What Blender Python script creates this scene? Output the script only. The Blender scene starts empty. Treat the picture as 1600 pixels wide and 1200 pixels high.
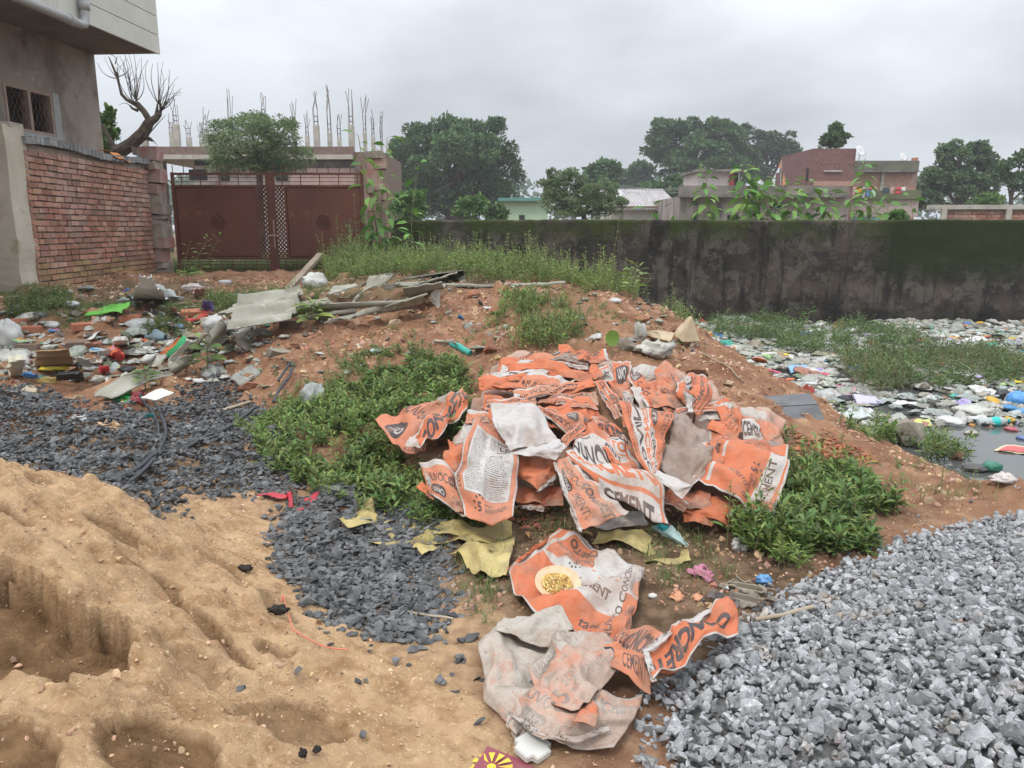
import bpy, bmesh, math, random
import numpy as np
from mathutils import Vector, Matrix
random.seed(7); rng = np.random.default_rng(7)
scene = bpy.context.scene
COL = scene.collection
# ------------------------------------------------------------------ camera
EYE = np.array([0.0, 0.0, 1.6]); PITCH = math.radians(11.5); FPX = 1200.0
cam_d = bpy.data.cameras.new("camera"); cam = bpy.data.objects.new("camera", cam_d); COL.objects.link(cam)
cam.location = EYE; cam.rotation_euler = (math.pi/2 - PITCH, 0, 0)
cam_d.sensor_width = 36; cam_d.lens = 36*FPX/1600; cam_d.clip_start = 0.05; cam_d.clip_end = 3000
scene.camera = cam
# ------------------------------------------------------------------ overcast sky, soft sun, exposure
SUN_EL, SUN_AZ = math.radians(58), math.radians(215)      # azimuth clockwise from +Y
w = bpy.data.worlds.new("World"); scene.world = w; w.use_nodes = True
nt = w.node_tree; N = nt.nodes; L = nt.links
bg = N["Background"]
sky = N.new("ShaderNodeTexSky"); sky.sky_type = 'NISHITA'; sky.sun_disc = False
sky.sun_elevation = SUN_EL; sky.sun_rotation = SUN_AZ; sky.dust_density = 4; sky.air_density = 1.2
tc = N.new("ShaderNodeTexCoord"); sep = N.new("ShaderNodeSeparateXYZ"); L.new(tc.outputs["Generated"], sep.inputs[0])
zc = N.new("ShaderNodeMath"); zc.operation = 'MAXIMUM'; zc.inputs[1].default_value = 0.0; L.new(sep.outputs["Z"], zc.inputs[0])
za = N.new("ShaderNodeMath"); za.operation = 'ADD'; za.inputs[1].default_value = 0.30; L.new(zc.outputs[0], za.inputs[0])
dv = N.new("ShaderNodeVectorMath"); dv.operation = 'DIVIDE'; cb = N.new("ShaderNodeCombineXYZ")
for i in range(3): L.new(za.outputs[0], cb.inputs[i])
L.new(tc.outputs["Generated"], dv.inputs[0]); L.new(cb.outputs[0], dv.inputs[1])
nz = N.new("ShaderNodeTexNoise"); nz.inputs["Scale"].default_value = 1.25; nz.inputs["Detail"].default_value = 5; nz.inputs["Roughness"].default_value = .5
L.new(dv.outputs[0], nz.inputs["Vector"])
cr = N.new("ShaderNodeValToRGB"); cr.color_ramp.elements[0].position = .36; cr.color_ramp.elements[1].position = .64
cr.color_ramp.elements[0].color = (.52, .55, .595, 1); cr.color_ramp.elements[1].color = (.77, .81, .86, 1)
L.new(nz.outputs["Fac"], cr.inputs[0])
br = N.new("ShaderNodeMapRange"); br.inputs["From Min"].default_value = .10; br.inputs["From Max"].default_value = .85
br.inputs["To Min"].default_value = 9.0; br.inputs["To Max"].default_value = 32.0; L.new(zc.outputs[0], br.inputs["Value"])
ml = N.new("ShaderNodeVectorMath"); ml.operation = 'SCALE'; L.new(cr.outputs[0], ml.inputs[0]); L.new(br.outputs[0], ml.inputs["Scale"])
mx = N.new("ShaderNodeMix"); mx.data_type = 'RGBA'; mx.inputs[0].default_value = 0.93
L.new(sky.outputs[0], mx.inputs[6]); L.new(ml.outputs[0], mx.inputs[7]); L.new(mx.outputs[2], bg.inputs["Color"])
bg.inputs["Strength"].default_value = 0.10
sd = bpy.data.lights.new("sun", 'SUN'); sun = bpy.data.objects.new("sun", sd); COL.objects.link(sun)
sd.energy = 1.5; sd.angle = math.radians(12); sd.color = (1.0, .96, .90)
_sv = Vector((math.sin(SUN_AZ)*math.cos(SUN_EL), math.cos(SUN_AZ)*math.cos(SUN_EL), math.sin(SUN_EL)))
sun.rotation_euler = _sv.to_track_quat('Z', 'Y').to_euler()
scene.view_settings.view_transform = 'Standard'; scene.view_settings.look = 'None'
scene.view_settings.exposure = 0.05; scene.view_settings.gamma = 1.0
scene.render.engine = 'CYCLES'
scene.cycles.max_bounces = 6; scene.cycles.diffuse_bounces = 3; scene.cycles.transparent_max_bounces = 6
scene.cycles.use_denoising = True
# ------------------------------------------------------------------ numeric helpers
def ray(u, v):
    a = (u-800)/FPX; b = (v-600)/FPX
    return np.array([a, math.cos(PITCH)-b*math.sin(PITCH), -(math.sin(PITCH)+b*math.cos(PITCH))])
def P(u, v, D):                                   # the point seen at pixel u, v that stands D metres in front
    r = ray(u, v); return EYE + r*(D/r[1])
def _h(ix, iy, iz, seed):
    n = (ix*374761393 + iy*668265263 + iz*2147483647 + seed*1442695041) & 0xffffffff
    n = ((n ^ (n >> 13))*1274126177) & 0xffffffff
    n = ((n ^ (n >> 16))*2246822519) & 0xffffffff
    return ((n ^ (n >> 15)) & 0xffffff)/float(0xffffff)
def vn(x, y, seed=0, z=None):                     # value noise, 0..1
    x = np.asarray(x, float); y = np.asarray(y, float)
    xi = np.floor(x).astype(np.int64); yi = np.floor(y).astype(np.int64); fx = x-xi; fy = y-yi
    fx = fx*fx*(3-2*fx); fy = fy*fy*(3-2*fy)
    def pl(zi):
        a = _h(xi, yi, zi, seed); b = _h(xi+1, yi, zi, seed); c = _h(xi, yi+1, zi, seed); d = _h(xi+1, yi+1, zi, seed)
        return (a*(1-fx)+b*fx)*(1-fy)+(c*(1-fx)+d*fx)*fy
    if z is None: return pl(0)
    z = np.asarray(z, float); zi = np.floor(z).astype(np.int64); fz = z-zi; fz = fz*fz*(3-2*fz)
    return pl(zi)*(1-fz)+pl(zi+1)*fz
def fbm(x, y, o=4, seed=0, z=None, rough=.5):
    s = 0; a = 1; t = 0
    for i in range(o):
        s = s+a*vn(x*2**i, y*2**i, seed+i*17, None if z is None else z*2**i); t += a; a *= rough
    return s/t
def sstep(a, b, x):
    t = np.clip((x-a)/(b-a), 0, 1); return t*t*(3-2*t)
class TPS:
    def __init__(s, pts, reg=1e-3):
        p = np.array(pts, float); s.p = p[:, :2]; n = len(p)
        K = s.k(np.linalg.norm(s.p[:, None]-s.p[None], axis=2)) + reg*np.eye(n)
        A = np.zeros((n+3, n+3)); A[:n, :n] = K; A[:n, n] = 1; A[:n, n+1:] = s.p; A[n, :n] = 1; A[n+1:, :n] = s.p.T
        s.w = np.linalg.solve(A, np.concatenate([p[:, 2], np.zeros(3)]))
    @staticmethod
    def k(r): return np.where(r > 1e-9, r*r*np.log(np.maximum(r, 1e-9)), 0)
    def __call__(s, x, y):
        x = np.asarray(x, float); y = np.asarray(y, float); sh = np.broadcast(x, y).shape
        xf = np.broadcast_to(x, sh).ravel(); yf = np.broadcast_to(y, sh).ravel(); o = np.empty(len(xf)); n = len(s.p)
        for i in range(0, len(xf), 20000):
            q = np.stack([xf[i:i+20000], yf[i:i+20000]], 1); r = np.linalg.norm(q[:, None]-s.p[None], axis=2)
            o[i:i+20000] = s.k(r)@s.w[:n]+s.w[n]+q@s.w[n+1:]
        return o.reshape(sh)
def rotz(a): c, s = math.cos(a), math.sin(a); return np.array([[c, -s, 0], [s, c, 0], [0, 0, 1]])
def rotx(a): c, s = math.cos(a), math.sin(a); return np.array([[1, 0, 0], [0, c, -s], [0, s, c]])
def roty(a): c, s = math.cos(a), math.sin(a); return np.array([[c, 0, s], [0, 1, 0], [-s, 0, c]])
def rand_rots(n, g=rng, tilt=None):
    if tilt is None:
        q = g.normal(size=(n, 4)); q /= np.linalg.norm(q, axis=1)[:, None]
    else:
        yaw = g.uniform(0, 2*math.pi, n); ax = g.uniform(0, 2*math.pi, n); t = g.normal(0, tilt, n)
        qy = np.stack([np.cos(yaw/2), 0*yaw, 0*yaw, np.sin(yaw/2)], 1); qt = np.stack([np.cos(t/2), np.cos(ax)*np.sin(t/2), np.sin(ax)*np.sin(t/2), 0*t], 1)
        a, b = qt, qy
        q = np.stack([a[:,0]*b[:,0]-a[:,1]*b[:,1]-a[:,2]*b[:,2]-a[:,3]*b[:,3], a[:,0]*b[:,1]+a[:,1]*b[:,0]+a[:,2]*b[:,3]-a[:,3]*b[:,2],
                      a[:,0]*b[:,2]-a[:,1]*b[:,3]+a[:,2]*b[:,0]+a[:,3]*b[:,1], a[:,0]*b[:,3]+a[:,1]*b[:,2]-a[:,2]*b[:,1]+a[:,3]*b[:,0]], 1)
    w_, x, y, z = q.T
    return np.stack([np.stack([1-2*(y*y+z*z), 2*(x*y-z*w_), 2*(x*z+y*w_)], 1), np.stack([2*(x*y+z*w_), 1-2*(x*x+z*z), 2*(y*z-x*w_)], 1),
                     np.stack([2*(x*z-y*w_), 2*(y*z+x*w_), 1-2*(x*x+y*y)], 1)], 1)
def in_poly(x, y, poly):
    p = np.asarray(poly, float); r = np.zeros(np.shape(x), bool); j = len(p)-1
    for i in range(len(p)):
        c = ((p[i, 1] > y) != (p[j, 1] > y)) & (x < (p[j, 0]-p[i, 0])*(y-p[i, 1])/(p[j, 1]-p[i, 1]+1e-12)+p[i, 0]); r ^= c; j = i
    return r
def poly_dist(x, y, pts):                          # distance to an open polyline
    p = np.asarray(pts, float); d = np.full(np.shape(x), 1e9)
    for a, b in zip(p[:-1], p[1:]):
        ab = b-a; t = np.clip(((x-a[0])*ab[0]+(y-a[1])*ab[1])/(ab@ab), 0, 1)
        d = np.minimum(d, np.hypot(x-a[0]-t*ab[0], y-a[1]-t*ab[1]))
    return d
# ------------------------------------------------------------------ mesh building
def np_mesh(name, V, faces, smooth=False, midx=None, uv=None, attrs=None):
    me = bpy.data.meshes.new(name); V = np.asarray(V, np.float32)
    me.vertices.add(len(V)); me.vertices.foreach_set("co", V.ravel())
    fl = [np.asarray(f, np.int32) for f in faces if len(f)]
    lv = np.concatenate([f.ravel() for f in fl]); lt = np.concatenate([np.full(len(f), f.shape[1], np.int32) for f in fl])
    ls = np.concatenate([[0], np.cumsum(lt)[:-1]]).astype(np.int32)
    me.loops.add(len(lv)); me.loops.foreach_set("vertex_index", lv)
    me.polygons.add(len(lt)); me.polygons.foreach_set("loop_start", ls)
    if midx is not None: me.polygons.foreach_set("material_index", np.asarray(midx, np.int32))
    me.polygons.foreach_set("use_smooth", np.full(len(lt), bool(smooth)))
    if uv is not None:
        ul = me.uv_layers.new(name="UVMap"); ul.data.foreach_set("uv", np.asarray(uv, np.float32)[lv].ravel())
    for k, a in (attrs or {}).items():
        at = me.color_attributes.new(name=k, type='FLOAT_COLOR', domain='POINT'); at.data.foreach_set("color", np.asarray(a, np.float32).ravel())
    me.update(calc_edges=True); return me
def tag(o, label=None, cat=None, group=None, kind=None):
    if label: o["label"] = label
    if cat: o["category"] = cat
    if group: o["group"] = group
    if kind: o["kind"] = kind
    return o
def thing(name, label, cat, loc, group=None):
    o = bpy.data.objects.new(name, None); COL.objects.link(o); o.location = Vector(loc); o.empty_display_size = .2
    return tag(o, label, cat, group)
def link(name, me, mats, parent=None):
    """A mesh in world coordinates becomes an object whose origin is the bottom centre of the mesh (or of its thing)."""
    for m in (mats if isinstance(mats, (list, tuple)) else [mats]): me.materials.append(m)
    o = bpy.data.objects.new(name, me); COL.objects.link(o)
    n = len(me.vertices); co = np.empty(n*3, np.float32); me.vertices.foreach_get("co", co); co = co.reshape(-1, 3)
    c = (co.min(0)+co.max(0))/2; c[2] = co[:, 2].min(); me.vertices.foreach_set("co", (co-c).ravel()); me.update()
    o.location = Vector([float(q) for q in c])
    if parent is not None:
        o.parent = parent; base = Vector((0, 0, 0)); p = parent
        while p is not None: base = base + p.location; p = p.parent
        o.location = o.location - base
    return o
class B:
    def __init__(s): s.V = []; s.T = []; s.Q = []; s.n = 0
    def add(s, V, F):
        V = np.asarray(V, float).reshape(-1, 3); F = np.asarray(F, np.int64)
        (s.T if F.shape[1] == 3 else s.Q).append(F+s.n); s.V.append(V); s.n += len(V); return s
    def addm(s, V, Fs):
        V = np.asarray(V, float).reshape(-1, 3)
        for F in Fs:
            F = np.asarray(F, np.int64)
            if len(F): (s.T if F.shape[1] == 3 else s.Q).append(F+s.n)
        s.V.append(V); s.n += len(V); return s
    def box(s, c, d, R=None, jit=0, g=rng):
        V = np.array([[x, y, z] for z in (-.5, .5) for y in (-.5, .5) for x in (-.5, .5)])*np.asarray(d, float)
        if jit: V = V+g.uniform(-jit, jit, V.shape)
        if R is not None: V = V@np.asarray(R).T
        return s.add(V+np.asarray(c, float), [[0, 2, 3, 1], [4, 5, 7, 6], [0, 1, 5, 4], [1, 3, 7, 5], [3, 2, 6, 7], [2, 0, 4, 6]])
    def bb(s, lo, hi):
        lo = np.asarray(lo, float); hi = np.asarray(hi, float); return s.box((lo+hi)/2, hi-lo)
    def bar(s, a, b, w_, t):                       # a square bar from a to b
        a = np.asarray(a, float); b = np.asarray(b, float); d = b-a; l = np.linalg.norm(d); d = d/l
        up = np.array([0, 0, 1.]) if abs(d[2]) < .9 else np.array([0, 1., 0]); x = np.cross(d, up); x /= np.linalg.norm(x); z = np.cross(x, d)
        return s.box((a+b)/2, (w_, l, t), np.stack([x, d, z], 1))
    def tube(s, pts, rad, sides=6, cap=True):
        p = np.asarray(pts, float); n = len(p); rad = np.broadcast_to(np.asarray(rad, float), (n,))
        t = np.gradient(p, axis=0); t /= np.linalg.norm(t, axis=1)[:, None]+1e-12
        ref = np.array([0, 0, 1.]) if abs(t[0][2]) < .9 else np.array([1., 0, 0]); X = []; x = np.cross(t[0], ref); x /= np.linalg.norm(x)
        for i in range(n):
            x = x-t[i]*(x@t[i]); x /= np.linalg.norm(x)+1e-12; X.append(x)
        X = np.array(X); Y = np.cross(t, X); a = np.arange(sides)*2*math.pi/sides
        V = p[:, None]+rad[:, None, None]*(np.cos(a)[None, :, None]*X[:, None]+np.sin(a)[None, :, None]*Y[:, None]); V = V.reshape(-1, 3)
        i, j = np.meshgrid(np.arange(n-1), np.arange(sides), indexing='ij'); i = i.ravel(); j = j.ravel(); k = (j+1) % sides
        Q = np.stack([i*sides+j, i*sides+k, (i+1)*sides+k, (i+1)*sides+j], 1)
        if cap:
            V = np.concatenate([V, p[:1], p[-1:]]); m = n*sides; jj = np.arange(sides); kk = (jj+1) % sides
            T = np.concatenate([np.stack([kk, jj, np.full(sides, m)], 1), np.stack([(n-1)*sides+jj, (n-1)*sides+kk, np.full(sides, m+1)], 1)])
            return s.addm(V, [Q, T])
        return s.add(V, Q)
    def lathe(s, prof, sides=16, c=(0, 0, 0), R=None):
        pr = np.asarray(prof, float); n = len(pr); a = np.arange(sides)*2*math.pi/sides
        V = np.stack([pr[:, 0, None]*np.cos(a), pr[:, 0, None]*np.sin(a), np.repeat(pr[:, 1, None], sides, 1)], 2).reshape(-1, 3)
        if R is not None: V = V@np.asarray(R).T
        i, j = np.meshgrid(np.arange(n-1), np.arange(sides), indexing='ij'); i = i.ravel(); j = j.ravel(); k = (j+1) % sides
        return s.add(V+np.asarray(c, float), np.stack([i*sides+j, i*sides+k, (i+1)*sides+k, (i+1)*sides+j], 1))
    def grid(s, X):                                # X: (n, m, 3)
        n, m = X.shape[:2]; i, j = np.meshgrid(np.arange(n-1), np.arange(m-1), indexing='ij'); i = i.ravel(); j = j.ravel()
        return s.add(X.reshape(-1, 3), np.stack([i*m+j, (i+1)*m+j, (i+1)*m+j+1, i*m+j+1], 1))
    def slab(s, X, th, drop=None):                 # a closed sheet of thickness th (m or array) under the grid X
        n, m = X.shape[:2]; du = np.gradient(X, axis=0); dv_ = np.gradient(X, axis=1); nn = np.cross(du, dv_); nn /= np.linalg.norm(nn, axis=2)[..., None]+1e-12
        th = np.broadcast_to(np.asarray(th, float), (n, m)); Y = X-nn*th[..., None] if drop is None else X-np.array([0, 0, 1.])*th[..., None]
        i, j = np.meshgrid(np.arange(n-1), np.arange(m-1), indexing='ij'); i = i.ravel(); j = j.ravel(); o = n*m
        a = np.stack([i*m+j, (i+1)*m+j, (i+1)*m+j+1, i*m+j+1], 1); b = a[:, ::-1]+o; E = []
        ring = [(k, 0) for k in range(n)]+[(n-1, k) for k in range(1, m)]+[(k, m-1) for k in range(n-2, -1, -1)]+[(0, k) for k in range(m-2, 0, -1)]
        r = np.array([p*m+q for p, q in ring]); r2 = np.roll(r, -1); E = np.stack([r2, r, r+o, r2+o], 1)
        return s.add(np.concatenate([X.reshape(-1, 3), Y.reshape(-1, 3)]), np.concatenate([a, b, E]))
    def inst(s, V, F, R, T):                       # many copies of a small template
        V = np.asarray(V, float); F = np.asarray(F, np.int64); W = np.einsum('nij,vj->nvi', R, V)+T[:, None]; n, k = len(T), len(V)
        return s.add(W.reshape(-1, 3), (F[None]+(np.arange(n)*k)[:, None, None]).reshape(-1, F.shape[1]))
    def mesh(s, name, smooth=False, **k):
        V = np.concatenate(s.V); T = np.concatenate(s.T) if s.T else []; Q = np.concatenate(s.Q) if s.Q else []
        return np_mesh(name, V, [T, Q], smooth, **k)
    def build(s, name, mat, parent=None, smooth=False, **k): return link(name, s.mesh(name, smooth, **k), mat, parent)
# ------------------------------------------------------------------ materials
def M(name, c1, c2=None, scale=4, rough=.85, bump=.3, bscale=30, bdist=.01, isl=0, hue=0, lo=.35, hi=.65, stain=None, spec=.3, transl=0, metal=0, coat=0, sub=None, attr=None, coord='Object'):
    m = bpy.data.materials.new(name); m.use_nodes = True; nt = m.node_tree; N = nt.nodes; L = nt.links; b = N["Principled BSDF"]
    tc = N.new("ShaderNodeTexCoord"); C = tc.outputs[coord]
    c2 = c2 or tuple(q*.8 for q in c1)
    n1 = N.new("ShaderNodeTexNoise"); n1.inputs["Scale"].default_value = scale; n1.inputs["Detail"].default_value = 7; n1.inputs["Roughness"].default_value = .6; L.new(C, n1.inputs["Vector"])
    r = N.new("ShaderNodeValToRGB"); r.color_ramp.elements[0].position = lo; r.color_ramp.elements[1].position = hi
    r.color_ramp.elements[0].color = (*c1, 1); r.color_ramp.elements[1].color = (*c2, 1); L.new(n1.outputs["Fac"], r.inputs[0]); out = r.outputs[0]
    for st in (stain or []):                       # (colour, scale, low, high[, stretch z])
        t = N.new("ShaderNodeTexNoise"); t.inputs["Scale"].default_value = st[1]; t.inputs["Detail"].default_value = 8; t.inputs["Roughness"].default_value = .65
        mp = N.new("ShaderNodeMapping"); L.new(C, mp.inputs[0]); mp.inputs["Location"].default_value = (st[1], 3.1, 1.7)
        if len(st) > 4: mp.inputs["Scale"].default_value = (1, 1, st[4])
        L.new(mp.outputs[0], t.inputs["Vector"])
        q = N.new("ShaderNodeMapRange"); q.inputs["From Min"].default_value = st[2]; q.inputs["From Max"].default_value = st[3]; L.new(t.outputs["Fac"], q.inputs["Value"])
        x = N.new("ShaderNodeMix"); x.data_type = 'RGBA'; L.new(q.outputs[0], x.inputs[0]); L.new(out, x.inputs[6]); x.inputs[7].default_value = (*st[0], 1); out = x.outputs[2]
    for at in (attr or []):                        # (channel, colour) from the vertex attribute "zone"
        a = N.new("ShaderNodeAttribute"); a.attribute_name = "zone"; sp = N.new("ShaderNodeSeparateColor"); L.new(a.outputs["Color"], sp.inputs[0])
        x = N.new("ShaderNodeMix"); x.data_type = 'RGBA'; L.new(sp.outputs[at[0]], x.inputs[0]); L.new(out, x.inputs[6])
        rr = N.new("ShaderNodeValToRGB"); rr.color_ramp.elements[0].position = .4; rr.color_ramp.elements[1].position = .6; rr.color_ramp.elements[0].color = (*at[1], 1); rr.color_ramp.elements[1].color = (*at[2], 1)
        tt = N.new("ShaderNodeTexNoise"); tt.inputs["Scale"].default_value = at[3]; tt.inputs["Detail"].default_value = 6; L.new(C, tt.inputs["Vector"]); L.new(tt.outputs["Fac"], rr.inputs[0]); L.new(rr.outputs[0], x.inputs[7]); out = x.outputs[2]
    if isl or hue:
        g = N.new("ShaderNodeNewGeometry"); hs = N.new("ShaderNodeHueSaturation"); mr = N.new("ShaderNodeMapRange"); L.new(g.outputs["Random Per Island"], mr.inputs["Value"])
        mr.inputs["To Min"].default_value = 1-isl; mr.inputs["To Max"].default_value = 1+isl; L.new(mr.outputs[0], hs.inputs["Value"])
        wn = N.new("ShaderNodeTexWhiteNoise"); wn.noise_dimensions = '1D'; L.new(g.outputs["Random Per Island"], wn.inputs["W"]); m2 = N.new("ShaderNodeMapRange"); L.new(wn.outputs["Value"], m2.inputs["Value"])
        m2.inputs["To Min"].default_value = .5-hue; m2.inputs["To Max"].default_value = .5+hue; L.new(m2.outputs[0], hs.inputs["Hue"]); L.new(out, hs.inputs["Color"]); out = hs.outputs[0]
    L.new(out, b.inputs["Base Color"]); b.inputs["Roughness"].default_value = rough; b.inputs["Metallic"].default_value = metal
    b.inputs["Specular IOR Level"].default_value = spec; b.inputs["Coat Weight"].default_value = coat
    if bump:
        n2 = N.new("ShaderNodeTexNoise"); n2.inputs["Scale"].default_value = bscale; n2.inputs["Detail"].default_value = 6; n2.inputs["Roughness"].default_value = .65; L.new(C, n2.inputs["Vector"])
        bp = N.new("ShaderNodeBump"); bp.inputs["Strength"].default_value = bump; bp.inputs["Distance"].default_value = bdist; L.new(n2.outputs["Fac"], bp.inputs["Height"]); L.new(bp.outputs[0], b.inputs["Normal"])
    if transl:
        tr = N.new("ShaderNodeBsdfTranslucent"); L.new(out, tr.inputs["Color"]); ms = N.new("ShaderNodeMixShader"); ms.inputs[0].default_value = transl
        L.new(b.outputs[0], ms.inputs[1]); L.new(tr.outputs[0], ms.inputs[2]); L.new(ms.outputs[0], N["Material Output"].inputs["Surface"])
    return m
_pc = {}
def paint(c, rough=.5, spec=.35, bump=.25, bscale=14, dirt=.25, bdist=.01, metal=0):    # a coloured plastic, paper or cloth with some dirt on it
    k = (tuple(round(q, 3) for q in c), rough, bump, bscale, dirt, metal)
    if k not in _pc:
        _pc[k] = M("litter_colour", c, tuple(min(1, q*.85+.02) for q in c), 6, rough, bump, bscale, bdist, spec=spec, metal=metal, stain=[((.16, .12, .08), 5, .62-.1*dirt, .95-.4*dirt)])
    return _pc[k]
# ------------------------------------------------------------------ terrain
POND_Z = -0.33
_tp = []
for x in (-9, -5, -3, -1.5, 0, 1, 2, 3): _tp += [(x, .3, 0), (x, 1.6, 0)]
for x in (-6, -4, -2, -.8, .4, 1.5, 2.5): _tp += [(x, 3.0, 0.0)]
_tp += [(-6, 5, 0), (-4, 4.6, 0), (-2.5, 4.5, 0), (-1.2, 4.3, .02), (0, 4.3, .03), (1.0, 4.2, .04), (2.0, 4.3, .03), (2.9, 4.4, .03),
        (-5, 6.4, .06), (-3.5, 6.2, .04), (-2.2, 5.9, .06), (-.8, 5.2, .12), (.3, 5.1, .16), (1.2, 5.0, .14), (2.1, 5.3, .08), (2.8, 5.5, -.02),
        (-6, 7.3, .16), (-4, 7.2, .18), (-2.4, 6.9, .2), (-1.0, 6.0, .27), (0, 6.1, .37), (1.0, 6.2, .45), (1.8, 6.3, .34), (2.25, 6.5, .21), (2.9, 6.4, -.12),
        (-7, 9, .54), (-5, 9, .54), (-3.4, 8.6, .52), (-2.0, 8, .54), (-1, 8, .63), (0, 8, .70), (1, 8, .70), (1.6, 8.2, .6), (2.3, 8.2, .3), (2.9, 8.4, -.1),
        (-2, 9.6, .82), (-.8, 9.8, .92), (.4, 9.8, .92), (1.2, 9.6, .78), (1.9, 9.2, .55), (2.5, 9.6, .12), (3.1, 10, -.25),
        (-8, 11, .71), (-6, 11.2, .70), (-4, 11, .70), (-2, 11.5, .84), (0, 11.6, .88), (1.0, 11.3, .6), (1.8, 11.6, .3), (2.6, 12, -.1), (3.2, 13, -.3),
        (-8, 16, .7), (-5, 15.5, .7), (-3, 15.5, .72), (-1, 15, .70), (0.5, 14.5, .35), (2, 15, -.1),
        (3.1, 4.5, .02), (3.35, 4.9, -.15), (3.35, 5.8, -.25), (3.3, 7.2, -.3), (3.5, 9, -.4),
        (4.2, 5.6, -.55), (5, 7, -.6), (5, 10, -.6), (5, 14, -.6), (9, 8, -.6), (9, 15, -.6), (5, 4.6, -.35), (4.2, 3.6, 0), (6, 3, 0), (9, 4, -.5), (12, 10, -.6)]
_tps = TPS(_tp, 2e-2)
def H0(x, y):
    z = _tps(np.clip(x, -9, 12), np.clip(y, .3, 16.5))
    f = sstep(17.0, 19, y); z = z*(1-f)+.4*f
    g = sstep(11.5, 14, x)*(1-f); z = z*(1-g)+.3*g
    g = sstep(-9, -12, x)*(1-f); z = z*(1-g)+.4*g
    z = np.where(x > 3.6, np.minimum(z, -.36+.0*x)*1.0, z) if False else z
    return z
def HN(x, y):                                       # soil roughness
    rough = sstep(3.2, 5.0, y)*(1-sstep(14, 17, y))*.9+.25
    wet = sstep(-.1, -.36, H0(x, y))
    n = (fbm(x*1.3, y*1.3, 5, 3)-.5)*.20+(fbm(x*5, y*5, 4, 9)-.5)*.11+.05*sstep(.56, .64, fbm(x*2.6, y*2.6, 4, 15))+(np.abs(fbm(x*11, y*11, 3, 12)-.5))*.09
    return n*rough*(1-.6*wet)
# raised core under the pile of sacks, so that they lie on something
def HEAPCORE(x, y): return .34*np.exp(-(((x-.52)/.78)**2+((y-5.0)/.62)**2)**1.4)
def H(x, y): return H0(x, y)+HN(x, y)*1.0+HEAPCORE(x, y)
_gx = np.concatenate([np.geomspace(420, 9.6, 22)*-1, np.arange(-9.5, 4.6, .045), np.arange(4.6, 13, .15), np.geomspace(13.3, 420, 22)])
_gy = np.concatenate([[-40, -12, -4, -1, 0], np.arange(.4, 12.2, .045), np.arange(12.25, 17.2, .09), np.geomspace(17.4, 900, 34)])
GX, GY = np.meshgrid(_gx, _gy, indexing='ij'); GZ = H(GX, GY)
def _bil(x, y):                                      # fast look-up of the ground mesh
    x = np.asarray(x, float); y = np.asarray(y, float)
    i = np.clip(np.searchsorted(_gx, x)-1, 0, len(_gx)-2); j = np.clip(np.searchsorted(_gy, y)-1, 0, len(_gy)-2)
    fx = np.clip((x-_gx[i])/(_gx[i+1]-_gx[i]), 0, 1); fy = np.clip((y-_gy[j])/(_gy[j+1]-_gy[j]), 0, 1)
    return (GZ[i, j]*(1-fx)+GZ[i+1, j]*fx)*(1-fy)+(GZ[i, j+1]*(1-fx)+GZ[i+1, j+1]*fx)*fy
HG = _bil
# --- sand heap (its own surface)
_sp = [(-1.27, 3.88, .02), (-1.0, 3.3, .03), (-.74, 2.9, .03), (-.4, 2.6, .03), (-.1, 2.33, .02), (-.05, 2.0, .03), (-.05, 1.2, .05), (0.1, .6, .05),
       (-2.07, 4.35, .02), (-1.5, 4.45, .01), (-1.0, 4.2, -.02), (-2.8, 4.4, .02), (-3.6, 4.2, .02), (-.6, 3.6, -.06), (0.1, 3, -.08), (.3, 2, -.06), (.35, 1, -.06), (-1.5, 5, -.12), (-3.5, 5, -.1), (.5, 4, -.2),
       (-1.95, 2.75, .68), (-1.72, 3.1, .50), (-1.6, 3.55, .22), (-2.4, 3.0, .70), (-2.6, 3.7, .35), (-1.2, 2.72, .30), (-1.4, 2.2, .52), (-.95, 1.7, .42), (-.75, 2.14, .17), (-.5, 1.7, .17), (-.95, 2.9, .14), (-1.5, 1.5, .62), (-2.0, 2.0, .80),
       (-.9, 1.0, .45), (-.5, 1.1, .24), (-2, 1, .8), (-3.5, 2.5, .7), (-3.5, 1, .8), (-1.35, 3.35, .16), (-.5, 2.2, .08)]
_stps = TPS(_sp, 5e-3)
def _scoop(x, y, cx, cy, rx, ry, ang, seed, sharp=.05):
    c, s = math.cos(ang), math.sin(ang); X = ((x-cx)*c+(y-cy)*s)/rx; Y = (-(x-cx)*s+(y-cy)*c)/ry
    r = np.hypot(X, Y)+(fbm(x*6, y*6, 3, seed)-.5)*.7+(fbm(x*22, y*22, 3, seed+50)-.5)*.30
    e = sharp+.75*sstep(-.1, -1, Y)                  # steep on the uphill (+Y) side, shallow downhill
    return 1-sstep(1-e, 1.0, r)
_SC = [(-1.42, 1.98, .32, .26, -.3, .15, 4), (-.86, 1.63, .14, .17, .2, .07, 5), (-.66, 2.0, .15, .13, .4, .04, 6), (-1.5, 2.75, .13, .08, .1, .05, 7), (-1.3, 2.62, .08, .05, .2, .05, 8), (-1.05, 2.42, .28, .05, -.7, .055, 9),
       (-.82, 2.42, .07, .05, .2, .04, 10), (-1.78, 2.5, .12, .06, .2, .05, 11), (-.92, 2.78, .12, .05, -.6, .03, 12), (-.6, 1.62, .12, .09, .1, .035, 13), (-1.85, 3.0, .1, .04, .5, .03, 14), (-1.15, 1.45, .2, .12, .2, .06, 15),
       (-.95, 2.13, .1, .06, -.3, .03, 16), (-1.2, 3.0, .16, .05, -.4, .03, 17)]
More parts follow.
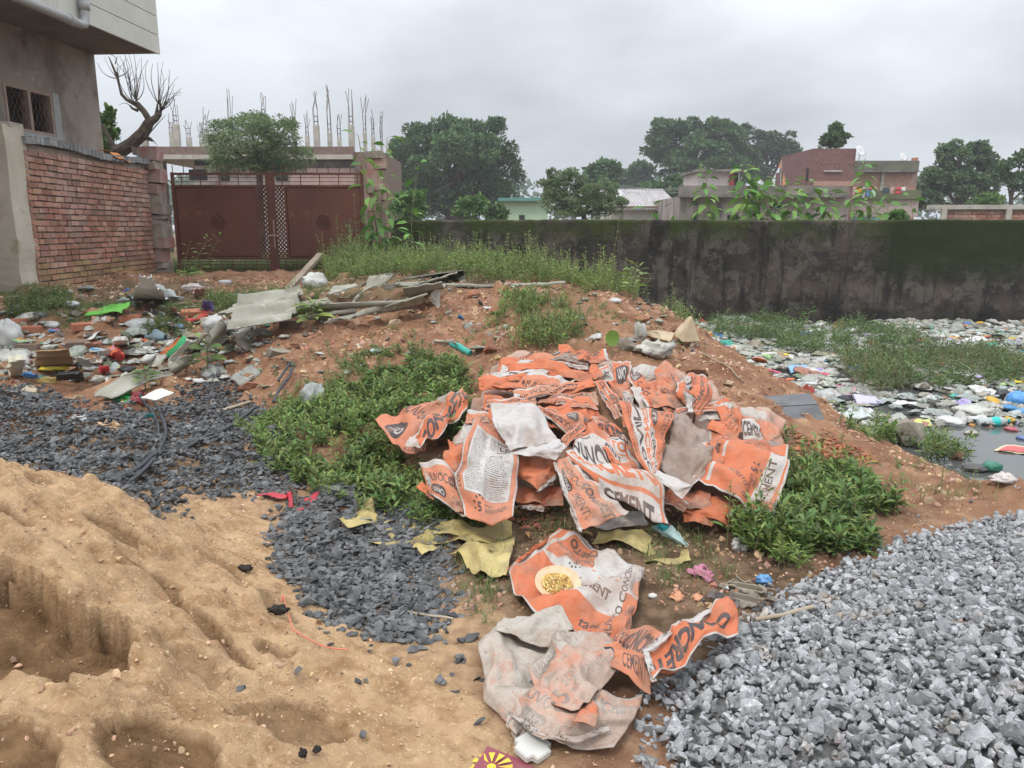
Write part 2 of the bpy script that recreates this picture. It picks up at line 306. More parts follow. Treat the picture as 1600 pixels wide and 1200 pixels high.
def SANDH(x, y):
    z = _stps(x, y); z = z+(fbm(x*3.2, y*3.2, 4, 21)-.5)*.075*sstep(0, .25, z)+(fbm(x*9, y*9, 4, 22)-.5)*.055-.02*(1-np.abs(2*fbm(x*7, y*7, 3, 29)-1))**6*sstep(.03, .15, z)*sstep(-.02, .15, z)+(fbm(x*30, y*30, 3, 24)-.5)*.026+.022*sstep(.55, .68, fbm(x*5.5, y*5.5, 4, 27))*sstep(.05, .2, z)
    r = np.abs(fbm(x*4+3, y*4, 4, 25)-.5); z = z-.018*sstep(.045, 0, r)*sstep(.1, .3, z)
    damp = 0
    for cx, cy, rx, ry, a, d, sd in _SC:
        k = _scoop(x, y, cx, cy, rx, ry, a, sd); z = z-k*d*(1 if d > .1 else .65); damp = np.maximum(damp, k*min(1, d/.06))
    # lumps of slid sand
    c = vn(x*8, y*8, 31); z = z+.03*sstep(.72, .8, c)*sstep(.1, .25, z)
    # the far edge of the crust breaks off in a little step
    return z, damp
_sx = np.arange(-3.7, .62, .0135); _sy = np.arange(.75, 5.1, .0135); SX, SY = np.meshgrid(_sx, _sy, indexing='ij'); SZ, SD = SANDH(SX, SY)
_gz = HG(SX, SY); SZ = np.where(SZ > _gz-.03, SZ, _gz-.03)
# --- grey crushed stone heap
GEDGE = [(.28, .2), (.30, .9), (.32, 1.7), (.42, 2.36), (.62, 2.6), (.98, 3.04), (1.42, 3.35), (2.0, 3.76), (2.95, 4.25), (4.2, 4.7), (6, 4.9)]
GPOLY = GEDGE+[(6, .2)]
def GRAVH(x, y):
    d = poly_dist(x, y, GEDGE); ins = in_poly(x, y, GPOLY); d = np.where(ins, d, -d)
    h = .52*(1-np.exp(-np.maximum(d, 0)*.55))+(fbm(x*2, y*2, 3, 41)-.5)*.08*sstep(0, .4, d)
    return np.where(d > 0, h, np.maximum(d, -.1)*.6)
def _sand_at(x, y):
    i = np.clip(((x+3.7)/.0135).astype(int), 0, len(_sx)-1); j = np.clip(((y-.75)/.0135).astype(int), 0, len(_sy)-1)
    ok = (x > -3.7) & (x < .6) & (y > .75) & (y < 5.08); return np.where(ok, SZ[i, j], -9)
def TOP(x, y):                                       # whatever is topmost: soil, sand or stone heap
    x = np.asarray(x, float); y = np.asarray(y, float)
    z = np.maximum(HG(x, y), _sand_at(x, y)); return np.maximum(z, np.where(in_poly(x, y, GPOLY), HG(x, y)*.3+GRAVH(x, y), -9))
def G(u, v, f=TOP, lo=1.2, hi=17):                   # where the line of sight through a pixel meets the ground
    r = ray(u, v); t = np.linspace(lo, hi, 3000)/r[1]; p = EYE+r*t[:, None]
    z = np.maximum(f(p[:, 0], p[:, 1]), POND_Z); k = np.nonzero(p[:, 2] <= z)[0]; k = k[0] if len(k) else len(t)-1
    q = p[k].copy(); q[2] = z[k]; return q
def GS(pts): return np.array([G(*p) for p in pts])
# --- soil sheet
def _px_zone(polys, soft=.25, seed=0):
    a = np.zeros(GX.shape)
    for pl in polys:
        w_ = GS(pl)[:, :2]; w_ = np.vstack([w_, w_[:1]]); n = (fbm(GX*2.5, GY*2.5, 3, seed)-.5)*.8
        near = (GX > -12) & (GX < 14) & (GY > 0) & (GY < 20)
        d = np.full(GX.shape, -9.); xs, ys = GX[near], GY[near]; dd = poly_dist(xs, ys, w_); dd = np.where(in_poly(xs, ys, w_[:-1]), dd, -dd)
        d[near] = dd; a = np.maximum(a, sstep(-soft, soft, d+n*soft*2))
    return a
zr = np.maximum(_px_zone([[(560, 780), (1250, 700), (1420, 800), (1200, 1000), (1000, 1100), (840, 980), (700, 900)]], .3, 1)*.95, sstep(-.2, -.34, GZ)*.9)
zg = _px_zone([[(480, 990), (700, 860), (830, 960), (760, 1080), (860, 1199), (300, 1199)], [(0, 700), (420, 700), (480, 830), (300, 830)]], .25, 2)
zb = _px_zone([[(0, 460), (250, 440), (560, 430), (620, 400), (900, 400), (960, 450), (700, 450), (420, 500), (250, 500), (0, 510)]], .5, 3)
zb = np.maximum(zb, sstep(16.5, 18, GY))
ground_me_b = B(); ground_me_b.grid(np.stack([GX, GY, GZ], 2))
m_soil = M("red_soil", (.17, .080, .045), (.33, .185, .11), 3.2, .95, .9, 45, .02, lo=.3, hi=.7, spec=.1,
           stain=[((.42, .27, .17), 7, .52, .72), ((.12, .055, .032), 2.0, .55, .75), ((.30, .22, .16), 26, .60, .68)],
           attr=[("Blue", (.13, .09, .05), (.22, .15, .09), 5), ("Green", (.30, .19, .11), (.44, .29, .17), 14), ("Red", (.085, .055, .033), (.19, .125, .08), 11)])
gme = ground_me_b.mesh("ground", True, attrs={"zone": np.stack([zr.ravel(), zg.ravel(), zb.ravel(), np.ones(GX.size)], 1)})
tag(link("ground", gme, m_soil), kind="structure")
# sand
keep = (SZ > _gz-.02); b = B(); n_, m_ = SX.shape
i, j = np.meshgrid(np.arange(n_-1), np.arange(m_-1), indexing='ij'); i = i.ravel(); j = j.ravel()
k4 = keep[i, j] | keep[i+1, j] | keep[i, j+1] | keep[i+1, j+1]; i, j = i[k4], j[k4]
F = np.stack([i*m_+j, (i+1)*m_+j, (i+1)*m_+j+1, i*m_+j+1], 1); used = np.unique(F); mp_ = np.full(n_*m_, -1); mp_[used] = np.arange(len(used))
V = np.stack([SX, SY, SZ], 2).reshape(-1, 3)[used]; dz = SD.ravel()[used]
sand_me = np_mesh("sand_heap", V, [mp_[F]], True, attrs={"zone": np.stack([dz, dz*0, dz*0, dz*0+1], 1)})
m_sand = M("yellow_sand", (.395, .25, .135), (.545, .37, .215), 3.5, .95, 1.0, 70, .014, lo=.3, hi=.7, spec=.12,
           stain=[((.30, .175, .088), 8, .48, .66), ((.62, .45, .29), 55, .56, .68), ((.20, .115, .06), 110, .62, .70)], attr=[("Red", (.15, .086, .042), (.23, .135, .068), 12)])
tag(link("sand_heap", sand_me, m_sand), "large heap of yellow building sand with damp dug-out hollows and footprints", "sand heap", kind="stuff")
# ------------------------------------------------------------------ pond water
m_water = bpy.data.materials.new("murky_water"); m_water.use_nodes = True
_n = m_water.node_tree.nodes; _b = _n["Principled BSDF"]; _b.inputs["Base Color"].default_value = (.085, .09, .085, 1); _b.inputs["Roughness"].default_value = .04; _b.inputs["IOR"].default_value = 1.45
_t = _n.new("ShaderNodeTexNoise"); _t.inputs["Scale"].default_value = 3; _p = _n.new("ShaderNodeBump"); _p.inputs["Strength"].default_value = .04; _p.inputs["Distance"].default_value = .05
m_water.node_tree.links.new(_t.outputs["Fac"], _p.inputs["Height"]); m_water.node_tree.links.new(_p.outputs[0], _b.inputs["Normal"])
b = B(); xs = np.linspace(2.2, 16, 8); ys = np.linspace(4.3, 15.97, 8); X, Y = np.meshgrid(xs, ys, indexing='ij'); b.grid(np.stack([X, Y, X*0+POND_Z], 2))
tag(b.build("pond_water", m_water), kind="structure")
# ------------------------------------------------------------------ crushed stone
def hull_template(g, npt=13, flat=(1, .8, .6)):
    bm = bmesh.new()
    q = g.normal(size=(npt, 3)); q /= np.linalg.norm(q, axis=1)[:, None]; q *= g.uniform(.8, 1.05, (npt, 1)); q *= np.array(flat)*g.uniform(.8, 1.2, 3)
    for p in q: bm.verts.new(p)
    r = bmesh.ops.convex_hull(bm, input=bm.verts[:]); bmesh.ops.delete(bm, geom=list({e for e in r["geom_interior"] if isinstance(e, bmesh.types.BMVert)}), context='VERTS')
    bmesh.ops.triangulate(bm, faces=bm.faces[:]); bmesh.ops.recalc_face_normals(bm, faces=bm.faces[:]); bm.verts.index_update()
    V = np.array([v.co[:] for v in bm.verts]); F = np.array([[v.index for v in f.verts] for f in bm.faces]); bm.free(); return V, F
g1 = np.random.default_rng(11)
STONES = [hull_template(g1, 14) for _ in range(26)]; FLATS = [hull_template(g1, 10, (1, .8, .52)) for _ in range(26)]
def stones(name, pts, size, temps, mat, label, tilt=None, seed=1):
    g = np.random.default_rng(seed); b = B(); R = rand_rots(len(pts), g, tilt); k = g.integers(0, len(temps), len(pts))
    for t in range(len(temps)):
        s = k == t
        if s.any(): b.inst(*temps[t], R[s]*size[s][:, None, None], pts[s])
    return tag(b.build(name, mat), label, "gravel", kind="stuff")
g = np.random.default_rng(5)
m_grey = M("grey_granite", (.215, .22, .23), (.385, .39, .39), 28, .85, .9, 70, .008, isl=.40, hue=.02, lo=.3, hi=.72, stain=[((.50, .50, .49), 70, .56, .66), ((.11, .115, .12), 90, .60, .68), ((.36, .29, .23), 5, .58, .70)])
n = 64000; x = g.uniform(.2, 5.2, n); y = g.uniform(.75, 5.0, n)
ok = in_poly(x, y, GPOLY) & (x < .2+y*.78+.9); x, y = x[ok], y[ok]
z = HG(x, y)*.3+GRAVH(x, y); d = poly_dist(x, y, GEDGE); thin = g.uniform(size=len(x)) < np.clip(.35+d*3, 0, 1); x, y, z = x[thin], y[thin], z[thin]
sz = .0175*np.exp(g.normal(0, .36, len(x)))
xs_ = g.uniform(.1, 3.2, 3000); ys_ = g.uniform(1.2, 4.6, 3000); ds_ = poly_dist(xs_, ys_, GEDGE); o_ = (~in_poly(xs_, ys_, GPOLY)) & (g.uniform(size=3000) < .55*np.exp(-ds_/.07)); xs_, ys_ = xs_[o_], ys_[o_]
x = np.concatenate([x, xs_]); y = np.concatenate([y, ys_]); z = np.concatenate([z, HG(xs_, ys_)+.006]); sz = np.concatenate([sz, .014*np.exp(g.normal(0, .4, len(xs_)))])
stones("grey_gravel", np.stack([x, y, z+g.uniform(-.022, .016, len(x))], 1), sz, STONES, m_grey, "large heap of pale grey crushed granite beside the cement sacks", seed=3)
b = B(); xs = np.linspace(.2, 6, 90); ys = np.linspace(.4, 5.2, 80); X, Y = np.meshgrid(xs, ys, indexing='ij'); Z = HG(X, Y)*.3+GRAVH(X, Y)-.03; b.grid(np.stack([X, Y, np.where(in_poly(X, Y, GPOLY), Z, HG(X, Y)-.08)], 2))
m_gbase = M("stone_dust", (.10, .10, .095), (.17, .165, .16), 30, .95, .8, 80, .01)
b_ = b.build("grey_gravel_bed", m_gbase, None, True); tag(b_, "fine grey stone dust under the grey crushed granite", "gravel", kind="stuff")
# strays of grey stone along the toe
m_dark = M("dark_basalt", (.060, .062, .064), (.170, .171, .170), 12, .85, .5, 60, .006, isl=.42, hue=.01, lo=.3, hi=.7, spec=.2, stain=[((.24, .235, .22), 9, .62, .74), ((.20, .14, .09), 3, .68, .78)])
PA = GS([(425, 850), (450, 800), (520, 762), (640, 775), (700, 790), (700, 880), (690, 960), (640, 990), (585, 985), (530, 975), (500, 940), (462, 900)])[:, :2]
PB_ = GS([(-60, 612), (60, 606), (150, 640), (240, 640), (330, 588), (400, 622), (440, 660), (470, 720), (475, 770), (430, 782), (380, 776), (300, 775), (230, 790)])[:, :2]
PB = np.vstack([PB_, [[-2.6, 3.9], [-5.5, 3.9], [-6.2, 7.3]]])
def fill(poly, n, dens_soft=.12, over=.10):
    lo, hi = poly.min(0)-over, poly.max(0)+over; x = g.uniform(lo[0], hi[0], n); y = g.uniform(lo[1], hi[1], n)
    w_ = np.vstack([poly, poly[:1]]); d = poly_dist(x, y, w_); d = np.where(in_poly(x, y, poly), d, -d)+(fbm(x*4, y*4, 3, 5)-.5)*.2
    ok = g.uniform(size=n) < sstep(-dens_soft, dens_soft*.6, d)**1.5
    return x[ok], y[ok], d[ok]
x, y, d = fill(PA, 11500, .16, .16)
x2 = g.uniform(-.9, .1, 700); y2 = g.uniform(2.0, 3.6, 700); o = g.uniform(size=700) < np.exp(-((x2-(-.28-(y2-2.6)*.28))/.2)**2)*.42*sstep(2.05, 2.6, y2)+.02; x2, y2 = x2[o], y2[o]
x = np.concatenate([x, x2]); y = np.concatenate([y, y2]); z = TOP(x, y)+np.concatenate([g.uniform(-.004, .03, len(d))*sstep(0, .2, d), g.uniform(-.006, .006, len(x2))])
stones("dark_gravel", np.stack([x, y, z+.004], 1), .0215*np.exp(g.normal(0, .34, len(x))), FLATS, m_dark, "patch of dark blue-grey stone chips beside the yellow sand", .55, 6)
x, y, d = fill(PB, 56000, .12, .12); x3, y3 = x[:0], y[:0]
z = TOP(x, y)+sstep(0, .5, d)*.05+g.uniform(-.01, .02, len(x))
stones("dark_gravel_spread", np.stack([x, y, z], 1), .0205*np.exp(g.normal(-.1, .38, len(x))), FLATS, m_dark, "wide spread of dark grey stone chips under the black pipes", .6, 8)
# pebbles, crumbs of soil and brick bits in the soil (uncountable)
m_crumb = M("soil_crumbs", (.30, .15, .085), (.48, .33, .22), 1.5, .95, .6, 60, .006, isl=.45, hue=.03, lo=.4, hi=.6, stain=[((.30, .27, .24), 1.1, .58, .64)])
n = 70000; x = g.uniform(-8.5, 3.4, n); y = 3.0+(g.uniform(size=n)**1.3)*10; ok = (HG(x, y) > POND_Z-.02) & ~in_poly(x, y, PB) & ~in_poly(x, y, GPOLY) & (_sand_at(x, y) < HG(x, y)-.01); x, y = x[ok], y[ok]
cl = fbm(x*1.7, y*1.7, 3, 71) > .43; x, y = x[cl], y[cl]
sz = .0105*np.exp(g.normal(0, .66, len(x)))*(.35+y*.085); sz = np.minimum(sz, .042)
stones("soil_rubble", np.stack([x, y, HG(x, y)], 1), sz, STONES, m_crumb, "small clods, pebbles and brick crumbs strewn over the red soil", None, 12)
n = 9000; x = g.uniform(-2.6, .4, n); y = g.uniform(1.0, 4.2, n); ok = TOP(x, y) > HG(x, y)-.02; x, y = x[ok], y[ok]
m_grit = M("sand_grit", (.34, .20, .11), (.52, .37, .24), 2, .95, .3, 60, .004, isl=.35, hue=.02)
stones("sand_grit", np.stack([x, y, TOP(x, y)], 1), .0030*np.exp(g.normal(0, .6, len(x))), STONES, m_grit, "coarse grains and small clods lying on the yellow sand", None, 13)
# ================================================================== leaves, crowns, trees
def leaf_mat(name, c, rough=.55, isl=.38, hue=.025, transl=.28, bump=0): return M(name, c, tuple(q*.75 for q in c), .7, rough, bump, isl=isl, hue=hue, transl=transl, spec=.35)
LEAF_V = np.array([[0, 0, 0], [-.24, .33, .07], [0, .36, 0], [.24, .33, .07], [-.19, .7, .03], [0, .72, -.04], [.19, .7, .03], [0, 1, -.16]])
LEAF_F = np.array([[0, 2, 1], [0, 3, 2], [1, 2, 5], [1, 5, 4], [2, 3, 6], [2, 6, 5], [4, 5, 7], [5, 6, 7]])
def leaves(b, pos, d, up, ln, wd):
    """Leaves from pos along d with upper side up; ln, wd per leaf."""
    d = d/np.linalg.norm(d, axis=1)[:, None]; x = np.cross(d, up); x /= np.linalg.norm(x, axis=1)[:, None]+1e-9; z = np.cross(x, d)
    R = np.stack([x*(wd*2)[:, None], d*ln[:, None], z*ln[:, None]], 2); b.inst(LEAF_V, LEAF_F, R, pos)
CARD_V = np.array([[-.5, 0, 0], [0, .1, .12], [.5, 0, 0], [.35, .7, -.05], [0, .95, .06], [-.35, .7, -.05]]); CARD_F = np.array([[0, 1, 4], [0, 4, 5], [1, 2, 3], [1, 3, 4]])
def crown_mesh(blobs, n, size, g, sub=22, subr=.34, droop=0):
    """Leaf sprays on many small clumps over the surfaces of the blobs, with gaps between the clumps."""
    b = B(); tot = sum(q[3]*q[5] for q in blobs)
    for (x, y, z, rx, ry, rz) in blobs:
        m = max(6, int(sub*(1)))
        d = g.normal(size=(m, 3)); d /= np.linalg.norm(d, axis=1)[:, None]; d[:, 2] = np.where((d[:, 2] < -.55) & (g.uniform(size=m) < .6), -d[:, 2], d[:, 2])
        c = np.array([x, y, z])+d*np.array([rx, ry, rz])*g.uniform(.55, .98, (m, 1)); cr_ = g.uniform(.6, 1.35, m)*subr
        k = int(n*rx*rz/tot); w_ = cr_**2/np.sum(cr_**2); idx = g.choice(m, k, p=w_)
        e = g.normal(size=(k, 3)); e /= np.linalg.norm(e, axis=1)[:, None]; e[:, 2] = np.where(g.uniform(size=k) < .45, np.abs(e[:, 2]), e[:, 2])
        p = c[idx]+e*(cr_[idx]*g.uniform(.35, 1.08, k)**.6)[:, None]*np.array([rx, ry, rz*.8])
        s = size*np.exp(g.normal(0, .3, k)); dd = e+g.normal(0, .6, (k, 3)); dd[:, 2] -= droop; up = np.array([0, 0, 1.])+g.normal(0, .5, (k, 3))
        dd /= np.linalg.norm(dd, axis=1)[:, None]; xx = np.cross(dd, up); xx /= np.linalg.norm(xx, axis=1)[:, None]; zz = np.cross(xx, dd)
        b.inst(CARD_V, CARD_F, np.stack([xx*s[:, None]*.7, dd*s[:, None], zz*s[:, None]], 2), p)
    return b
m_bark = M("bark", (.055, .042, .033), (.12, .095, .075), 8, .95, .8, 25, .03)
def tree(name, label, base, blobs, n, size, mat, seed, trunk_r=.2, fork=None, group=None, sub=22, subr=.34, droop=0, cat="tree", limbs=True):
    g = np.random.default_rng(seed); base = np.asarray(base, float)
    t = thing(name, label, cat, base, group)
    crown_mesh(blobs, n, size, g, sub, subr, droop).build("crown", mat, t)
    f = np.asarray(fork, float) if fork is not None else base+(np.mean([q[:3] for q in blobs], 0)-base)*np.array([.5, .5, .45])
    b = B(); mid = (base+f)/2+np.array([.1, 0, 0])*trunk_r; b.tube([base-[0, 0, .1], base+(mid-base)*.5, mid, f], [trunk_r*1.25, trunk_r, trunk_r*.85, trunk_r*.75], 8)
    if limbs:
        for q in blobs:
            c = np.array(q[:3]); m = (f+c)/2+g.normal(0, .06*q[3], 3); m[2] -= .1*q[5]
            b.tube([f-[0, 0, trunk_r], m, c, c+(c-m)*.35], [trunk_r*.5, trunk_r*.3, trunk_r*.16, trunk_r*.05], 5)
            for _ in range(4):
                e = c+g.normal(0, .55, 3)*np.array(q[3:]); b.tube([m, (m+e)/2+g.normal(0, .05*q[3], 3), e], [trunk_r*.17, trunk_r*.1, trunk_r*.03], 4)
    b.build("trunk", m_bark, t); return t
def blobs_px(L_, D, dj=0):                          # crown volumes given by where they stand: pixel, radii in pixels, distance
    o = []
    for q in L_:
        d = D+(q[4] if len(q) > 4 else 0); c = P(q[0], q[1], d); k = d/FPX
        o.append((c[0], c[1], c[2], q[2]*k, q[2]*k, q[3]*k))
    return o
m_banyan = leaf_mat("dark_tree_leaves", (.098, .175, .062), .7, isl=.5); m_leaf2 = leaf_mat("grey_green_leaves", (.18, .25, .115), .65, transl=.4); m_leaf3 = leaf_mat("mid_green_leaves", (.10, .18, .06))
m_leaf4 = leaf_mat("light_green_leaves", (.12, .22, .055)); m_far = leaf_mat("far_tree_leaves", (.085, .145, .065))
def gz(x, y): return float(HG(x, y))
def basep(u, D):
    p = P(u, 355, D); p[2] = gz(p[0], p[1]); return p
tree("banyan_tree", "huge round dark green tree standing behind the gate post and mouldy wall", basep(712, 62),
     blobs_px([(648, 235, 42, 38), (700, 218, 52, 36), (758, 228, 46, 40), (640, 272, 32, 38), (700, 262, 58, 42, -2), (776, 272, 36, 44), (682, 305, 46, 30), (742, 298, 50, 30), (650, 300, 34, 26), (775, 300, 26, 26), (700, 325, 40, 14), (722, 240, 55, 38, -4)], 62), 46000, .20, m_banyan, 1, .9, P(708, 320, 62), sub=34, subr=.27)
tree("banyan_tree", "broad dark green tree with flat domed crown behind the dark concrete house", basep(1085, 82),
     blobs_px([(1050, 215, 36, 26), (1090, 208, 42, 24), (1130, 225, 40, 28), (1050, 250, 34, 26), (1095, 248, 46, 30, -3), (1150, 255, 40, 30), (1030, 232, 22, 22)], 82), 30000, .26, m_banyan, 2, .9, P(1088, 275, 82), sub=30, subr=.24)
tree("loose_tree", "loose airy grey green tree just beside the broad domed tree", basep(1205, 88), blobs_px([(1165, 212, 24, 16), (1195, 240, 30, 26), (1230, 240, 20, 26), (1180, 260, 26, 22), (1210, 225, 14, 16)], 88), 9000, .28, m_far, 3, .5, P(1200, 280, 88), sub=16, subr=.3)
for i, (u, v, ru, rv, D, lab) in enumerate([(940, 272, 22, 14, 70, "small dark tree top behind the wispy acacia"), (985, 278, 30, 18, 95, "hazy distant tree between the acacia and the broad domed tree"),
        (1030, 296, 36, 18, 60, "bright leafy tree above the sheet metal roof")]):
    tree("distant_tree", lab, basep(u, D), blobs_px([(u-ru*.4, v+rv*.3, ru*.7, rv*.8), (u+ru*.4, v, ru*.7, rv), (u, v+rv, ru, rv)], D), 3600, .006*D, [m_banyan, m_far, m_leaf3][i], 10+i, .3, sub=14, subr=.36)
tree("acacia_tree", "wispy grey green acacia standing over the unfinished building's front", basep(405, 25),
     blobs_px([(345, 212, 26, 20), (390, 196, 34, 22), (440, 210, 32, 24), (368, 240, 44, 30), (435, 240, 46, 30), (400, 225, 45, 34, -1), (360, 262, 34, 16), (440, 262, 36, 16), (400, 262, 40, 18)], 25), 26000, .05, m_leaf2, 4, .13, P(405, 262, 25), sub=34, subr=.3)
tree("acacia_tree", "wispy grey green acacia rising over the wall beside the green house", basep(915, 29),
     blobs_px([(868, 300, 26, 22), (890, 288, 26, 24), (930, 300, 34, 22), (955, 320, 24, 20), (880, 325, 40, 20), (920, 325, 40, 20), (862, 280, 8, 16)], 29), 19000, .06, m_leaf2, 5, .12, P(912, 330, 29), sub=30, subr=.3)
tree("roof_tree", "small round tree on top of the red brick tower block", P(1305, 236, 44), blobs_px([(1300, 220, 15, 11), (1312, 217, 13, 12), (1305, 206, 9, 10)], 44), 3600, .13, m_leaf3, 6, .06, P(1305, 226, 44), sub=16, subr=.4)
tree("loose_tree", "tall loose tree with gaps, behind the low red brick wall", basep(1500, 48),
     blobs_px([(1490, 245, 26, 20), (1520, 240, 26, 18), (1465, 280, 30, 24), (1500, 290, 34, 30), (1540, 265, 24, 20), (1455, 310, 26, 24), (1548, 290, 16, 22)], 48), 24000, .13, leaf_mat("soft_leaves", (.13, .21, .09)), 7, .28, P(1500, 318, 48), sub=26, subr=.27)
tree("loose_tree", "thin tree at the picture's edge over the low brick wall", basep(1580, 42), blobs_px([(1570, 265, 12, 18), (1596, 252, 14, 16), (1585, 285, 20, 16), (1610, 285, 20, 30)], 42), 4200, .13, m_leaf3, 8, .14, P(1580, 310, 42), sub=18, subr=.28)
for i, (u, v, ru, rv, D, lab, mt) in enumerate([(640, 320, 26, 20, 30, "pale bush behind the wall next to the gate post", m_leaf4), (742, 322, 26, 16, 34, "bright green bush under the huge round tree", m_leaf4), (775, 332, 14, 12, 33, "dark bush with pale flowers beside the green house", m_leaf3),
        (1535, 322, 26, 18, 38, "yellow green bush behind the low brick wall", m_leaf4), (1400, 338, 14, 8, 20, "small green shrub behind the wall below the washing line", m_leaf4), (170, 205, 14, 30, 19, "small tree half hidden by the house corner", m_leaf4)]):
    tree("bush" if i != 5 else "young_tree", lab, basep(u, D), blobs_px([(u-ru*.4, v+3, ru*.7, rv*.9), (u+ru*.4, v, ru*.65, rv), (u, v+rv*.6, ru, rv)], D), 3400, .0035*D, mt, 30+i, .06, sub=14, subr=.36, cat="bush" if i != 5 else "tree")
# far belt of woods
g = np.random.default_rng(77); b = crown_mesh([(x, 170+g.uniform(-12, 12), 5+g.uniform(-1, 2), 7, 7, 6) for x in np.linspace(-200, 200, 60)], 26000, 1.1, g, 12, .4)
tag(b.build("distant_woods", m_far), "hazy low line of distant woods on the horizon", "woods", kind="stuff")
# ================================================================== mouldy boundary wall
m_mould = M("mouldy_render", (.022, .021, .019), (.060, .050, .042), 2.2, .95, .9, 22, .03, lo=.35, hi=.7, spec=.1)
_n = m_mould.node_tree.nodes; _l = m_mould.node_tree.links; _bs = _n["Principled BSDF"]
def _mixin(mat, src_fn):
    n = mat.node_tree.nodes; l = mat.node_tree.links; bs = n["Principled BSDF"]; cur = bs.inputs["Base Color"].links[0].from_socket
    out = src_fn(n, l, cur); l.new(out, bs.inputs["Base Color"])
def _mould(n, l, cur):
    tc = n.new("ShaderNodeTexCoord"); sp = n.new("ShaderNodeSeparateXYZ"); l.new(tc.outputs["Object"], sp.inputs[0])
    def noise(scale, sx=1, sz=1, det=8):
        mp = n.new("ShaderNodeMapping"); mp.inputs["Scale"].default_value = (sx, 1, sz); mp.inputs["Location"].default_value = (scale*3.7, 0, 2); l.new(tc.outputs["Object"], mp.inputs[0])
        t = n.new("ShaderNodeTexNoise"); t.inputs["Scale"].default_value = scale; t.inputs["Detail"].default_value = det; t.inputs["Roughness"].default_value = .68; l.new(mp.outputs[0], t.inputs["Vector"]); return t.outputs["Fac"]
    def rng_(x, a, b, c=0, d=1):
        q = n.new("ShaderNodeMapRange"); l.new(x, q.inputs["Value"]); q.inputs["From Min"].default_value = a; q.inputs["From Max"].default_value = b; q.inputs["To Min"].default_value = c; q.inputs["To Max"].default_value = d; return q.outputs[0]
    def math_(op, a, b):
        q = n.new("ShaderNodeMath"); q.operation = op; (l.new(a, q.inputs[0]) if not isinstance(a, float) else setattr(q.inputs[0], 'default_value', a)); (l.new(b, q.inputs[1]) if not isinstance(b, float) else setattr(q.inputs[1], 'default_value', b)); q.use_clamp = op != 'ADD'; return q.outputs[0]
    def mix(f, a, c):
        x = n.new("ShaderNodeMix"); x.data_type = 'RGBA'; l.new(f, x.inputs[0]); l.new(a, x.inputs[6]); x.inputs[7].default_value = (*c, 1); return x.outputs[2]
    z = sp.outputs["Z"]                                # 0 at the wall's foot, about 2.3 at the top
    hgt = rng_(z, .35, 1.75)                           # bare render shows lower down
    bare = math_('MULTIPLY', rng_(math_('ADD', noise(1.1, .6, 1.3), math_('MULTIPLY', hgt, -.22)), .47, .60), rng_(z, .25, .6))
    o = mix(math_('MULTIPLY', bare, .85), cur, (.085, .067, .054))
    pl = math_('MULTIPLY', rng_(math_('ADD', noise(3.1), math_('MULTIPLY', hgt, -.16)), .50, .56), rng_(z, .3, .7)); o = mix(math_('MULTIPLY', pl, .55), o, (.135, .118, .10))
    st = rng_(noise(2.2, 2.2, .22), .52, .62); o = mix(math_('MULTIPLY', st, .8), o, (.020, .019, .017))
    ck = n.new("ShaderNodeTexVoronoi"); ck.feature = 'DISTANCE_TO_EDGE'; ck.inputs["Scale"].default_value = 3.4
    nn = n.new("ShaderNodeTexNoise"); nn.inputs["Scale"].default_value = 3; nn.inputs["Detail"].default_value = 5; l.new(tc.outputs["Object"], nn.inputs["Vector"]); av = n.new("ShaderNodeVectorMath"); av.operation = 'MULTIPLY_ADD'; av.inputs[1].default_value = (.7, .7, .7); l.new(nn.outputs["Color"], av.inputs[0]); l.new(tc.outputs["Object"], av.inputs[2]); l.new(av.outputs[0], ck.inputs["Vector"])
    o = mix(math_('MULTIPLY', rng_(ck.outputs["Distance"], .035, .005), rng_(noise(1.3), .5, .6)), o, (.012, .010, .009))
    mo = math_('MULTIPLY', rng_(math_('ADD', z, math_('MULTIPLY', noise(5, 1, .5), .5)), 2.18, 2.52), rng_(noise(1.4), .42, .56)); o = mix(math_('MULTIPLY', mo, .85), o, (.040, .055, .012))
    gr = math_('MULTIPLY', rng_(sp.outputs["X"], 1.75, 2.3), rng_(math_('ADD', z, math_('MULTIPLY', noise(2), .7)), 1.45, 1.9)); o = mix(math_('MULTIPLY', gr, .9), o, (.022, .032, .009))
    lf = math_('MULTIPLY', rng_(sp.outputs["X"], -6.6, -7.6), rng_(noise(1.6), .35, .6)); o = mix(math_('MULTIPLY', lf, .6), o, (.030, .040, .012))
    return mix(rng_(z, .42, .12), o, (.018, .016, .014))
_mixin(m_mould, _mould)
xs = np.arange(-2.45, 13.6, .06); zs = np.concatenate([np.arange(-.65, 1.66, .06), [1.70, 1.735]])
X, Z = np.meshgrid(xs, zs, indexing='ij'); top = (fbm(X*.8, X*0+2, 4, 3)-.5)*.05+(fbm(X*6, X*0, 3, 5)-.5)*.025-.025*sstep(-1.5, -2.45, X)
Zs = Z+top*sstep(1.2, 1.7, Z); Y = 16-.0+(fbm(X*1.2, Z*1.2, 4, 8)-.5)*.06+(fbm(X*6, Z*6, 3, 9)-.5)*.03
b = B(); F_ = np.stack([X, Y, Zs], 2); cap = F_[:, -1:]+np.array([0, .06, .03]); cap2 = F_[:, -1:]+np.array([0, .24, .02]); bk = F_[:, -1:]+np.array([0, .30, -.05]); bk2 = bk.copy(); bk2[..., 2] = -.6
b.grid(np.concatenate([F_, cap, cap2, bk, bk2], 1)[::-1])
wall_o = b.build("boundary_wall", m_mould, None, True); tag(wall_o, "long low concrete boundary wall black with mould and moss, rising from the pond", "wall")
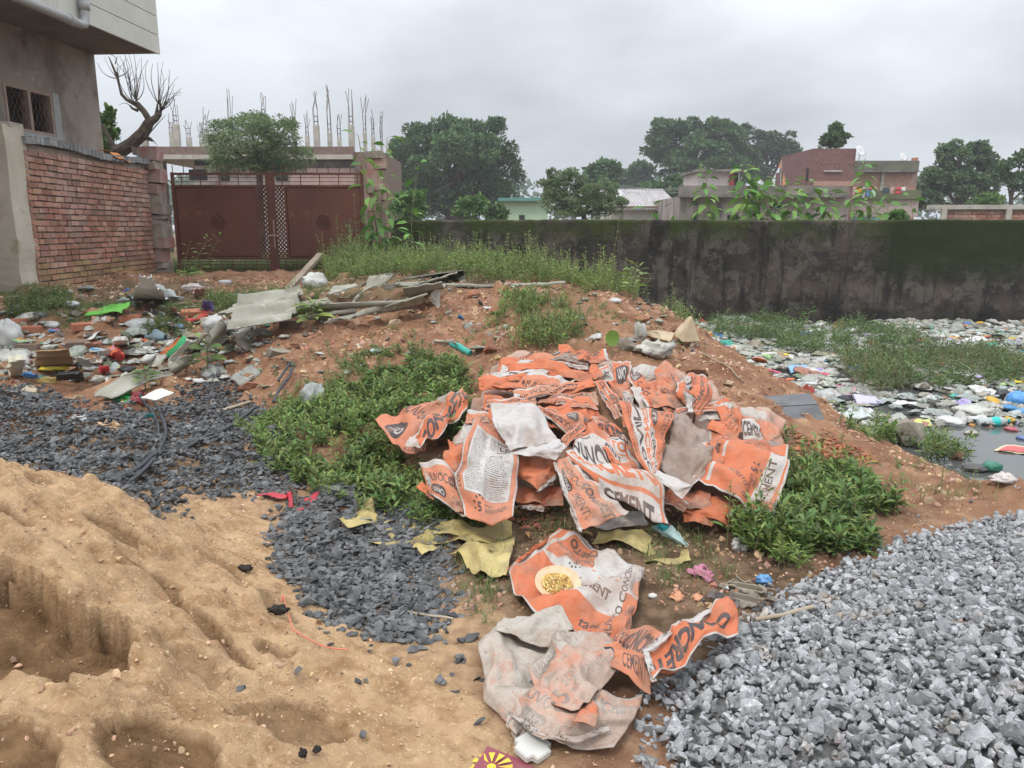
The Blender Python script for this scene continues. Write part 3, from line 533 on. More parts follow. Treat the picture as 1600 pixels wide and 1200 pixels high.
# ================================================================== brick boundary wall with coping (left)
m_brick = M("red_brick", (.27, .120, .080), (.37, .190, .130), 1.3, .9, .7, 40, .01, isl=.30, hue=.008, lo=.35, hi=.7, stain=[((.46, .34, .27), 7, .54, .70), ((.20, .14, .10), 3, .60, .8), ((.36, .26, .22), 1.6, .42, .70)])
m_brick_low = M("mossy_brick", (.30, .14, .085), (.34, .24, .13), 1.3, .95, .7, 40, .01, isl=.25, hue=.02, stain=[((.17, .15, .07), 3, .5, .7)])
m_mortar = M("mortar", (.27, .215, .175), (.37, .31, .26), 5, .95, .8, 50, .015, stain=[((.13, .10, .07), 3, .55, .75)])
m_conc = M("raw_concrete", (.33, .31, .27), (.46, .44, .39), 2.5, .9, .6, 30, .01, stain=[((.17, .15, .12), 4, .55, .75), ((.15, .14, .11), 9, .62, .7, .2)])
m_conc_d = M("dark_concrete", (.13, .125, .115), (.24, .23, .21), 2.2, .9, .6, 25, .01, stain=[((.06, .058, .05), 2, .5, .7, .35)])
def brick_face(b1, b2, p0, dirv, length, z0, z1, out, bl=.225, bh=.070, g=rng, low=.45, miss=0):
    """Single bricks, each a slightly skewed block, laid in courses on the wall's face."""
    dirv = np.asarray(dirv, float); out = np.asarray(out, float); n = int((z1-z0)/(bh+.017))
    for k in range(n):
        s = -(k % 2)*bl*.5-g.uniform(0, .03); zc_ = z0+(k+.5)*(bh+.017)
        while s < length:
            hb = bl*(.5 if g.uniform() < .16 else 1)*g.uniform(.93, 1.06); a = max(s, 0); e = min(s+hb, length)
            if e-a > .04 and g.uniform() > miss:
                c = p0+dirv*((a+e)/2)+out*g.uniform(-.002, .010); c[2] = zc_+g.uniform(-.004, .004)
                R = np.stack([dirv, out, [0, 0, 1.]], 1)@roty(g.normal(0, .009)); (b2 if zc_-z0 < low+g.uniform(-.12, .12) else b1).box(c, (e-a, .05, bh*g.uniform(.93, 1.03)), R, .004, g)
            s += hb+.018
g = np.random.default_rng(8)
w0 = np.array([-6.75, 11.0, 0]); w1 = np.array([-6.93, 15.05, 0]); wd_ = (w1-w0)/np.linalg.norm(w1-w0); wn_ = np.array([wd_[1], -wd_[0], 0.])
wl = np.linalg.norm(w1-w0)
T_ = thing("brick_wall", "weathered red brick boundary wall topped with grey paver coping, beside the gate", "wall", (-6.85, 13, .6))
b = B(); c = (w0+w1)/2-wn_*.13; c[2] = 1.62; b.box(c, (wl, .23, 2.26), np.stack([wd_, wn_, [0, 0, 1.]], 1)); b.build("mortar_core", m_mortar, T_)
b1, b2 = B(), B(); brick_face(b1, b2, w0.copy(), wd_, wl, .58, 2.70, wn_, g=g); b1.build("bricks", m_brick, T_); b2.build("mossy_bricks", m_brick_low, T_)
b = B(); s = 0
m_paver = M("grey_pavers", (.15, .155, .16), (.27, .27, .265), 6, .85, .5, 40, .008, isl=.3)
while s < wl:
    l = g.uniform(.10, .13); c = w0+wd_*(s+l/2)-wn_*.10; c[2] = 2.79+.03*math.sin(s*2)+g.uniform(-.008, .008); b.box(c, (l-.012, .36, .10), np.stack([wd_, wn_, [0, 0, 1.]], 1)@roty(g.normal(0, .03)), .006, g); s += l
b.build("coping", m_paver, T_)
# end pillar of that wall
T_ = thing("wall_pillar", "pale plastered concrete pillar at the near end of the brick wall", "pillar", (-6.85, 10.8, .5))
X, Zz = np.meshgrid([0, 1], np.linspace(.45, 2.92, 22), indexing='ij')
b = B(); r_ = []
for z in np.linspace(.45, 2.95, 24):
    o = (vn(z*3, 0, 5)-.5)*.03; r_.append([(-6.72+o, 10.6, z), (-6.74+o, 11.08, z), (-7.12, 11.08, z), (-7.12, 10.6+o, z), (-6.72+o, 10.6, z)])
b.grid(np.array(r_)[::-1]); b.bb((-7.10, 10.62, 2.9), (-6.74, 11.06, 2.955)); b.build("shaft", M("pillar_plaster", (.40, .35, .28), (.53, .48, .40), 2, .9, .5, 18, .012, stain=[((.20, .19, .08), 2.5, .60, .75), ((.18, .13, .10), 6, .62, .72)]), T_)
b = B(); b.box((-6.95, 10.9, 2.96), (.42, .42, .06), rotz(.2), .02, g); b.build("broken_cap", m_conc, T_)
# red corrugated door at the very left
T_ = thing("sheet_metal_door", "worn red painted corrugated metal door left of the plastered pillar", "door", (-7.4, 10.4, .6))
xs = np.linspace(-8.6, -7.13, 130); zs = np.linspace(.75, 2.35, 6); X, Z = np.meshgrid(xs, zs, indexing='ij'); b = B(); b.slab(np.stack([X, 10.42+.014*np.sin(X*2*math.pi/.07), Z], 2)[::-1], .004)
b.build("corrugated_sheet", M("peeling_red_paint", (.30, .085, .085), (.36, .24, .21), 3, .7, .3, 20, .006, stain=[((.20, .26, .28), 5, .62, .70), ((.32, .30, .27), 3, .55, .66)]), T_)
b = B(); b.bb((-8.6, 10.36, .68), (-7.13, 10.46, .75)); b.bb((-7.2, 10.36, .75), (-7.135, 10.40, 2.4)); b.build("door_frame", m_conc_d, T_)
# ================================================================== house at the top left
ha = math.radians(4); hd = np.array([math.sin(ha), math.cos(ha), 0]); hn = np.array([math.cos(ha), -math.sin(ha), 0]); h0 = np.array([-7.15, 14.0, 0])
HR = np.stack([hn, hd, [0, 0, 1.]], 1)
def hp(out, along, z): return h0+hn*out+hd*along+np.array([0, 0, z])
def hbox(b, o0, o1, a0, a1, z0, z1): b.box((hp(o0, a0, z0)+hp(o1, a1, z1))/2, (abs(o1-o0), abs(a1-a0), abs(z1-z0)), HR)
m_render = M("damp_render", (.235, .195, .165), (.34, .30, .26), 1.1, .92, .5, 14, .015, lo=.3, hi=.7, stain=[((.115, .085, .068), 1.3, .5, .68), ((.42, .39, .35), 2.3, .62, .68), ((.15, .115, .095), .7, .5, .62, .5)])
m_clad = M("cream_cladding", (.50, .50, .44), (.58, .58, .52), 1.5, .6, .15, 12, .005, stain=[((.40, .39, .33), 3, .6, .8, .15)])
T_ = thing("house", "house with damp brown rendered wall and overhanging cream clad upper floor", "house", hp(-2, -3, .5))
b = B(); WY0, WY1, WZ0, WZ1 = -2.35, -1.28, 3.0, 3.66     # window opening along the wall
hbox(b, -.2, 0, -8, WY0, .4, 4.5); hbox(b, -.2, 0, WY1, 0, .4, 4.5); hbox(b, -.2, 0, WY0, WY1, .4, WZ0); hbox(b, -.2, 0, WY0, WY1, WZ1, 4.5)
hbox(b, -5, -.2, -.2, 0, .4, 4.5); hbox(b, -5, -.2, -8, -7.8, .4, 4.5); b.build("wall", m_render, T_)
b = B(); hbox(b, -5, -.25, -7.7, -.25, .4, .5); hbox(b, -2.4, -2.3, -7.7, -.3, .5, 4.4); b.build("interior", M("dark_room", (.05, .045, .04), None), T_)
b = B(); hbox(b, -5, 1.13, -8, 0, 4.50, 4.62); b.build("soffit_slab", M("soffit", (.15, .125, .11), (.22, .19, .165), 2, .9, .4), T_)
b = B()
for k in range(12): hbox(b, 1.13-.0, 1.17-.004*(k % 2)*0, -8.0, 0.0, 4.49+k*.30, 4.49+k*.30+.288)
hbox(b, -5, 1.13, -.04, 0.03, 4.63, 8.1); hbox(b, 1.10, 1.13, -8, -.05, 4.63, 8.1); b.build("cladding", m_clad, T_)
b = B(); hbox(b, -5, 1.4, -8, .3, 8.1, 8.25); b.build("roof", m_conc, T_)
wf = B(); fw = .05
for a0, a1, z0, z1 in [(WY0, WY1, WZ0, WZ0+fw), (WY0, WY1, WZ1-fw, WZ1), (WY0, WY0+fw, WZ0+fw, WZ1-fw), (WY1-fw, WY1, WZ0+fw, WZ1-fw), ((WY0+WY1)/2-.03, (WY0+WY1)/2+.03, WZ0+fw, WZ1-fw)]: hbox(wf, -.12, .012, a0, a1, z0, z1)
wo = wf.build("window_frame", M("brown_wood", (.27, .19, .15), (.34, .26, .21), 5, .7), T_)
b = B()
for half in (0, 1):
    a0 = WY0+fw+half*(WY1-WY0-fw)/2; wdt = (WY1-WY0)/2-fw*1.3
    for i in range(5):
        for s_ in (-1, 1):
            z = np.linspace(WZ0+fw, WZ1-fw, 17); a = a0+(i+.5)*wdt/5+s_*.045*np.sin((z-WZ0)*18); b.tube([hp(-.05, aa, zz) for aa, zz in zip(a, z)], .006, 4, False)
b.build("grille", M("grille_iron", (.10, .06, .05), None), wo)
b = B(); hbox(b, -.02, .05, WY0-.06, WY1+.10, WZ0-.10, WZ0-.002); hbox(b, 0, .02, WY1+.002, WY1+.16, WZ0-.3, WZ1+.02); b.build("window_sill", M("grey_patch", (.36, .37, .37), (.28, .28, .27), 4), T_)
b = B(); hbox(b, -.14, -.12, WY0+.08, WY0+.17, WZ0+.08, WZ0+.28); b.build("yellow_box", paint((.75, .45, .08)), T_)
m_pipe = M("grey_pvc", (.30, .30, .30), (.36, .36, .355), 4, .45, .1, 20, .003)
b = B(); b.tube([hp(1.26, -8, 4.40), hp(1.26, -5, 4.40), hp(1.26, -2.34, 4.40), hp(1.26, -2.26, 4.42), hp(1.255, -2.22, 4.50), hp(1.25, -2.2, 4.60), hp(1.25, -2.2, 8)], .062, 12)
for a in (-2.55,): b.tube([hp(1.26, a-.06, 4.40), hp(1.26, a+.06, 4.40)], .074, 12)
b.tube([hp(1.25, -2.2, 4.62), hp(1.25, -2.2, 4.74)], .074, 12); b.tube([hp(1.25, -2.2, 5.2), hp(1.25, -2.2, 5.25)], .07, 12)
tag(b.build("drain_pipe", m_pipe, T_, True))
# orange cloth left on the coping
X, Y = np.meshgrid(np.linspace(0, 1, 16), np.linspace(0, 1, 8), indexing='ij'); p0 = w0+wd_*2.55-wn_*.02
V_ = p0+wd_*(X*.62)[..., None]+wn_*((Y-.5)*.26)[..., None]+np.array([0, 0, 1.])*(2.87+.03*np.sin(X*9)*np.cos(Y*4)+.03*vn(X*5, Y*5, 2)-.1*sstep(.6, 1, Y)-.05*X)[..., None]
b = B(); b.slab(V_, .006); tag(b.build("orange_cloth", paint((.72, .27, .06), .9), None, True), "crumpled orange cloth lying on the brick wall's coping", "cloth")
# ================================================================== gate
m_gate = M("rusty_red_paint", (.105, .037, .024), (.145, .052, .032), 1.2, .6, .25, 25, .004, lo=.3, hi=.75, spec=.4, stain=[((.26, .105, .045), 2.2, .60, .8), ((.085, .028, .022), 1.5, .55, .7, .2), ((.30, .12, .05), 22, .68, .74)])
T_ = thing("metal_gate", "double leaf rusty red sheet metal gate with spiked top rail", "gate", (-4.8, 15.5, .68))
def leaf(x0, x1, side):
    y = 15.5; f = B(); w_ = .055
    lat = x1-.25 if side < 0 else x0+.25                      # narrow lattice strip next to the middle
    for a, c in [((x0+w_/2, y, .69), (x0+w_/2, y, 2.66)), ((x1-w_/2, y, .69), (x1-w_/2, y, 2.66))]: f.bar(a, c, w_, w_)
    for z in (2.63, 2.40, 1.0, .715): f.bar((x0+w_, y, z), (x1-w_, y, z), w_*.8, w_*.8)
    f.bar((lat, y, 1.02), (lat, y, 2.38), w_*.7, w_*.7)
    fr = f.build("gate_frame", m_gate, T_)
    a, c = (x0+w_, lat-.02) if side < 0 else (lat+.02, x1-w_)
    xs = np.linspace(a, c, 40); zs = np.linspace(1.02, 2.385, 30); X, Z = np.meshgrid(xs, zs, indexing='ij'); p = B(); p.slab(np.stack([X, y+.008*np.sin(X*3)*np.sin(Z*4)+.003*(vn(X*3, Z*3, 4)-.5), Z], 2)[::-1], .004)
    pn = p.build("panel", m_gate, T_, True)
    e = B(); cx, cz = (a+c)/2-.02*side, 1.72; t = np.linspace(0, 2*math.pi, 25)
    for r_ in (.13, .085): e.tube([(cx+r_*math.cos(q), y-.018, cz+r_*math.sin(q)) for q in t], .012, 5, False)
    e.tube([(cx+.05*math.cos(q), y-.02, cz+.05*math.sin(q)*1.2) for q in t], .014, 5, False); e.bar((cx, y-.02, cz-.13), (cx, y-.02, cz+.06), .02, .02); e.bar((cx-.07, y-.02, cz-.02), (cx+.07, y-.02, cz-.02), .02, .02)
    e.build("emblem", m_gate, pn)
    l = B(); la, lc = (lat+.02, x1-w_) if side < 0 else (x0+w_, lat-.02)
    for k in range(-3, 18):
        z0 = 1.04+k*.085
        for (pa, pc) in (((la, z0), (lc, z0+.2)), ((lc, z0), (la, z0+.2))):
            (xa, za_), (xc, zc2) = pa, pc
            lo, hi = max(za_, 1.03), min(zc2, 2.38)
            if hi-lo > .02:
                tt = lambda z: xa+(xc-xa)*(z-za_)/(zc2-za_)
                l.bar((tt(lo), y, lo), (tt(hi), y, hi), .02, .026)
    l.build("lattice", m_gate, T_)
    q = B()
    for z in (2.56, 2.48): q.bar((x0+w_, y, z), (x1-w_, y, z), .012, .012)
    for z in (.80, .88, .94): q.bar((x0+w_, y, z), (x1-w_, y, z), .012, .012)
    for x in np.arange(x0+.18, x1-.08, .23): q.bar((x, y, .74), (x, y, .98), .012, .012)
    for x in np.arange(x0+.2, x1-.1, .37): q.bar((x, y, 2.42), (x, y, 2.61), .016, .016)
    q.build("rails", m_gate, T_)
    for x in np.arange(x0+.04, x1, .215):
        s_ = B(); s_.tube([(x, y, 2.65), (x, y, 2.76)], .009, 5); s_.lathe([(.0, 0), (.013, .012), (.0, .055)], 6, (x, y, 2.755)); s_.build("spike", m_gate, T_)
b = B(); b.bb((-4.775, 15.44, .72), (-4.685, 15.465, 2.66)); b.build("closing_strip", m_gate, T_)
leaf(-6.66, -4.76, -1); leaf(-4.70, -2.91, 1)
b = B(); b.bar((-4.69, 15.44, 1.2), (-4.69, 15.44, 1.75), .02, .02); b.tube([(-4.80, 15.42, 1.45), (-4.6, 15.42, 1.45)], .014, 8); b.build("latch", M("worn_steel", (.30, .22, .17), (.38, .30, .24), 10, .5, metal=.5), T_)
b = B(); b.bb((-6.6, 15.2, .55), (-2.9, 15.36, .69)); tag(b.build("concrete_kerb", m_conc), "low concrete kerb in front of the red gate", "kerb")
# gate posts: battered masonry piers
def pier(name, label, x0, x1, y0, y1, z0, z1, mats, seed, lean=0):
    g = np.random.default_rng(seed); T_ = thing(name, label, "gate post", ((x0+x1)/2, (y0+y1)/2, z0)); bs = [B() for _ in mats]; z = z0; i = 0
    while z < z1:
        h = g.choice([.09, .14, .2, .26]); k = g.integers(0, len(mats)); o = g.uniform(-.05, .05)+lean*(z-z0); w_ = (x1-x0)*g.uniform(.72, 1.1)
        bs[k] = B(); bs[k].box(((x0+x1)/2+o, (y0+y1)/2, z+h/2), (w_, (y1-y0)*g.uniform(.85, 1.1), h-.006), rotz(g.normal(0, .05))@roty(g.normal(0, .03)), .018, g); bs[k].build(mats[k][0], mats[k][1], T_); z += h; i += 1
        if g.uniform() < .4: q = B(); q.box((g.uniform(x0, x1), y0-.03, z-.1), (.12, .06, .16), roty(g.normal(0, .2)), .02, g); q.build("broken_piece", mats[(k+1) % len(mats)][1], T_)
    return T_
m_pinkp = M("faded_pink_paint", (.30, .12, .11), (.36, .26, .22), 3, .9, .5, 20, .01, stain=[((.26, .22, .18), 4, .52, .62)]); m_bl = M("weathered_block", (.20, .165, .135), (.34, .29, .24), 3, .95, .8, 25, .02, stain=[((.10, .08, .065), 2.5, .52, .7)])
pier("gate_pier", "crumbling left gate pier of stacked grey and pink painted blocks", -7.12, -6.74, 15.1, 15.5, .55, 2.95, [("weathered_block", m_bl), ("painted_block", m_pinkp)], 3)
T_ = pier("gate_pier", "right gate pier of flaking pink render wrapped by old timber boards", -2.86, -2.46, 15.35, 15.75, .6, 3.02, [("rendered_block", m_pinkp), ("bare_block", m_bl)], 9)
m_oldt = M("old_timber", (.17, .12, .10), (.30, .24, .20), 6, .9, .8, 20, .02, stain=[((.24, .08, .08), 3, .58, .66)])
for k in range(7):
    x = -2.88+k*.075; b = B(); b.bar((x, 15.27-.01*(k % 2), .6), (x+g.uniform(-.03, .06), 15.30, 2.0+g.uniform(-.5, .35)), .06, .035); b.build("board", m_oldt, T_)
# ================================================================== unfinished building behind the gate
m_bbrick = M("brown_brick", (.14, .095, .075), (.21, .15, .12), 8, .95, .6, 20, .03); m_pale = M("pale_render_far", (.36, .32, .29), (.46, .41, .37), 1, .9, .3, 5, stain=[((.20, .15, .13), .8, .52, .7)])
m_darkin = M("dark_opening", (.025, .023, .022), None, bump=0)
D = 38; k = D/FPX; T_ = thing("unfinished_building", "unfinished flat roofed building behind the gate, bare columns and rebar on its roof", "building", P(415, 355, D)*[1, 1, 0]+[0, 0, .4])
def wx(u, v=300, D_=None): return P(u, v, D_ or D)[0]
def wz(v, D_=None, u=800): return P(u, v, D_ or D)[2]
b = B(); b.bb((wx(300), D+.3, .3), (wx(552), D+7, wz(252))); b.build("wall", m_pale, T_)
b = B(); b.bb((wx(236), D-.5, wz(250)), (wx(556), D+7.2, wz(243))); b.build("roof_slab", m_conc, T_)
b = B(); b.bb((wx(233), D-.3, wz(242.5)), (wx(556), D-.1, wz(230))); b.bb((wx(233), D-.1, wz(242.5)), (wx(236), D+7, wz(230))); b.build("parapet", m_bbrick, T_)
b = B(); b.bb((wx(236), D+.2, .3), (wx(250), D+1, wz(250.5))); b.build("side_wall", m_bbrick, T_); b = B(); b.bb((wx(556), D-.2, .3), (wx(601), D+6, wz(238))); b.build("side_wall", m_bbrick, T_)
for (u0, u1, v0, v1) in [(294, 322, 264, 281), (343, 357, 265, 282), (430, 448, 266, 282), (470, 492, 266, 290), (304, 340, 251, 258)]:
    b = B(); b.bb((wx(u0), D+.26, wz(v1)), (wx(u1), D+.6, wz(v0))); o = b.build("window", m_darkin, T_)
b = B(); b.bb((wx(455), D-.1, wz(300)), (wx(556), D+.1, wz(263))); b.build("balcony_wall", M("pinkish_wall", (.36, .24, .22), (.45, .33, .30), 3), T_)
b = B(); b.bb((wx(380), D+.1, wz(262)), (wx(556), D+.29, wz(251))); b.build("band", m_conc_d, T_)
rb_m = M("rebar", (.16, .12, .11), None, metal=.3, bump=0); g = np.random.default_rng(4)
for (u, vt, wpx, rt, dd) in [(267, 206, 5, 178, 2), (275, 195, 8, 150, 0), (295, 215, 7, 182, 3), (315, 220, 6, 190, 4), (321, 208, 8, 168, 0), (480, 213, 6, 173, 3), (494, 196, 8, 136, 0), (515, 208, 6.5, 133, 1), (530, 215, 6, 172, 3), (548.5, 196, 8, 137, 0), (570, 208, 5, 148, 1), (583, 215, 6, 172, 3), (596, 219, 4, 170, 4), (460, 205, 6, 150, 2), (412, 185, 7, 136, 1), (360, 200, 7, 140, 1)]:
    DD = D+dd; b = B(); r_ = wpx/2*k; b.bb((wx(u, vt, DD)-r_, DD-r_, wz(243, DD)), (wx(u, vt, DD)+r_, DD+r_, wz(vt, DD))); c = b.build("column", m_conc, T_)
    q = B()
    for sx in (-1, 1):
        for sy in (-1, 1):
            x = wx(u, vt, DD)+sx*r_*.7; y = DD+sy*r_*.7; z1 = wz(rt+g.uniform(-2, 14), DD); q.tube([(x, y, wz(vt+2, DD)), (x+g.normal(0, .02), y, (wz(vt, DD)+z1)/2), (x+g.normal(0, .09), y, z1)], .013, 4)
    for v in (vt-6, vt-14):
        z = wz(v, DD); q.bb((wx(u, vt, DD)-r_*.75, DD-r_*.75, z), (wx(u, vt, DD)+r_*.75, DD+r_*.75, z+.015))
    q.build("rebar", rb_m, c)
b = B(); c = P(220, 241, 60); b.lathe([(0, -.35), (.32, -.35), (.34, .25), (.12, .4), (0, .4)], 12, c); b.box(c-[0, 0, 1.9], (.5, .5, 3.1)); tag(b.build("water_tank", paint((.25, .45, .62))), "small pale blue water tank far behind the brick wall", "tank")
b = B(); p = P(228, 240, 20); b.bb((p[0]-.07, p[1]-.07, .5), (p[0]+.07, p[1]+.07, P(228, 215, 20)[2])); tag(b.build("concrete_post", m_conc), "slim concrete post behind the far end of the brick wall", "post")
# ================================================================== houses behind the mouldy wall
def house_px(name, label, cat, u0, u1, vt, D_, dep, mat, part="wall"):
    T_ = thing(name, label, cat, [P((u0+u1)/2, 355, D_)[0], D_+dep/2, .4]); b = B(); b.bb((wx(u0, vt, D_), D_, .25), (wx(u1, vt, D_), D_+dep, wz(vt, D_))); b.build(part, mat, T_); return T_
def part_px(T_, nm, mat, u0, u1, v0, v1, y0, y1): b = B(); b.bb((wx(u0, v0, y0), y0, wz(v1, y0)), (wx(u1, v0, y0), y1, wz(v0, y0))); return b.build(nm, mat, T_)
m_green = M("pale_green_paint", (.36, .50, .34), (.42, .55, .39), 1); m_teal = paint((.10, .26, .24))
T_ = house_px("green_house", "pale green single storey house with dark teal roof edge behind the wall", "house", 782, 856, 314, 45, 6, m_green)
part_px(T_, "roof_edge", m_teal, 778, 858, 309, 314, 44.6, 45.4); part_px(T_, "window", m_darkin, 811, 820, 336, 344, 44.98, 45.2); part_px(T_, "railing", paint((.45, .44, .42)), 777, 782, 318, 345, 44.5, 44.7); part_px(T_, "red_panel", paint((.5, .12, .12)), 786, 792, 330, 336, 44.9, 44.96)
m_white = M("grey_whitewash", (.47, .47, .43), (.58, .58, .54), 1.5, .9, stain=[((.30, .29, .26), 2, .55, .7)])
T_ = house_px("shed_house", "long whitewashed shed with rusty corrugated sheet roof behind the wall", "shed", 955, 1064, 326, 40, 5, m_white)
xs = np.linspace(wx(950, 322, 39.6), wx(1066, 322, 39.6), 260); ys = np.linspace(39.5, 45.2, 5); X, Y = np.meshgrid(xs, ys, indexing='ij'); b = B(); b.slab(np.stack([X, Y, wz(323, 39.6)+(Y-39.6)*.22-.1+.035*np.sin(X*2*math.pi/.17)], 2), .02)
b.build("corrugated_roof", M("rusty_sheet", (.30, .28, .28), (.44, .42, .42), 3, .6, stain=[((.20, .11, .08), 4, .56, .64)]), T_); part_px(T_, "fascia", M("rust_fascia", (.14, .09, .07), (.22, .15, .12), 6), 955, 1064, 322, 325.5, 39.55, 39.7)
def dish(u, v, D_, r, lab):
    b = B(); c = P(u, v, D_); R = rotz(.4)@rotx(1.0); b.lathe([(.0, 0), (r*.5, r*.06), (r, r*.24), (r, r*.26), (r*.5, r*.09), (0, r*.03)], 18, c, R); b.tube([c, c+R@np.array([0, 0, r*.7])], .012, 4); b.tube([c-[0, 0, 0], c+[0, .1, -.6]], .025, 5)
    tag(b.build("satellite_dish", paint((.62, .62, .62)), None, True), lab, "dish")
dish(965, 305, 39.5, .33, "white satellite dish at the shed roof's end, beside the wispy acacia"); dish(1344, 237, 42, .33, "grey satellite dish beside the red brick tower block"); dish(1411, 246, 46, .28, "small tilted satellite dish on the long brick house's roof")
m_mh = M("mouldy_house_concrete", (.145, .13, .115), (.25, .22, .19), 1.2, .95, .4, 8, stain=[((.06, .055, .05), 1.0, .5, .68, .4)])
T_ = house_px("concrete_house", "low dark stained concrete house with flat parapet roof behind the wall", "house", 1066, 1328, 306, 34, 7, M("stained_wall", (.27, .235, .21), (.36, .32, .29), 1.2, .95, stain=[((.12, .10, .09), 1.2, .48, .65, .3)]))
part_px(T_, "parapet", m_mh, 1062, 1328, 290, 305, 33.8, 34.05); part_px(T_, "sunshade_slab", m_conc_d, 1062, 1328, 305.2, 308, 33.5, 34.3)
for (a, c_, v0, v1) in [(1082, 1090, 315, 320), (1080, 1089, 339, 345), (1137, 1154, 336, 345), (1204, 1222, 318, 325)]: part_px(T_, "window", m_darkin, a, c_, v0, v1, 33.97, 34.1)
part_px(T_, "pillar", m_mh, 1064, 1072, 306, 345, 33.85, 34.05)
b = B(); q = [P(u, v, 33.9) for u, v in ((1201, 343), (1211, 325), (1222, 343))]; b.bar(q[0], q[1], .12, .16); b.bar(q[1], q[2], .12, .16); b.build("gable_trim", m_mh, T_)
T2 = house_px("roof_room", "small pinkish white roof room with red door and thatched tin roof", "roof room", 1091, 1156, 268, 36, 3, M("pinkish_white", (.50, .44, .43), (.58, .52, .50), 1))
part_px(T2, "roof", m_mh, 1088, 1160, 264, 268.5, 35.6, 39); part_px(T2, "door", paint((.36, .07, .06)), 1140, 1148, 271, 290, 35.96, 36.1); part_px(T2, "door_opening", m_darkin, 1148.2, 1154, 271, 290, 35.96, 36.1)
m_rb = M("red_brown_brick_far", (.155, .080, .070), (.21, .12, .105), 6, .95, .4, 12, stain=[((.13, .07, .065), .8, .5, .7)])
T_ = house_px("brick_tower_block", "tall windowless red brown brick block rising above the concrete house", "building", 1271, 1338, 232, 42, 5, m_rb)
part_px(T_, "lower_block", m_rb, 1260, 1271, 241, 300, 41.95, 46); part_px(T_, "step_block", m_rb, 1253, 1260, 262, 300, 41.9, 46); part_px(T_, "lintel", m_conc, 1288, 1316, 266, 268.6, 41.9, 42.1); part_px(T_, "parapet_band", M("rust_band", (.34, .20, .15), (.42, .26, .2), 5), 1272, 1336, 283, 291, 41.93, 42.1); part_px(T_, "doorway", m_darkin, 1261, 1264, 262, 282, 41.9, 42.0)
for u in np.arange(1276, 1336, 7): part_px(T_, "putlog_hole", m_darkin, u, u+1, 256, 257.2, 41.97, 42.05)
m_ob = M("orange_brick_far", (.32, .18, .13), (.38, .25, .20), 5, .95, .4, 12, stain=[((.42, .36, .31), 1.2, .56, .66)])
T_ = house_px("brick_house", "long orange brick house with overgrown flat roof, washing hung along its front", "house", 1339, 1434, 268, 46, 7, m_ob)
part_px(T_, "roof_parapet", M("mossy_parapet", (.11, .10, .085), (.16, .16, .11), 2, .95), 1338, 1437, 251, 266, 45.8, 46.1); part_px(T_, "floor_slab", m_conc_d, 1338, 1437, 266.2, 268.6, 45.6, 46.2)
part_px(T_, "mossy_ledge", M("moss_ledge", (.14, .13, .07), (.12, .15, .07), 3), 1330, 1440, 297, 311, 44, 45.95); part_px(T_, "front_wall", M("pink_render", (.38, .30, .27), (.44, .36, .32), 2), 1328, 1436, 311.5, 339, 44.2, 45.9); part_px(T_, "teal_beam", m_teal, 1328, 1420, 340, 343.5, 43.9, 44.1)
part_px(T_, "pier", m_conc, 1378, 1383, 268.8, 297, 45.9, 46.05); part_px(T_, "chimney_pot", paint((.45, .2, .1)), 1431, 1435, 246, 251, 46, 46.5)
# washing on a line
T_ = bpy.data.objects; ln = B(); pa, pb = P(1322, 292, 43.5), P(1420, 294, 43.5); ln.tube([pa, (pa+pb)/2-[0, 0, .15], pb], .01, 4); tag(ln.build("washing_line", paint((.3, .3, .3))), "thin washing line strung before the orange brick house", "line")
g = np.random.default_rng(3)
for (u, w_, h_, c, nm, lb) in [(1326, 8, 11, (.45, .05, .12), "cloth", "dark crimson cloth, first on the washing line"), (1334, 6, 14, (.75, .45, .5), "cloth", "pink cloth hanging second on the washing line"), (1343, 9, 8, (.75, .36, .05), "cloth", "orange cloth hanging on the washing line"), (1351, 4, 16, (.5, .55, .7), "shirt", "pale lilac shirt on the washing line"),
        (1359, 7, 14, (.12, .25, .5), "shirt", "blue shirt hung on the washing line"), (1366, 6, 15, (.50, .68, .50), "cloth", "pale green cloth next to the blue shirt"), (1362, 12, 3, (.60, .08, .05), "cloth", "flat red cloth over the washing line"), (1385, 10, 9, (.05, .07, .08), "umbrella_cloth", "black rounded cloth on the washing line"), (1395, 5, 10, (.55, .35, .30), "cloth", "faded brown rag on the washing line"), (1405, 8, 10, (.60, .05, .10), "cloth", "bright red cloth at the washing line's end"), (1411, 8, 6, (.72, .72, .70), "cloth", "white cloth at the end of the washing line")]:
    x0 = P(u, 292, 43.4)[0]; W = w_*.036; Hh = h_*.036; X, Z = np.meshgrid(np.linspace(-W/2, W/2, 7), np.linspace(0, -Hh, 7), indexing='ij'); b = B()
    b.slab(np.stack([x0+X*(1-.15*Z/Hh), 43.45+.03*np.sin(X*14+u), P(u, 292.5, 43.4)[2]+Z+.02*np.sin(X*9)], 2), .008); tag(b.build(nm, paint(c, .9, dirt=0), None, True), lb, "laundry", "washing on the line")
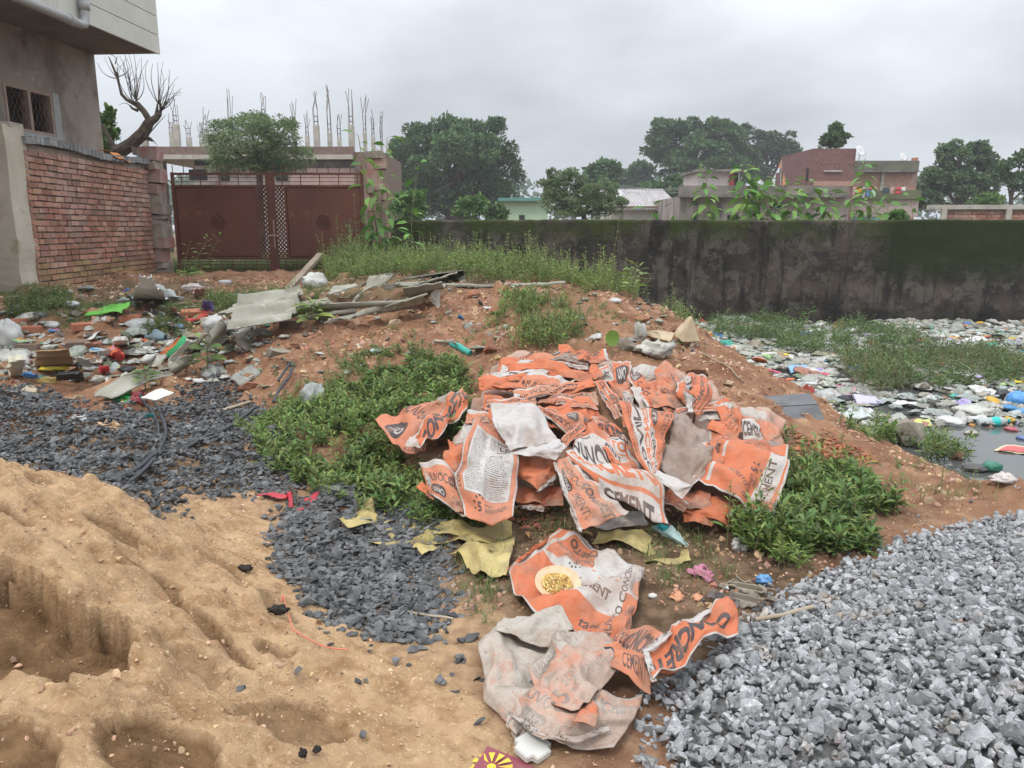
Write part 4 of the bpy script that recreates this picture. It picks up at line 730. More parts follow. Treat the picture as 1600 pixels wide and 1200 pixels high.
# low brick wall, right
T_ = thing("low_brick_wall", "low red brick wall with concrete coping and pale piers, behind the mouldy wall", "wall", P(1530, 355, 21)*[1, 1, 0]+[0, 0, .4])
b1 = B(); x0, x1 = wx(1478, 330, 21), wx(1690, 330, 21); b1.bb((x0, 21.05, .3), (x1, 21.25, wz(324, 21)-.06)); b1.build("mortar_core", m_mortar, T_)
b1 = B(); b2 = B(); brick_face(b1, b2, np.array([x0, 21.05, 0]), (1, 0, 0), x1-x0, .9, wz(324, 21)-.07, (0, -1, 0), g=g, low=-1); b1.build("bricks", m_brick, T_)
b = B(); b.bb((wx(1458, 330, 21), 20.95, wz(324, 21)-.05), (x1, 21.35, wz(320, 21))); b.build("coping", m_conc, T_)
for u in (1470, 1571): b = B(); b.bb((wx(u, 330, 21), 20.93, .3), (wx(u+8, 330, 21), 21.0, wz(324, 21)-.055)); b.build("pier", m_conc, T_)
# odd poles and wires
b = B(); 
for v0, v1 in ((290, 294), (293, 296), (299, 300)): a, c = P(965, v0, 44), P(1078, v1, 44); b.tube([a, (a+c)/2-[0, 0, .12], c], .012, 4)
tag(b.build("power_lines", paint((.25, .25, .26))), "thin power lines crossing before the far trees above the shed", "wire")
T_ = thing("flag_pole", "thin pole with faded orange pennants by the brick tower block", "flag", P(1221, 300, 36)); b = B(); b.tube([P(1219, 300, 36), P(1221, 250, 36)], .02, 5); b.build("pole", m_conc, T_)
b = B(); q = [P(1221, 250, 36), P(1216, 262, 36), P(1222, 262, 36)]; b.add(np.array(q+[p+[0, .02, 0] for p in q]), [[0, 1, 2], [3, 5, 4]]); q = [P(1225, 270, 36), P(1222, 290, 36), P(1228, 288, 36)]; b.add(np.array(q+[p+[0, .02, 0] for p in q]), [[0, 1, 2], [3, 5, 4]]); b.build("pennants", paint((.62, .25, .12)), T_)
# ================================================================== bare dead tree behind the brick wall
g = np.random.default_rng(21); T_ = thing("dead_tree", "bare dead tree leaning out from behind the brick wall", "tree", P(183, 260, 17)*[1, 1, 0]+[0, 0, .6])
def zp(pts, D_=17): return [P(x/4, y/4, D_) for x, y in pts]
b = B(); b.tube([P(172, 300, 17), P(180, 262, 17)]+zp([(740, 955), (830, 900), (895, 830), (930, 770), (935, 750)]), [.17, .15, .14, .13, .12, .10, .08], 9)
b.tube(zp([(935, 760), (900, 700), (860, 650), (825, 635), (790, 620), (760, 585), (748, 540), (735, 490), (705, 410), (680, 350)]), [.08, .07, .055, .045, .035, .03, .026, .022, .015, .008], 7)
b.tube(zp([(930, 770), (975, 740), (1000, 715), (1010, 690)]), [.08, .08, .06, .02], 7); b.tube(zp([(975, 740), (985, 690), (990, 650)]), [.045, .03, .015], 6); b.tube(zp([(880, 850), (930, 870), (960, 880)]), [.05, .04, .015], 6); b.tube(zp([(865, 690), (830, 680), (810, 655)]), [.04, .03, .02], 6)
b.V = [v+(np.stack([vn(v[:, 0]*9, v[:, 2]*9, s_, v[:, 1]*9) for s_ in (1, 2, 3)], 1)-.5)*.05+(np.stack([vn(v[:, 0]*26, v[:, 2]*26, s_, v[:, 1]*26) for s_ in (4, 5, 6)], 1)-.5)*.022 for v in b.V]; b.build("trunk", m_bark, T_); b = B()
for (x, y, ex, ey, n_) in [(735, 490, 640, 370, 2), (740, 480, 760, 360, 3), (830, 640, 770, 400, 4), (850, 640, 850, 350, 5), (855, 630, 880, 450, 4), (990, 650, 990, 390, 5), (1000, 690, 1060, 480, 4), (1010, 690, 1120, 560, 4), (1010, 695, 1060, 560, 3), (940, 860, 1020, 900, 2), (930, 840, 1050, 740, 2), (720, 400, 700, 330, 2), (820, 560, 790, 360, 3), (810, 660, 740, 650, 1)]:
    for _ in range(n_):
        e = (ex+g.normal(0, 22), ey+g.normal(0, 25)); m = ((x+e[0])/2+g.normal(0, 18), (y+e[1])/2+g.normal(0, 10)); q = zp([(x, y), m, e]); q[1][1] += g.normal(0, .15); q[2][1] += g.normal(0, .3)
        t_ = np.linspace(0, 1, 7)[:, None]; c_ = (1-t_)**2*q[0]+2*t_*(1-t_)*(2*q[1]-.5*q[0]-.5*q[2])+t_**2*q[2]; b.tube(c_, np.linspace(.011, .003, 7), 4)
b.build("twigs", m_bark, T_)
b = B(); b.tube(zp([(720, 950), (690, 880), (660, 820), (640, 780)], 17.5), [.06, .05, .04, .03], 6); tag(b.build("bare_branch", m_bark), "short dark branch leaning beside the dead tree's foot", "branch")
# ================================================================== printed sack cloth (drawn here, letter by letter, into generated images)
_tc = {}
def text_tris(s, bold=.02):
    if (s, bold) not in _tc:
        c = bpy.data.curves.new("lettering", 'FONT'); c.body = s; c.offset = bold; c.resolution_u = 3; o = bpy.data.objects.new("lettering", c); me = bpy.data.meshes.new_from_object(o)
        me.calc_loop_triangles(); V = np.array([v.co[:2] for v in me.vertices]); T = np.array([t.vertices[:] for t in me.loop_triangles]); bpy.data.objects.remove(o); bpy.data.curves.remove(c); bpy.data.meshes.remove(me)
        V = V-V.min(0); _tc[(s, bold)] = (V, T)
    return _tc[(s, bold)]
class Print:
    def __init__(s, w, h, bg): s.w, s.h = w*2, h*2; s.a = np.empty((s.h, s.w, 3)); s.a[:] = bg; s.k = s.w
    def tri(s, P_, c):
        lo = np.maximum(np.floor(P_.min(0)).astype(int), 0); hi = np.minimum(np.ceil(P_.max(0)).astype(int)+1, (s.w, s.h))
        if (hi <= lo).any(): return
        X, Y = np.meshgrid(np.arange(lo[0], hi[0])+.5, np.arange(lo[1], hi[1])+.5); (ax, ay), (bx, by), (cx, cy) = P_; d = (by-cy)*(ax-cx)+(cx-bx)*(ay-cy)
        if abs(d) < 1e-9: return
        l1 = ((by-cy)*(X-cx)+(cx-bx)*(Y-cy))/d; l2 = ((cy-ay)*(X-cx)+(ax-cx)*(Y-cy))/d; m = (l1 >= -1e-6) & (l2 >= -1e-6) & (l1+l2 <= 1+1e-6); s.a[lo[1]:hi[1], lo[0]:hi[0]][m] = c
    def poly(s, pts, c):
        p = np.asarray(pts, float)*s.k
        for i in range(1, len(p)-1): s.tri(p[[0, i, i+1]], c)
    def rect(s, x0, y0, x1, y1, c): s.poly([(x0, y0), (x1, y0), (x1, y1), (x0, y1)], c)
    def pill(s, x0, y0, x1, y1, c):
        r = (y1-y0)/2; t = np.linspace(-math.pi/2, math.pi/2, 9); s.poly([(x1-r+r*math.cos(q), (y0+y1)/2+r*math.sin(q)) for q in t]+[(x0+r-r*math.cos(q), (y0+y1)/2-r*math.sin(q)) for q in t], c)
    def text(s, st, x, y, size, c, ang=0, bold=.02, wide=1.0):
        V, T = text_tris(st, bold); V = V*size*np.array([wide, 1]); ca, sa = math.cos(ang), math.sin(ang); V = (V@np.array([[ca, sa], [-sa, ca]])+[x, y])*s.k
        for t in T: s.tri(V[t], c)
    def lines(s, x0, y0, x1, y1, n, c, seed=0, vertical=False):   # illegibly small print
        g = np.random.default_rng(seed)
        for i in range(n):
            a = x0; y = y0+(y1-y0)*(i+.5)/n; hh = (y1-y0)/n*.24; end = x1-(x1-x0)*g.uniform(0, .25)
            while a < end:
                l = g.uniform(.008, .03); s.rect(a, y-hh*g.uniform(.5, 1), min(a+l, end), y+hh*g.uniform(.4, 1), c); a += l+g.uniform(.004, .009)
    def image(s, name):
        a = s.a.reshape(s.h//2, 2, s.w//2, 2, 3).mean((1, 3)); h, w_ = a.shape[:2]; im = bpy.data.images.new(name, w_, h); im.colorspace_settings.name = 'Non-Color'
        px = np.ones((h, w_, 4), np.float32); px[..., :3] = np.clip(a, 0, 1)**(1/2.2); im.pixels.foreach_set(px.ravel()); im.update(); im.pack(); return im
OR = (.50, .140, .060); WH = (.45, .43, .405); DK = (.045, .04, .045); ORL = (.50, .185, .10)
def star5(p, x, y, k, ang=0, c=DK):
    ca, sa = math.cos(ang), math.sin(ang); f = lambda a, b: (x+(a*ca-b*sa)*k, y+(a*sa+b*ca)*k)
    p.text("5", *f(0, 0), .17*k, c, ang, .03); p.text("star", *f(.13, .085), .10*k, c, ang, .01); p.text("advantage", *f(.13, -.01), .10*k, c, ang, .01)
    for i, (a, b) in enumerate(((.0, .18), (.05, .21), (.10, .19), (-.05, .12), (-.06, .05))): p.poly([f(a+.02*math.cos(q*math.pi*2/5), b+.02*math.sin(q*math.pi*2/5)) for q in range(5)], c)
fr = Print(512, 768, OR)
fr.rect(.0, 0, .035, 1.5, WH); fr.rect(.965, 0, 1, 1.5, WH); fr.rect(0, 1.455, 1, 1.5, WH); fr.rect(0, 0, 1, .03, WH)
fr.text("NUVOCO", .10, 1.34, .085, DK, wide=1.15); fr.text("CONCRETO", .50, 1.34, .085, DK, wide=.98, bold=.035); fr.text("UNO CEMENT", .52, 1.27, .05, DK)
t = np.linspace(0, 1, 20); fr.poly([(.06, .80)]+[(.06+.88*q, 1.12+.08*math.sin(q*math.pi)) for q in t]+[(.94, .80)], WH)
fr.text("NUVOCO", .11, .985, .19, DK, wide=1.13, bold=.03); fr.text("CONCRETO", .09, .83, .16, OR, wide=.98, bold=.05)
fr.pill(.08, .655, .38, .765, DK); fr.text("UNO", .13, .68, .085, WH, bold=.03); fr.rect(.40, .64, .94, .78, WH); fr.text("CEMENT", .43, .665, .115, DK, wide=1.0, bold=.04)
star5(fr, .12, .40, 1.0); fr.rect(.66, .35, .92, .355, DK); fr.rect(.66, .55, .92, .555, DK); fr.rect(.66, .35, .665, .555, DK); fr.rect(.915, .35, .92, .555, DK); fr.text("DAMP", .69, .46, .075, DK); fr.text("LOCK", .69, .38, .075, DK)
fr.poly([(.08, .24), (.30, .16), (.34, .30)], (.12, .10, .10)); fr.text("CONCRETO", .36, .17, .11, DK, bold=.04); fr.text("UNO CEMENT", .38, .08, .07, DK); fr.lines(.08, 1.16, .6, 1.24, 2, DK, 2); fr.text("WEEK NO: 020", .10, 1.21, .05, DK, bold=0)
bk = Print(512, 768, ORL)
bk.rect(.0, 0, .03, 1.5, WH); bk.rect(.97, 0, 1, 1.5, WH); bk.rect(.13, .36, .90, 1.40, WH); bk.lines(.16, .40, .42, 1.36, 40, DK, 1); bk.lines(.45, .40, .86, .95, 22, DK, 3); bk.lines(.45, 1.2, .6, 1.36, 7, DK, 4)
for r_ in ((.62, 1.18, .84, 1.36), (.50, .98, .70, 1.12)):
    for q in ((r_[0], r_[1], r_[2], r_[1]+.012), (r_[0], r_[3]-.012, r_[2], r_[3]), (r_[0], r_[1], r_[0]+.012, r_[3]), (r_[2]-.012, r_[1], r_[2], r_[3])): bk.rect(*q, DK)
bk.rect(.66, 1.22, .69, 1.32, DK); bk.rect(.66, 1.22, .80, 1.24, DK); bk.rect(.77, 1.24, .80, 1.32, DK)
for q in ((.13, .36, .90, .364), (.13, .36, .134, 1.4), (.896, .36, .90, 1.4)): bk.rect(*q, DK)
star5(bk, .30, .13, 1.05); bk.text("CONCRETO", .09, .38, .09, DK, math.pi/2, .03); bk.text("UNO CEMENT", .125, .95, .04, DK, math.pi/2)
sdp = Print(512, 128, OR); sdp.rect(0, 0, 1, .012, WH); sdp.rect(0, .238, 1, .25, WH); sdp.text("CONCRETO", .12, .07, .16, DK, bold=.05, wide=1.02)
sd2 = Print(512, 192, ORL); sd2.rect(0, .0, 1, .02, WH); sd2.rect(0, .33, 1, .375, WH); sd2.text("NUVOCO", .04, .19, .11, DK); sd2.text("CONCRETO", .46, .19, .11, DK, bold=.05); sd2.text("CEMENT", .50, .06, .09, DK, bold=.01); sd2.pill(.12, .05, .38, .15, DK); sd2.text("UNO", .18, .068, .075, WH)
f1 = Print(512, 448, OR); f1.poly([(0, .50), (.12, .875), (1, .875), (1, .46), (.62, .52), (.50, .70), (.20, .62)], WH); f1.poly([(.04, .52), (.16, .83), (.46, .85), (.50, .66)], OR); f1.poly([(.44, .30), (.88, .30), (.88, .5), (.60, .62), (.46, .50)], WH)
f1.text("CEMENT", .47, .375, .078, DK, bold=.04); f1.poly([(.22, .36), (.42, .30), (.45, .54)], (.13, .11, .11)); f1.text("tage", .64, .12, .10, DK); star5(f1, .38, .66, .52, math.pi); f1.text("CRETO", .50, .80, .10, DK, math.pi, .05); f1.text("CEMENT", .50, .70, .045, DK, math.pi)
f1.rect(.88, .02, .885, .86, WH); f1.text("NUVOCO CONCRETO", .90, .06, .075, DK, math.pi/2, .02); f1.rect(0, 0, .02, .875, WH); f1.rect(0, 0, 1, .015, WH); f1.lines(.10, .84, .40, .87, 1, DK)
for i in range(5): f1.rect(.50+i*.07, .635-i*.03, .53+i*.07, .645-i*.03, OR)
rt = Print(512, 560, OR); rt.rect(.05, .1, .09, 1.0, WH); rt.poly([(.66, .14), (.90, .12), (.97, .96), (.74, .98)], WH); rt.rect(.97, 0, 1, 1.1, WH); rt.rect(0, 0, 1, .03, WH)
rt.text("CEMENT", .86, .22, .13, DK, math.pi/2+.06, .02); rt.pill(.78, .80, .96, .93, DK); rt.text("UNO", .79, .825, .08, WH, 0, .03); rt.text("CONCRETO", .52, .085, .085, DK, 0, .04); rt.text("UNO CEMENT", .60, .035, .045, DK)
star5(rt, .50, .55, .9, -1.4); rt.text("CONCRETO", .12, .45, .085, DK, -.5, .02); rt.lines(.30, .86, .62, 1.0, 3, DK, 6)
inn = Print(64, 64, (.60, .585, .575))
IM = {k: p.image("sack_print_"+n) for k, p, n in (("f", fr, "front"), ("b", bk, "back"), ("s", sdp, "side"), ("w", sd2, "wide_side"), ("1", f1, "panel"), ("r", rt, "turned"))}
def sack_mat(key, dirt, dark=0):
    dirt = min(1, dirt+.14)
    m = bpy.data.materials.new("printed_woven_plastic"); m.use_nodes = True; nt = m.node_tree; N = nt.nodes; L = nt.links; b = N["Principled BSDF"]; tc = N.new("ShaderNodeTexCoord")
    if key in IM:
        im = N.new("ShaderNodeTexImage"); im.image = IM[key]; im.extension = 'EXTEND'; L.new(tc.outputs["UV"], im.inputs[0]); ga = N.new("ShaderNodeGamma"); ga.inputs[1].default_value = 2.2; L.new(im.outputs[0], ga.inputs[0]); out = ga.outputs[0]
    else:
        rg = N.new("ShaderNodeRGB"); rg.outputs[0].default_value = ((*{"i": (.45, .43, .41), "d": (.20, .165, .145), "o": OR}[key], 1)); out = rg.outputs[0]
    def noise(sc, det=7):
        t = N.new("ShaderNodeTexNoise"); t.inputs["Scale"].default_value = sc; t.inputs["Detail"].default_value = det; t.inputs["Roughness"].default_value = .68; L.new(tc.outputs["Object"], t.inputs["Vector"]); return t
    def mixc(f, a, c, amt=1):
        x = N.new("ShaderNodeMix"); x.data_type = 'RGBA'; q = N.new("ShaderNodeMath"); q.operation = 'MULTIPLY'; q.inputs[1].default_value = amt; L.new(f, q.inputs[0]); L.new(q.outputs[0], x.inputs[0]); L.new(a, x.inputs[6]); x.inputs[7].default_value = (*c, 1); return x.outputs[2]
    def rr(t, a, c):
        q = N.new("ShaderNodeMapRange"); q.inputs["From Min"].default_value = a; q.inputs["From Max"].default_value = c; L.new(t.outputs["Fac"], q.inputs["Value"]); return q.outputs[0]
    out = mixc(rr(noise(3.2), .42-.10*dirt, .78-.15*dirt), out, (.36, .20, .13), .22+.5*dirt)     # cement dust
    out = mixc(rr(noise(8), .52-.30*dirt*dirt, .72-.24*dirt*dirt), out, (.40, .36, .31), .04+.9*dirt*dirt)
    out = mixc(rr(noise(5.3), .50, .74), out, (.20, .115, .075), .62); out = mixc(rr(noise(17, 5), .55, .70), out, (.24, .15, .10), .45)
    out = mixc(rr(noise(42, 3), .64, .70), out, (.14, .10, .08), .45)
    L.new(out, b.inputs["Base Color"]); b.inputs["Roughness"].default_value = .52+.3*dirt; b.inputs["Specular IOR Level"].default_value = .32-.2*dirt
    n1 = N.new("ShaderNodeTexVoronoi"); n1.feature = 'DISTANCE_TO_EDGE'; n1.inputs["Scale"].default_value = 13
    wv = noise(6, 3); ad = N.new("ShaderNodeVectorMath"); ad.operation = 'MULTIPLY_ADD'; ad.inputs[1].default_value = (.5, .5, .5); L.new(wv.outputs["Color"], ad.inputs[0]); L.new(tc.outputs["Object"], ad.inputs[2]); L.new(ad.outputs[0], n1.inputs["Vector"])
    mm = N.new("ShaderNodeMapRange"); mm.inputs["From Max"].default_value = .07; L.new(n1.outputs["Distance"], mm.inputs["Value"])
    n2 = noise(60, 3); a2 = N.new("ShaderNodeMath"); a2.operation = 'MULTIPLY_ADD'; a2.inputs[1].default_value = .35; L.new(n2.outputs["Fac"], a2.inputs[0]); L.new(mm.outputs[0], a2.inputs[2])
    bp = N.new("ShaderNodeBump"); bp.inputs["Strength"].default_value = .32; bp.inputs["Distance"].default_value = .006; L.new(a2.outputs[0], bp.inputs["Height"]); L.new(bp.outputs[0], b.inputs["Normal"]); return m
_sm = {}
def smat(key, dirt):
    k = (key, round(dirt*4)/4)
    if k not in _sm: _sm[k] = sack_mat(key, k[1])
    return _sm[k]
def coons(pts, cor, n, m):
    p = np.array([(q[0], q[1], q[2] if len(q) > 2 else 0) for q in pts], float); c = list(cor)
    for i in range(1, 4):
        while c[i] <= c[i-1]: c[i] += len(p)
    c.append(c[0]+len(p))
    def edge(i, k):
        e = np.array([p[j % len(p)] for j in range(c[i], c[i+1]+1)]); d = np.r_[0, np.cumsum(np.linalg.norm(np.diff(e[:, :2], axis=0), axis=1))]; t = np.linspace(0, d[-1], k)
        r = np.stack([np.interp(t, d, e[:, a]) for a in range(3)], 1)
        if len(e) > 2:                                # round the bends slightly
            for _ in range(3): r[1:-1] = .25*r[:-2]+.5*r[1:-1]+.25*r[2:]
        return r
    Bt = edge(0, n); R_ = edge(1, m); Tp = edge(2, n)[::-1]; Lf = edge(3, m)[::-1]; s = np.linspace(0, 1, n)[:, None, None]; t = np.linspace(0, 1, m)[None, :, None]
    return (1-t)*Bt[:, None]+t*Tp[:, None]+(1-s)*Lf[None]+s*R_[None]-((1-s)*(1-t)*Bt[0]+s*(1-t)*Bt[-1]+(1-s)*t*Tp[0]+s*t*Tp[-1])
HZ0, HM, HY0 = .07, .41, 4.0
def wrinkle(S, Tt, W_, H_, g, amp):
    """Flat facets between sharp folds, a few pinched creases, and edges that curl."""
    x = S*W_; y = Tt*H_; o = 0; sd = int(g.integers(0, 1000)); sz = min(1., max(.10, min(W_, H_)/.28))
    for _ in range(4):
        a = g.uniform(0, math.pi); px, py = g.uniform(.2, .8)*W_, g.uniform(.2, .8)*H_; d = (x-px)*math.cos(a)+(y-py)*math.sin(a)+.012*(vn(x*8, y*8, sd+11)-.5)
        w_ = g.uniform(.05, .12); o = o+g.choice([1, 1, -1])*g.uniform(.010, .022)*np.maximum(0, 1-np.abs(d)/w_)
    for _ in range(5):
        a = g.uniform(0, math.pi); px, py = g.uniform(.1, .9)*W_, g.uniform(.1, .9)*H_; d = (x-px)*math.cos(a)+(y-py)*math.sin(a)+.01*(vn(x*9, y*9, sd+12)-.5); l = -(x-px)*math.sin(a)+(y-py)*math.cos(a)
        w_ = g.uniform(.015, .04); o = o+g.choice([1, 1, -1])*g.uniform(.004, .010)*np.maximum(0, 1-np.abs(d)/w_)*sstep(.35, .7, vn(l*6, l*0, sd))
    wx_ = x+.05*(vn(x*6, y*6, sd+1)-.5); wy_ = y+.05*(vn(x*6, y*6, sd+2)-.5)
    o = o+.010*(1-np.abs(2*vn(wx_*6, wy_*5, sd+3)-1))**2+.0025*(1-np.abs(2*vn(wx_*17, wy_*13, sd+5)-1))**2
    return o*amp*sz*1.5
def relax(X, X0, stretch, it=64):
    """Give the sheet more cloth than its outline has room for and let it buckle: every thread keeps its length."""
    X = X.copy(); n, m = X.shape[:2]; pin = np.zeros((n, m, 1)); pin[0] = pin[-1] = .10; pin[:, 0] = pin[:, -1] = .10; pin[0, 0] = pin[0, -1] = pin[-1, 0] = pin[-1, -1] = .6; Xp = X.copy()
    def L_(A, B_): return np.linalg.norm(X0[A]-X0[B_], axis=-1)*stretch
    sl = slice; C = []
    for st in (0, 1):
        C.append(((sl(st, n-1, 2), sl(None)), (sl(st+1, n, 2), sl(None)), .5, 0)); C.append(((sl(None), sl(st, m-1, 2)), (sl(None), sl(st+1, m, 2)), .5, 0))
        C.append(((sl(st, n-1, 2), sl(0, m-1)), (sl(st+1, n, 2), sl(1, m)), .35, 0)); C.append(((sl(st, n-1, 2), sl(1, m)), (sl(st+1, n, 2), sl(0, m-1)), .35, 0))
    for st in (0, 1, 2, 3):
        if n > 8: C.append(((sl(st, n-2, 4), sl(None)), (sl(st+2, n, 4), sl(None)), .28, 1)); C.append(((sl(None), sl(st, m-2, 4)), (sl(None), sl(st+2, m, 4)), .28, 1))
    out = []
    for A, B_, k, bend in C:
        a = X0[A]; c = X0[B_]; q = min(a.shape[0], c.shape[0]), min(a.shape[1], c.shape[1]); out.append((A, B_, k, bend, q, np.linalg.norm(a[:q[0], :q[1]]-c[:q[0], :q[1]], axis=-1)*stretch*(.985 if bend else 1)))
    for _ in range(it):
        for A, B_, k, bend, q, L0 in out:
            a = X[A][:q[0], :q[1]]; c = X[B_][:q[0], :q[1]]; d = c-a; l = np.linalg.norm(d, axis=-1)+1e-9; e = (l-L0)/l*k
            if bend: e = np.minimum(e, 0)
            e = e[..., None]*d; a += e; c -= e
        X += (Xp-X)*pin
    return X
def resample(X, n, m, smooth=1):
    def one(X, n):
        k = X.shape[0]; t = np.linspace(0, k-1, n); i = np.clip(np.floor(t).astype(int), 0, k-2); f = (t-i)[:, None, None]; p0 = X[np.maximum(i-1, 0)]; p1 = X[i]; p2 = X[i+1]; p3 = X[np.minimum(i+2, k-1)]
        lin = p1*(1-f)+p2*f; cub = .5*((2*p1)+(-p0+p2)*f+(2*p0-5*p1+4*p2-p3)*f**2+(-p0+3*p1-3*p2+p3)*f**3); return lin*(1-smooth)+cub*smooth
    return one(one(X, n).transpose(1, 0, 2), m).transpose(1, 0, 2)
def drape(X, F0, amt, g):
    """Big folds first, on a coarse net, then small creases on the fine one."""
    n, m = X.shape[:2]; k = int(g.integers(9, 13)); ii = np.round(np.linspace(0, n-1, k)).astype(int); jj = np.round(np.linspace(0, m-1, k)).astype(int); C0 = F0[np.ix_(ii, jj)]; C1 = X[np.ix_(ii, jj)]
    R1 = relax(C1, C0, 1+.115*amt, 70); U = resample(R1, n, m, .15); fine = X-resample(C1, n, m, .15); Y = U+fine*.6; return relax(Y, Y, 1+.008*amt, 8)
def sack_sheet(pts, cor, surf, lift, seed, amp=1, puff=.012, bulge=.045, n=40, m=40, flat_uv=(0, 0, 1, 1)):
    g = np.random.default_rng(seed); C = coons(pts, cor, n, m); S, Tt = np.meshgrid(np.linspace(0, 1, n), np.linspace(0, 1, m), indexing='ij')
    ed = .9*(fbm(S*5, Tt*5, 3, seed)-.5); C[..., 0] += ed*3; C[..., 1] += .9*(fbm(S*5, Tt*5, 3, seed+9)-.5)*3
    a = (C[..., 0]-800)/FPX; bb_ = (C[..., 1]-600)/FPX; cp, sp_ = math.cos(PITCH), math.sin(PITCH); R = np.stack([a, cp-bb_*sp_, -(sp_+bb_*cp)], -1)
    if surf == 'h': lift = lift*1.38-.03; C[..., 2] *= 1.3
    if surf == 'h': t = (HZ0-HM*HY0-EYE[2])/(R[..., 2]-HM*R[..., 1])
    elif isinstance(surf, tuple) and surf[0] == 'D': t = surf[1]/R[..., 1]
    elif isinstance(surf, tuple): t = (surf[1]-surf[2]*surf[3]-EYE[2])/(R[..., 2]-surf[2]*R[..., 1])
    else: t = (surf-EYE[2])/R[..., 2]
    X = EYE+R*t[..., None]; Rn = R/np.linalg.norm(R, axis=-1)[..., None]
    W_ = np.linalg.norm(X[-1, m//2]-X[0, m//2]); H_ = np.linalg.norm(X[n//2, -1]-X[n//2, 0]); bulge = bulge*min(1, (min(W_, H_)/.3)**1.3)
    X = X-Rn*(lift+C[..., 2]+bulge*np.sin(math.pi*S)*np.sin(math.pi*Tt))[..., None]
    du = np.gradient(X, axis=0); dv2 = np.gradient(X, axis=1); nn = np.cross(du, dv2); nn /= np.linalg.norm(nn, axis=-1)[..., None]+1e-9; nn *= np.where(np.sum(nn*Rn, -1) > 0, -1, 1)[..., None]
    W_ = np.linalg.norm(X[-1, m//2]-X[0, m//2]); H_ = np.linalg.norm(X[n//2, -1]-X[n//2, 0]); F0 = X; X = X+nn*wrinkle(S, Tt, W_, H_, g, amp)[..., None]
    if amp > 0 and n > 10:
        X = drape(X, F0, min(1.6, amp)*min(1, min(W_, H_)/.2+.15), g)
        du = np.gradient(X, axis=0); dv2 = np.gradient(X, axis=1); nn = np.cross(du, dv2); nn /= np.linalg.norm(nn, axis=-1)[..., None]+1e-9; nn *= np.sign(np.sum(nn*Rn, -1).mean())*-1
    return X, nn, S, Tt
def sack_mesh(name, mat, parent, pts, cor, surf, lift, uvr, seed, drape=False, **k):
    cq = np.array([pts[i % len(pts)][:2] for i in cor], float); ar = np.sum(cq[:, 0]*np.roll(cq[:, 1], -1)-cq[:, 1]*np.roll(cq[:, 0], -1))
    if (ar > 0) != (uvr[0] > uvr[2]): uvr = (uvr[2], uvr[1], uvr[0], uvr[3])        # print never reads mirrored
    puff = k.get('puff', .012); X, nn, S, Tt = sack_sheet(pts, cor, surf, lift, seed, **k)
    if drape: X[..., 2] = np.maximum(X[..., 2], TOP(X[..., 0], X[..., 1])+.006)
    b = B(); d = np.sin(math.pi*S)*np.sin(math.pi*Tt); Y = X-nn*(.0035+puff*min(1, np.linalg.norm(X[0, 0]-X[-1, -1])/.4)*.6*d)[..., None]; n, m = S.shape
    i, j = np.meshgrid(np.arange(n-1), np.arange(m-1), indexing='ij'); i = i.ravel(); j = j.ravel(); o = n*m; a = np.stack([i*m+j, (i+1)*m+j, (i+1)*m+j+1, i*m+j+1], 1)
    ring = [(q, 0) for q in range(n)]+[(n-1, q) for q in range(1, m)]+[(q, m-1) for q in range(n-2, -1, -1)]+[(0, q) for q in range(m-2, 0, -1)]
    r = np.array([p*m+q for p, q in ring]); r2 = np.roll(r, -1); b.add(np.concatenate([X.reshape(-1, 3), Y.reshape(-1, 3)]), np.concatenate([a, a[:, ::-1]+o, np.stack([r2, r, r+o, r2+o], 1)]))
    uv = np.stack([uvr[0]+S*(uvr[2]-uvr[0]), uvr[1]+Tt*(uvr[3]-uvr[1])], -1).reshape(-1, 2); return b.build(name, mat, parent, True, uv=np.concatenate([uv, uv]))
FULL = (0, 0, 1, 1)
def sack(label, key, pts, lift, cor=(0, 1, 2, 3), uvr=FULL, dirt=.25, surf='h', seed=None, extra=None, group="empty cement sacks thrown in a pile", cat="sack", name="cement_sack", **k):
    """extra: further panels of the same sack: (part name, key, pts, lift, cor, uvr, dirt)."""
    seed = seed if seed is not None else (hash(tuple(int(q) for p in pts for q in p[:2])) % 9999)
    if not extra:
        return tag(sack_mesh(name, smat(key, dirt), None, pts, cor, surf, lift, uvr, seed, **k), label, cat, group)
    C0 = sack_sheet(pts, cor, surf, lift, seed, n=4, m=4)[0].reshape(-1, 3); T_ = thing(name, label, cat, C0.mean(0), group)
    sack_mesh("front_panel", smat(key, dirt), T_, pts, cor, surf, lift, uvr, seed, **k)
    for i, (nm, ky, pp, lf, cc, ur, dd) in enumerate(extra): sack_mesh(nm, smat(ky, dd), T_, pp, cc or (0, 1, 2, 3), surf, lf, ur or FULL, seed+i+1, **k)
    return T_
# base layer of the pile
for i, (q, lb) in enumerate([([(690, 785), (900, 790), (900, 640), (740, 625)], "buried orange sack at the pile's front left, under the others"), ([(880, 785), (1075, 790), (1080, 620), (900, 600)], "buried orange sack under the middle of the pile"), ([(1075, 795), (1215, 805), (1225, 665), (1085, 610)], "buried orange sack under the pile's right end"),
        ([(752, 640), (960, 640), (955, 565), (780, 565)], "buried orange sack under the folded stack at the pile's top"), ([(930, 650), (1140, 650), (1095, 592), (935, 572)], "buried orange sack under the upright pouches")]):
    sack(lb, "o", q, -.09, seed=100+i, dirt=.75, amp=1.3, puff=.03)
S_ = sack
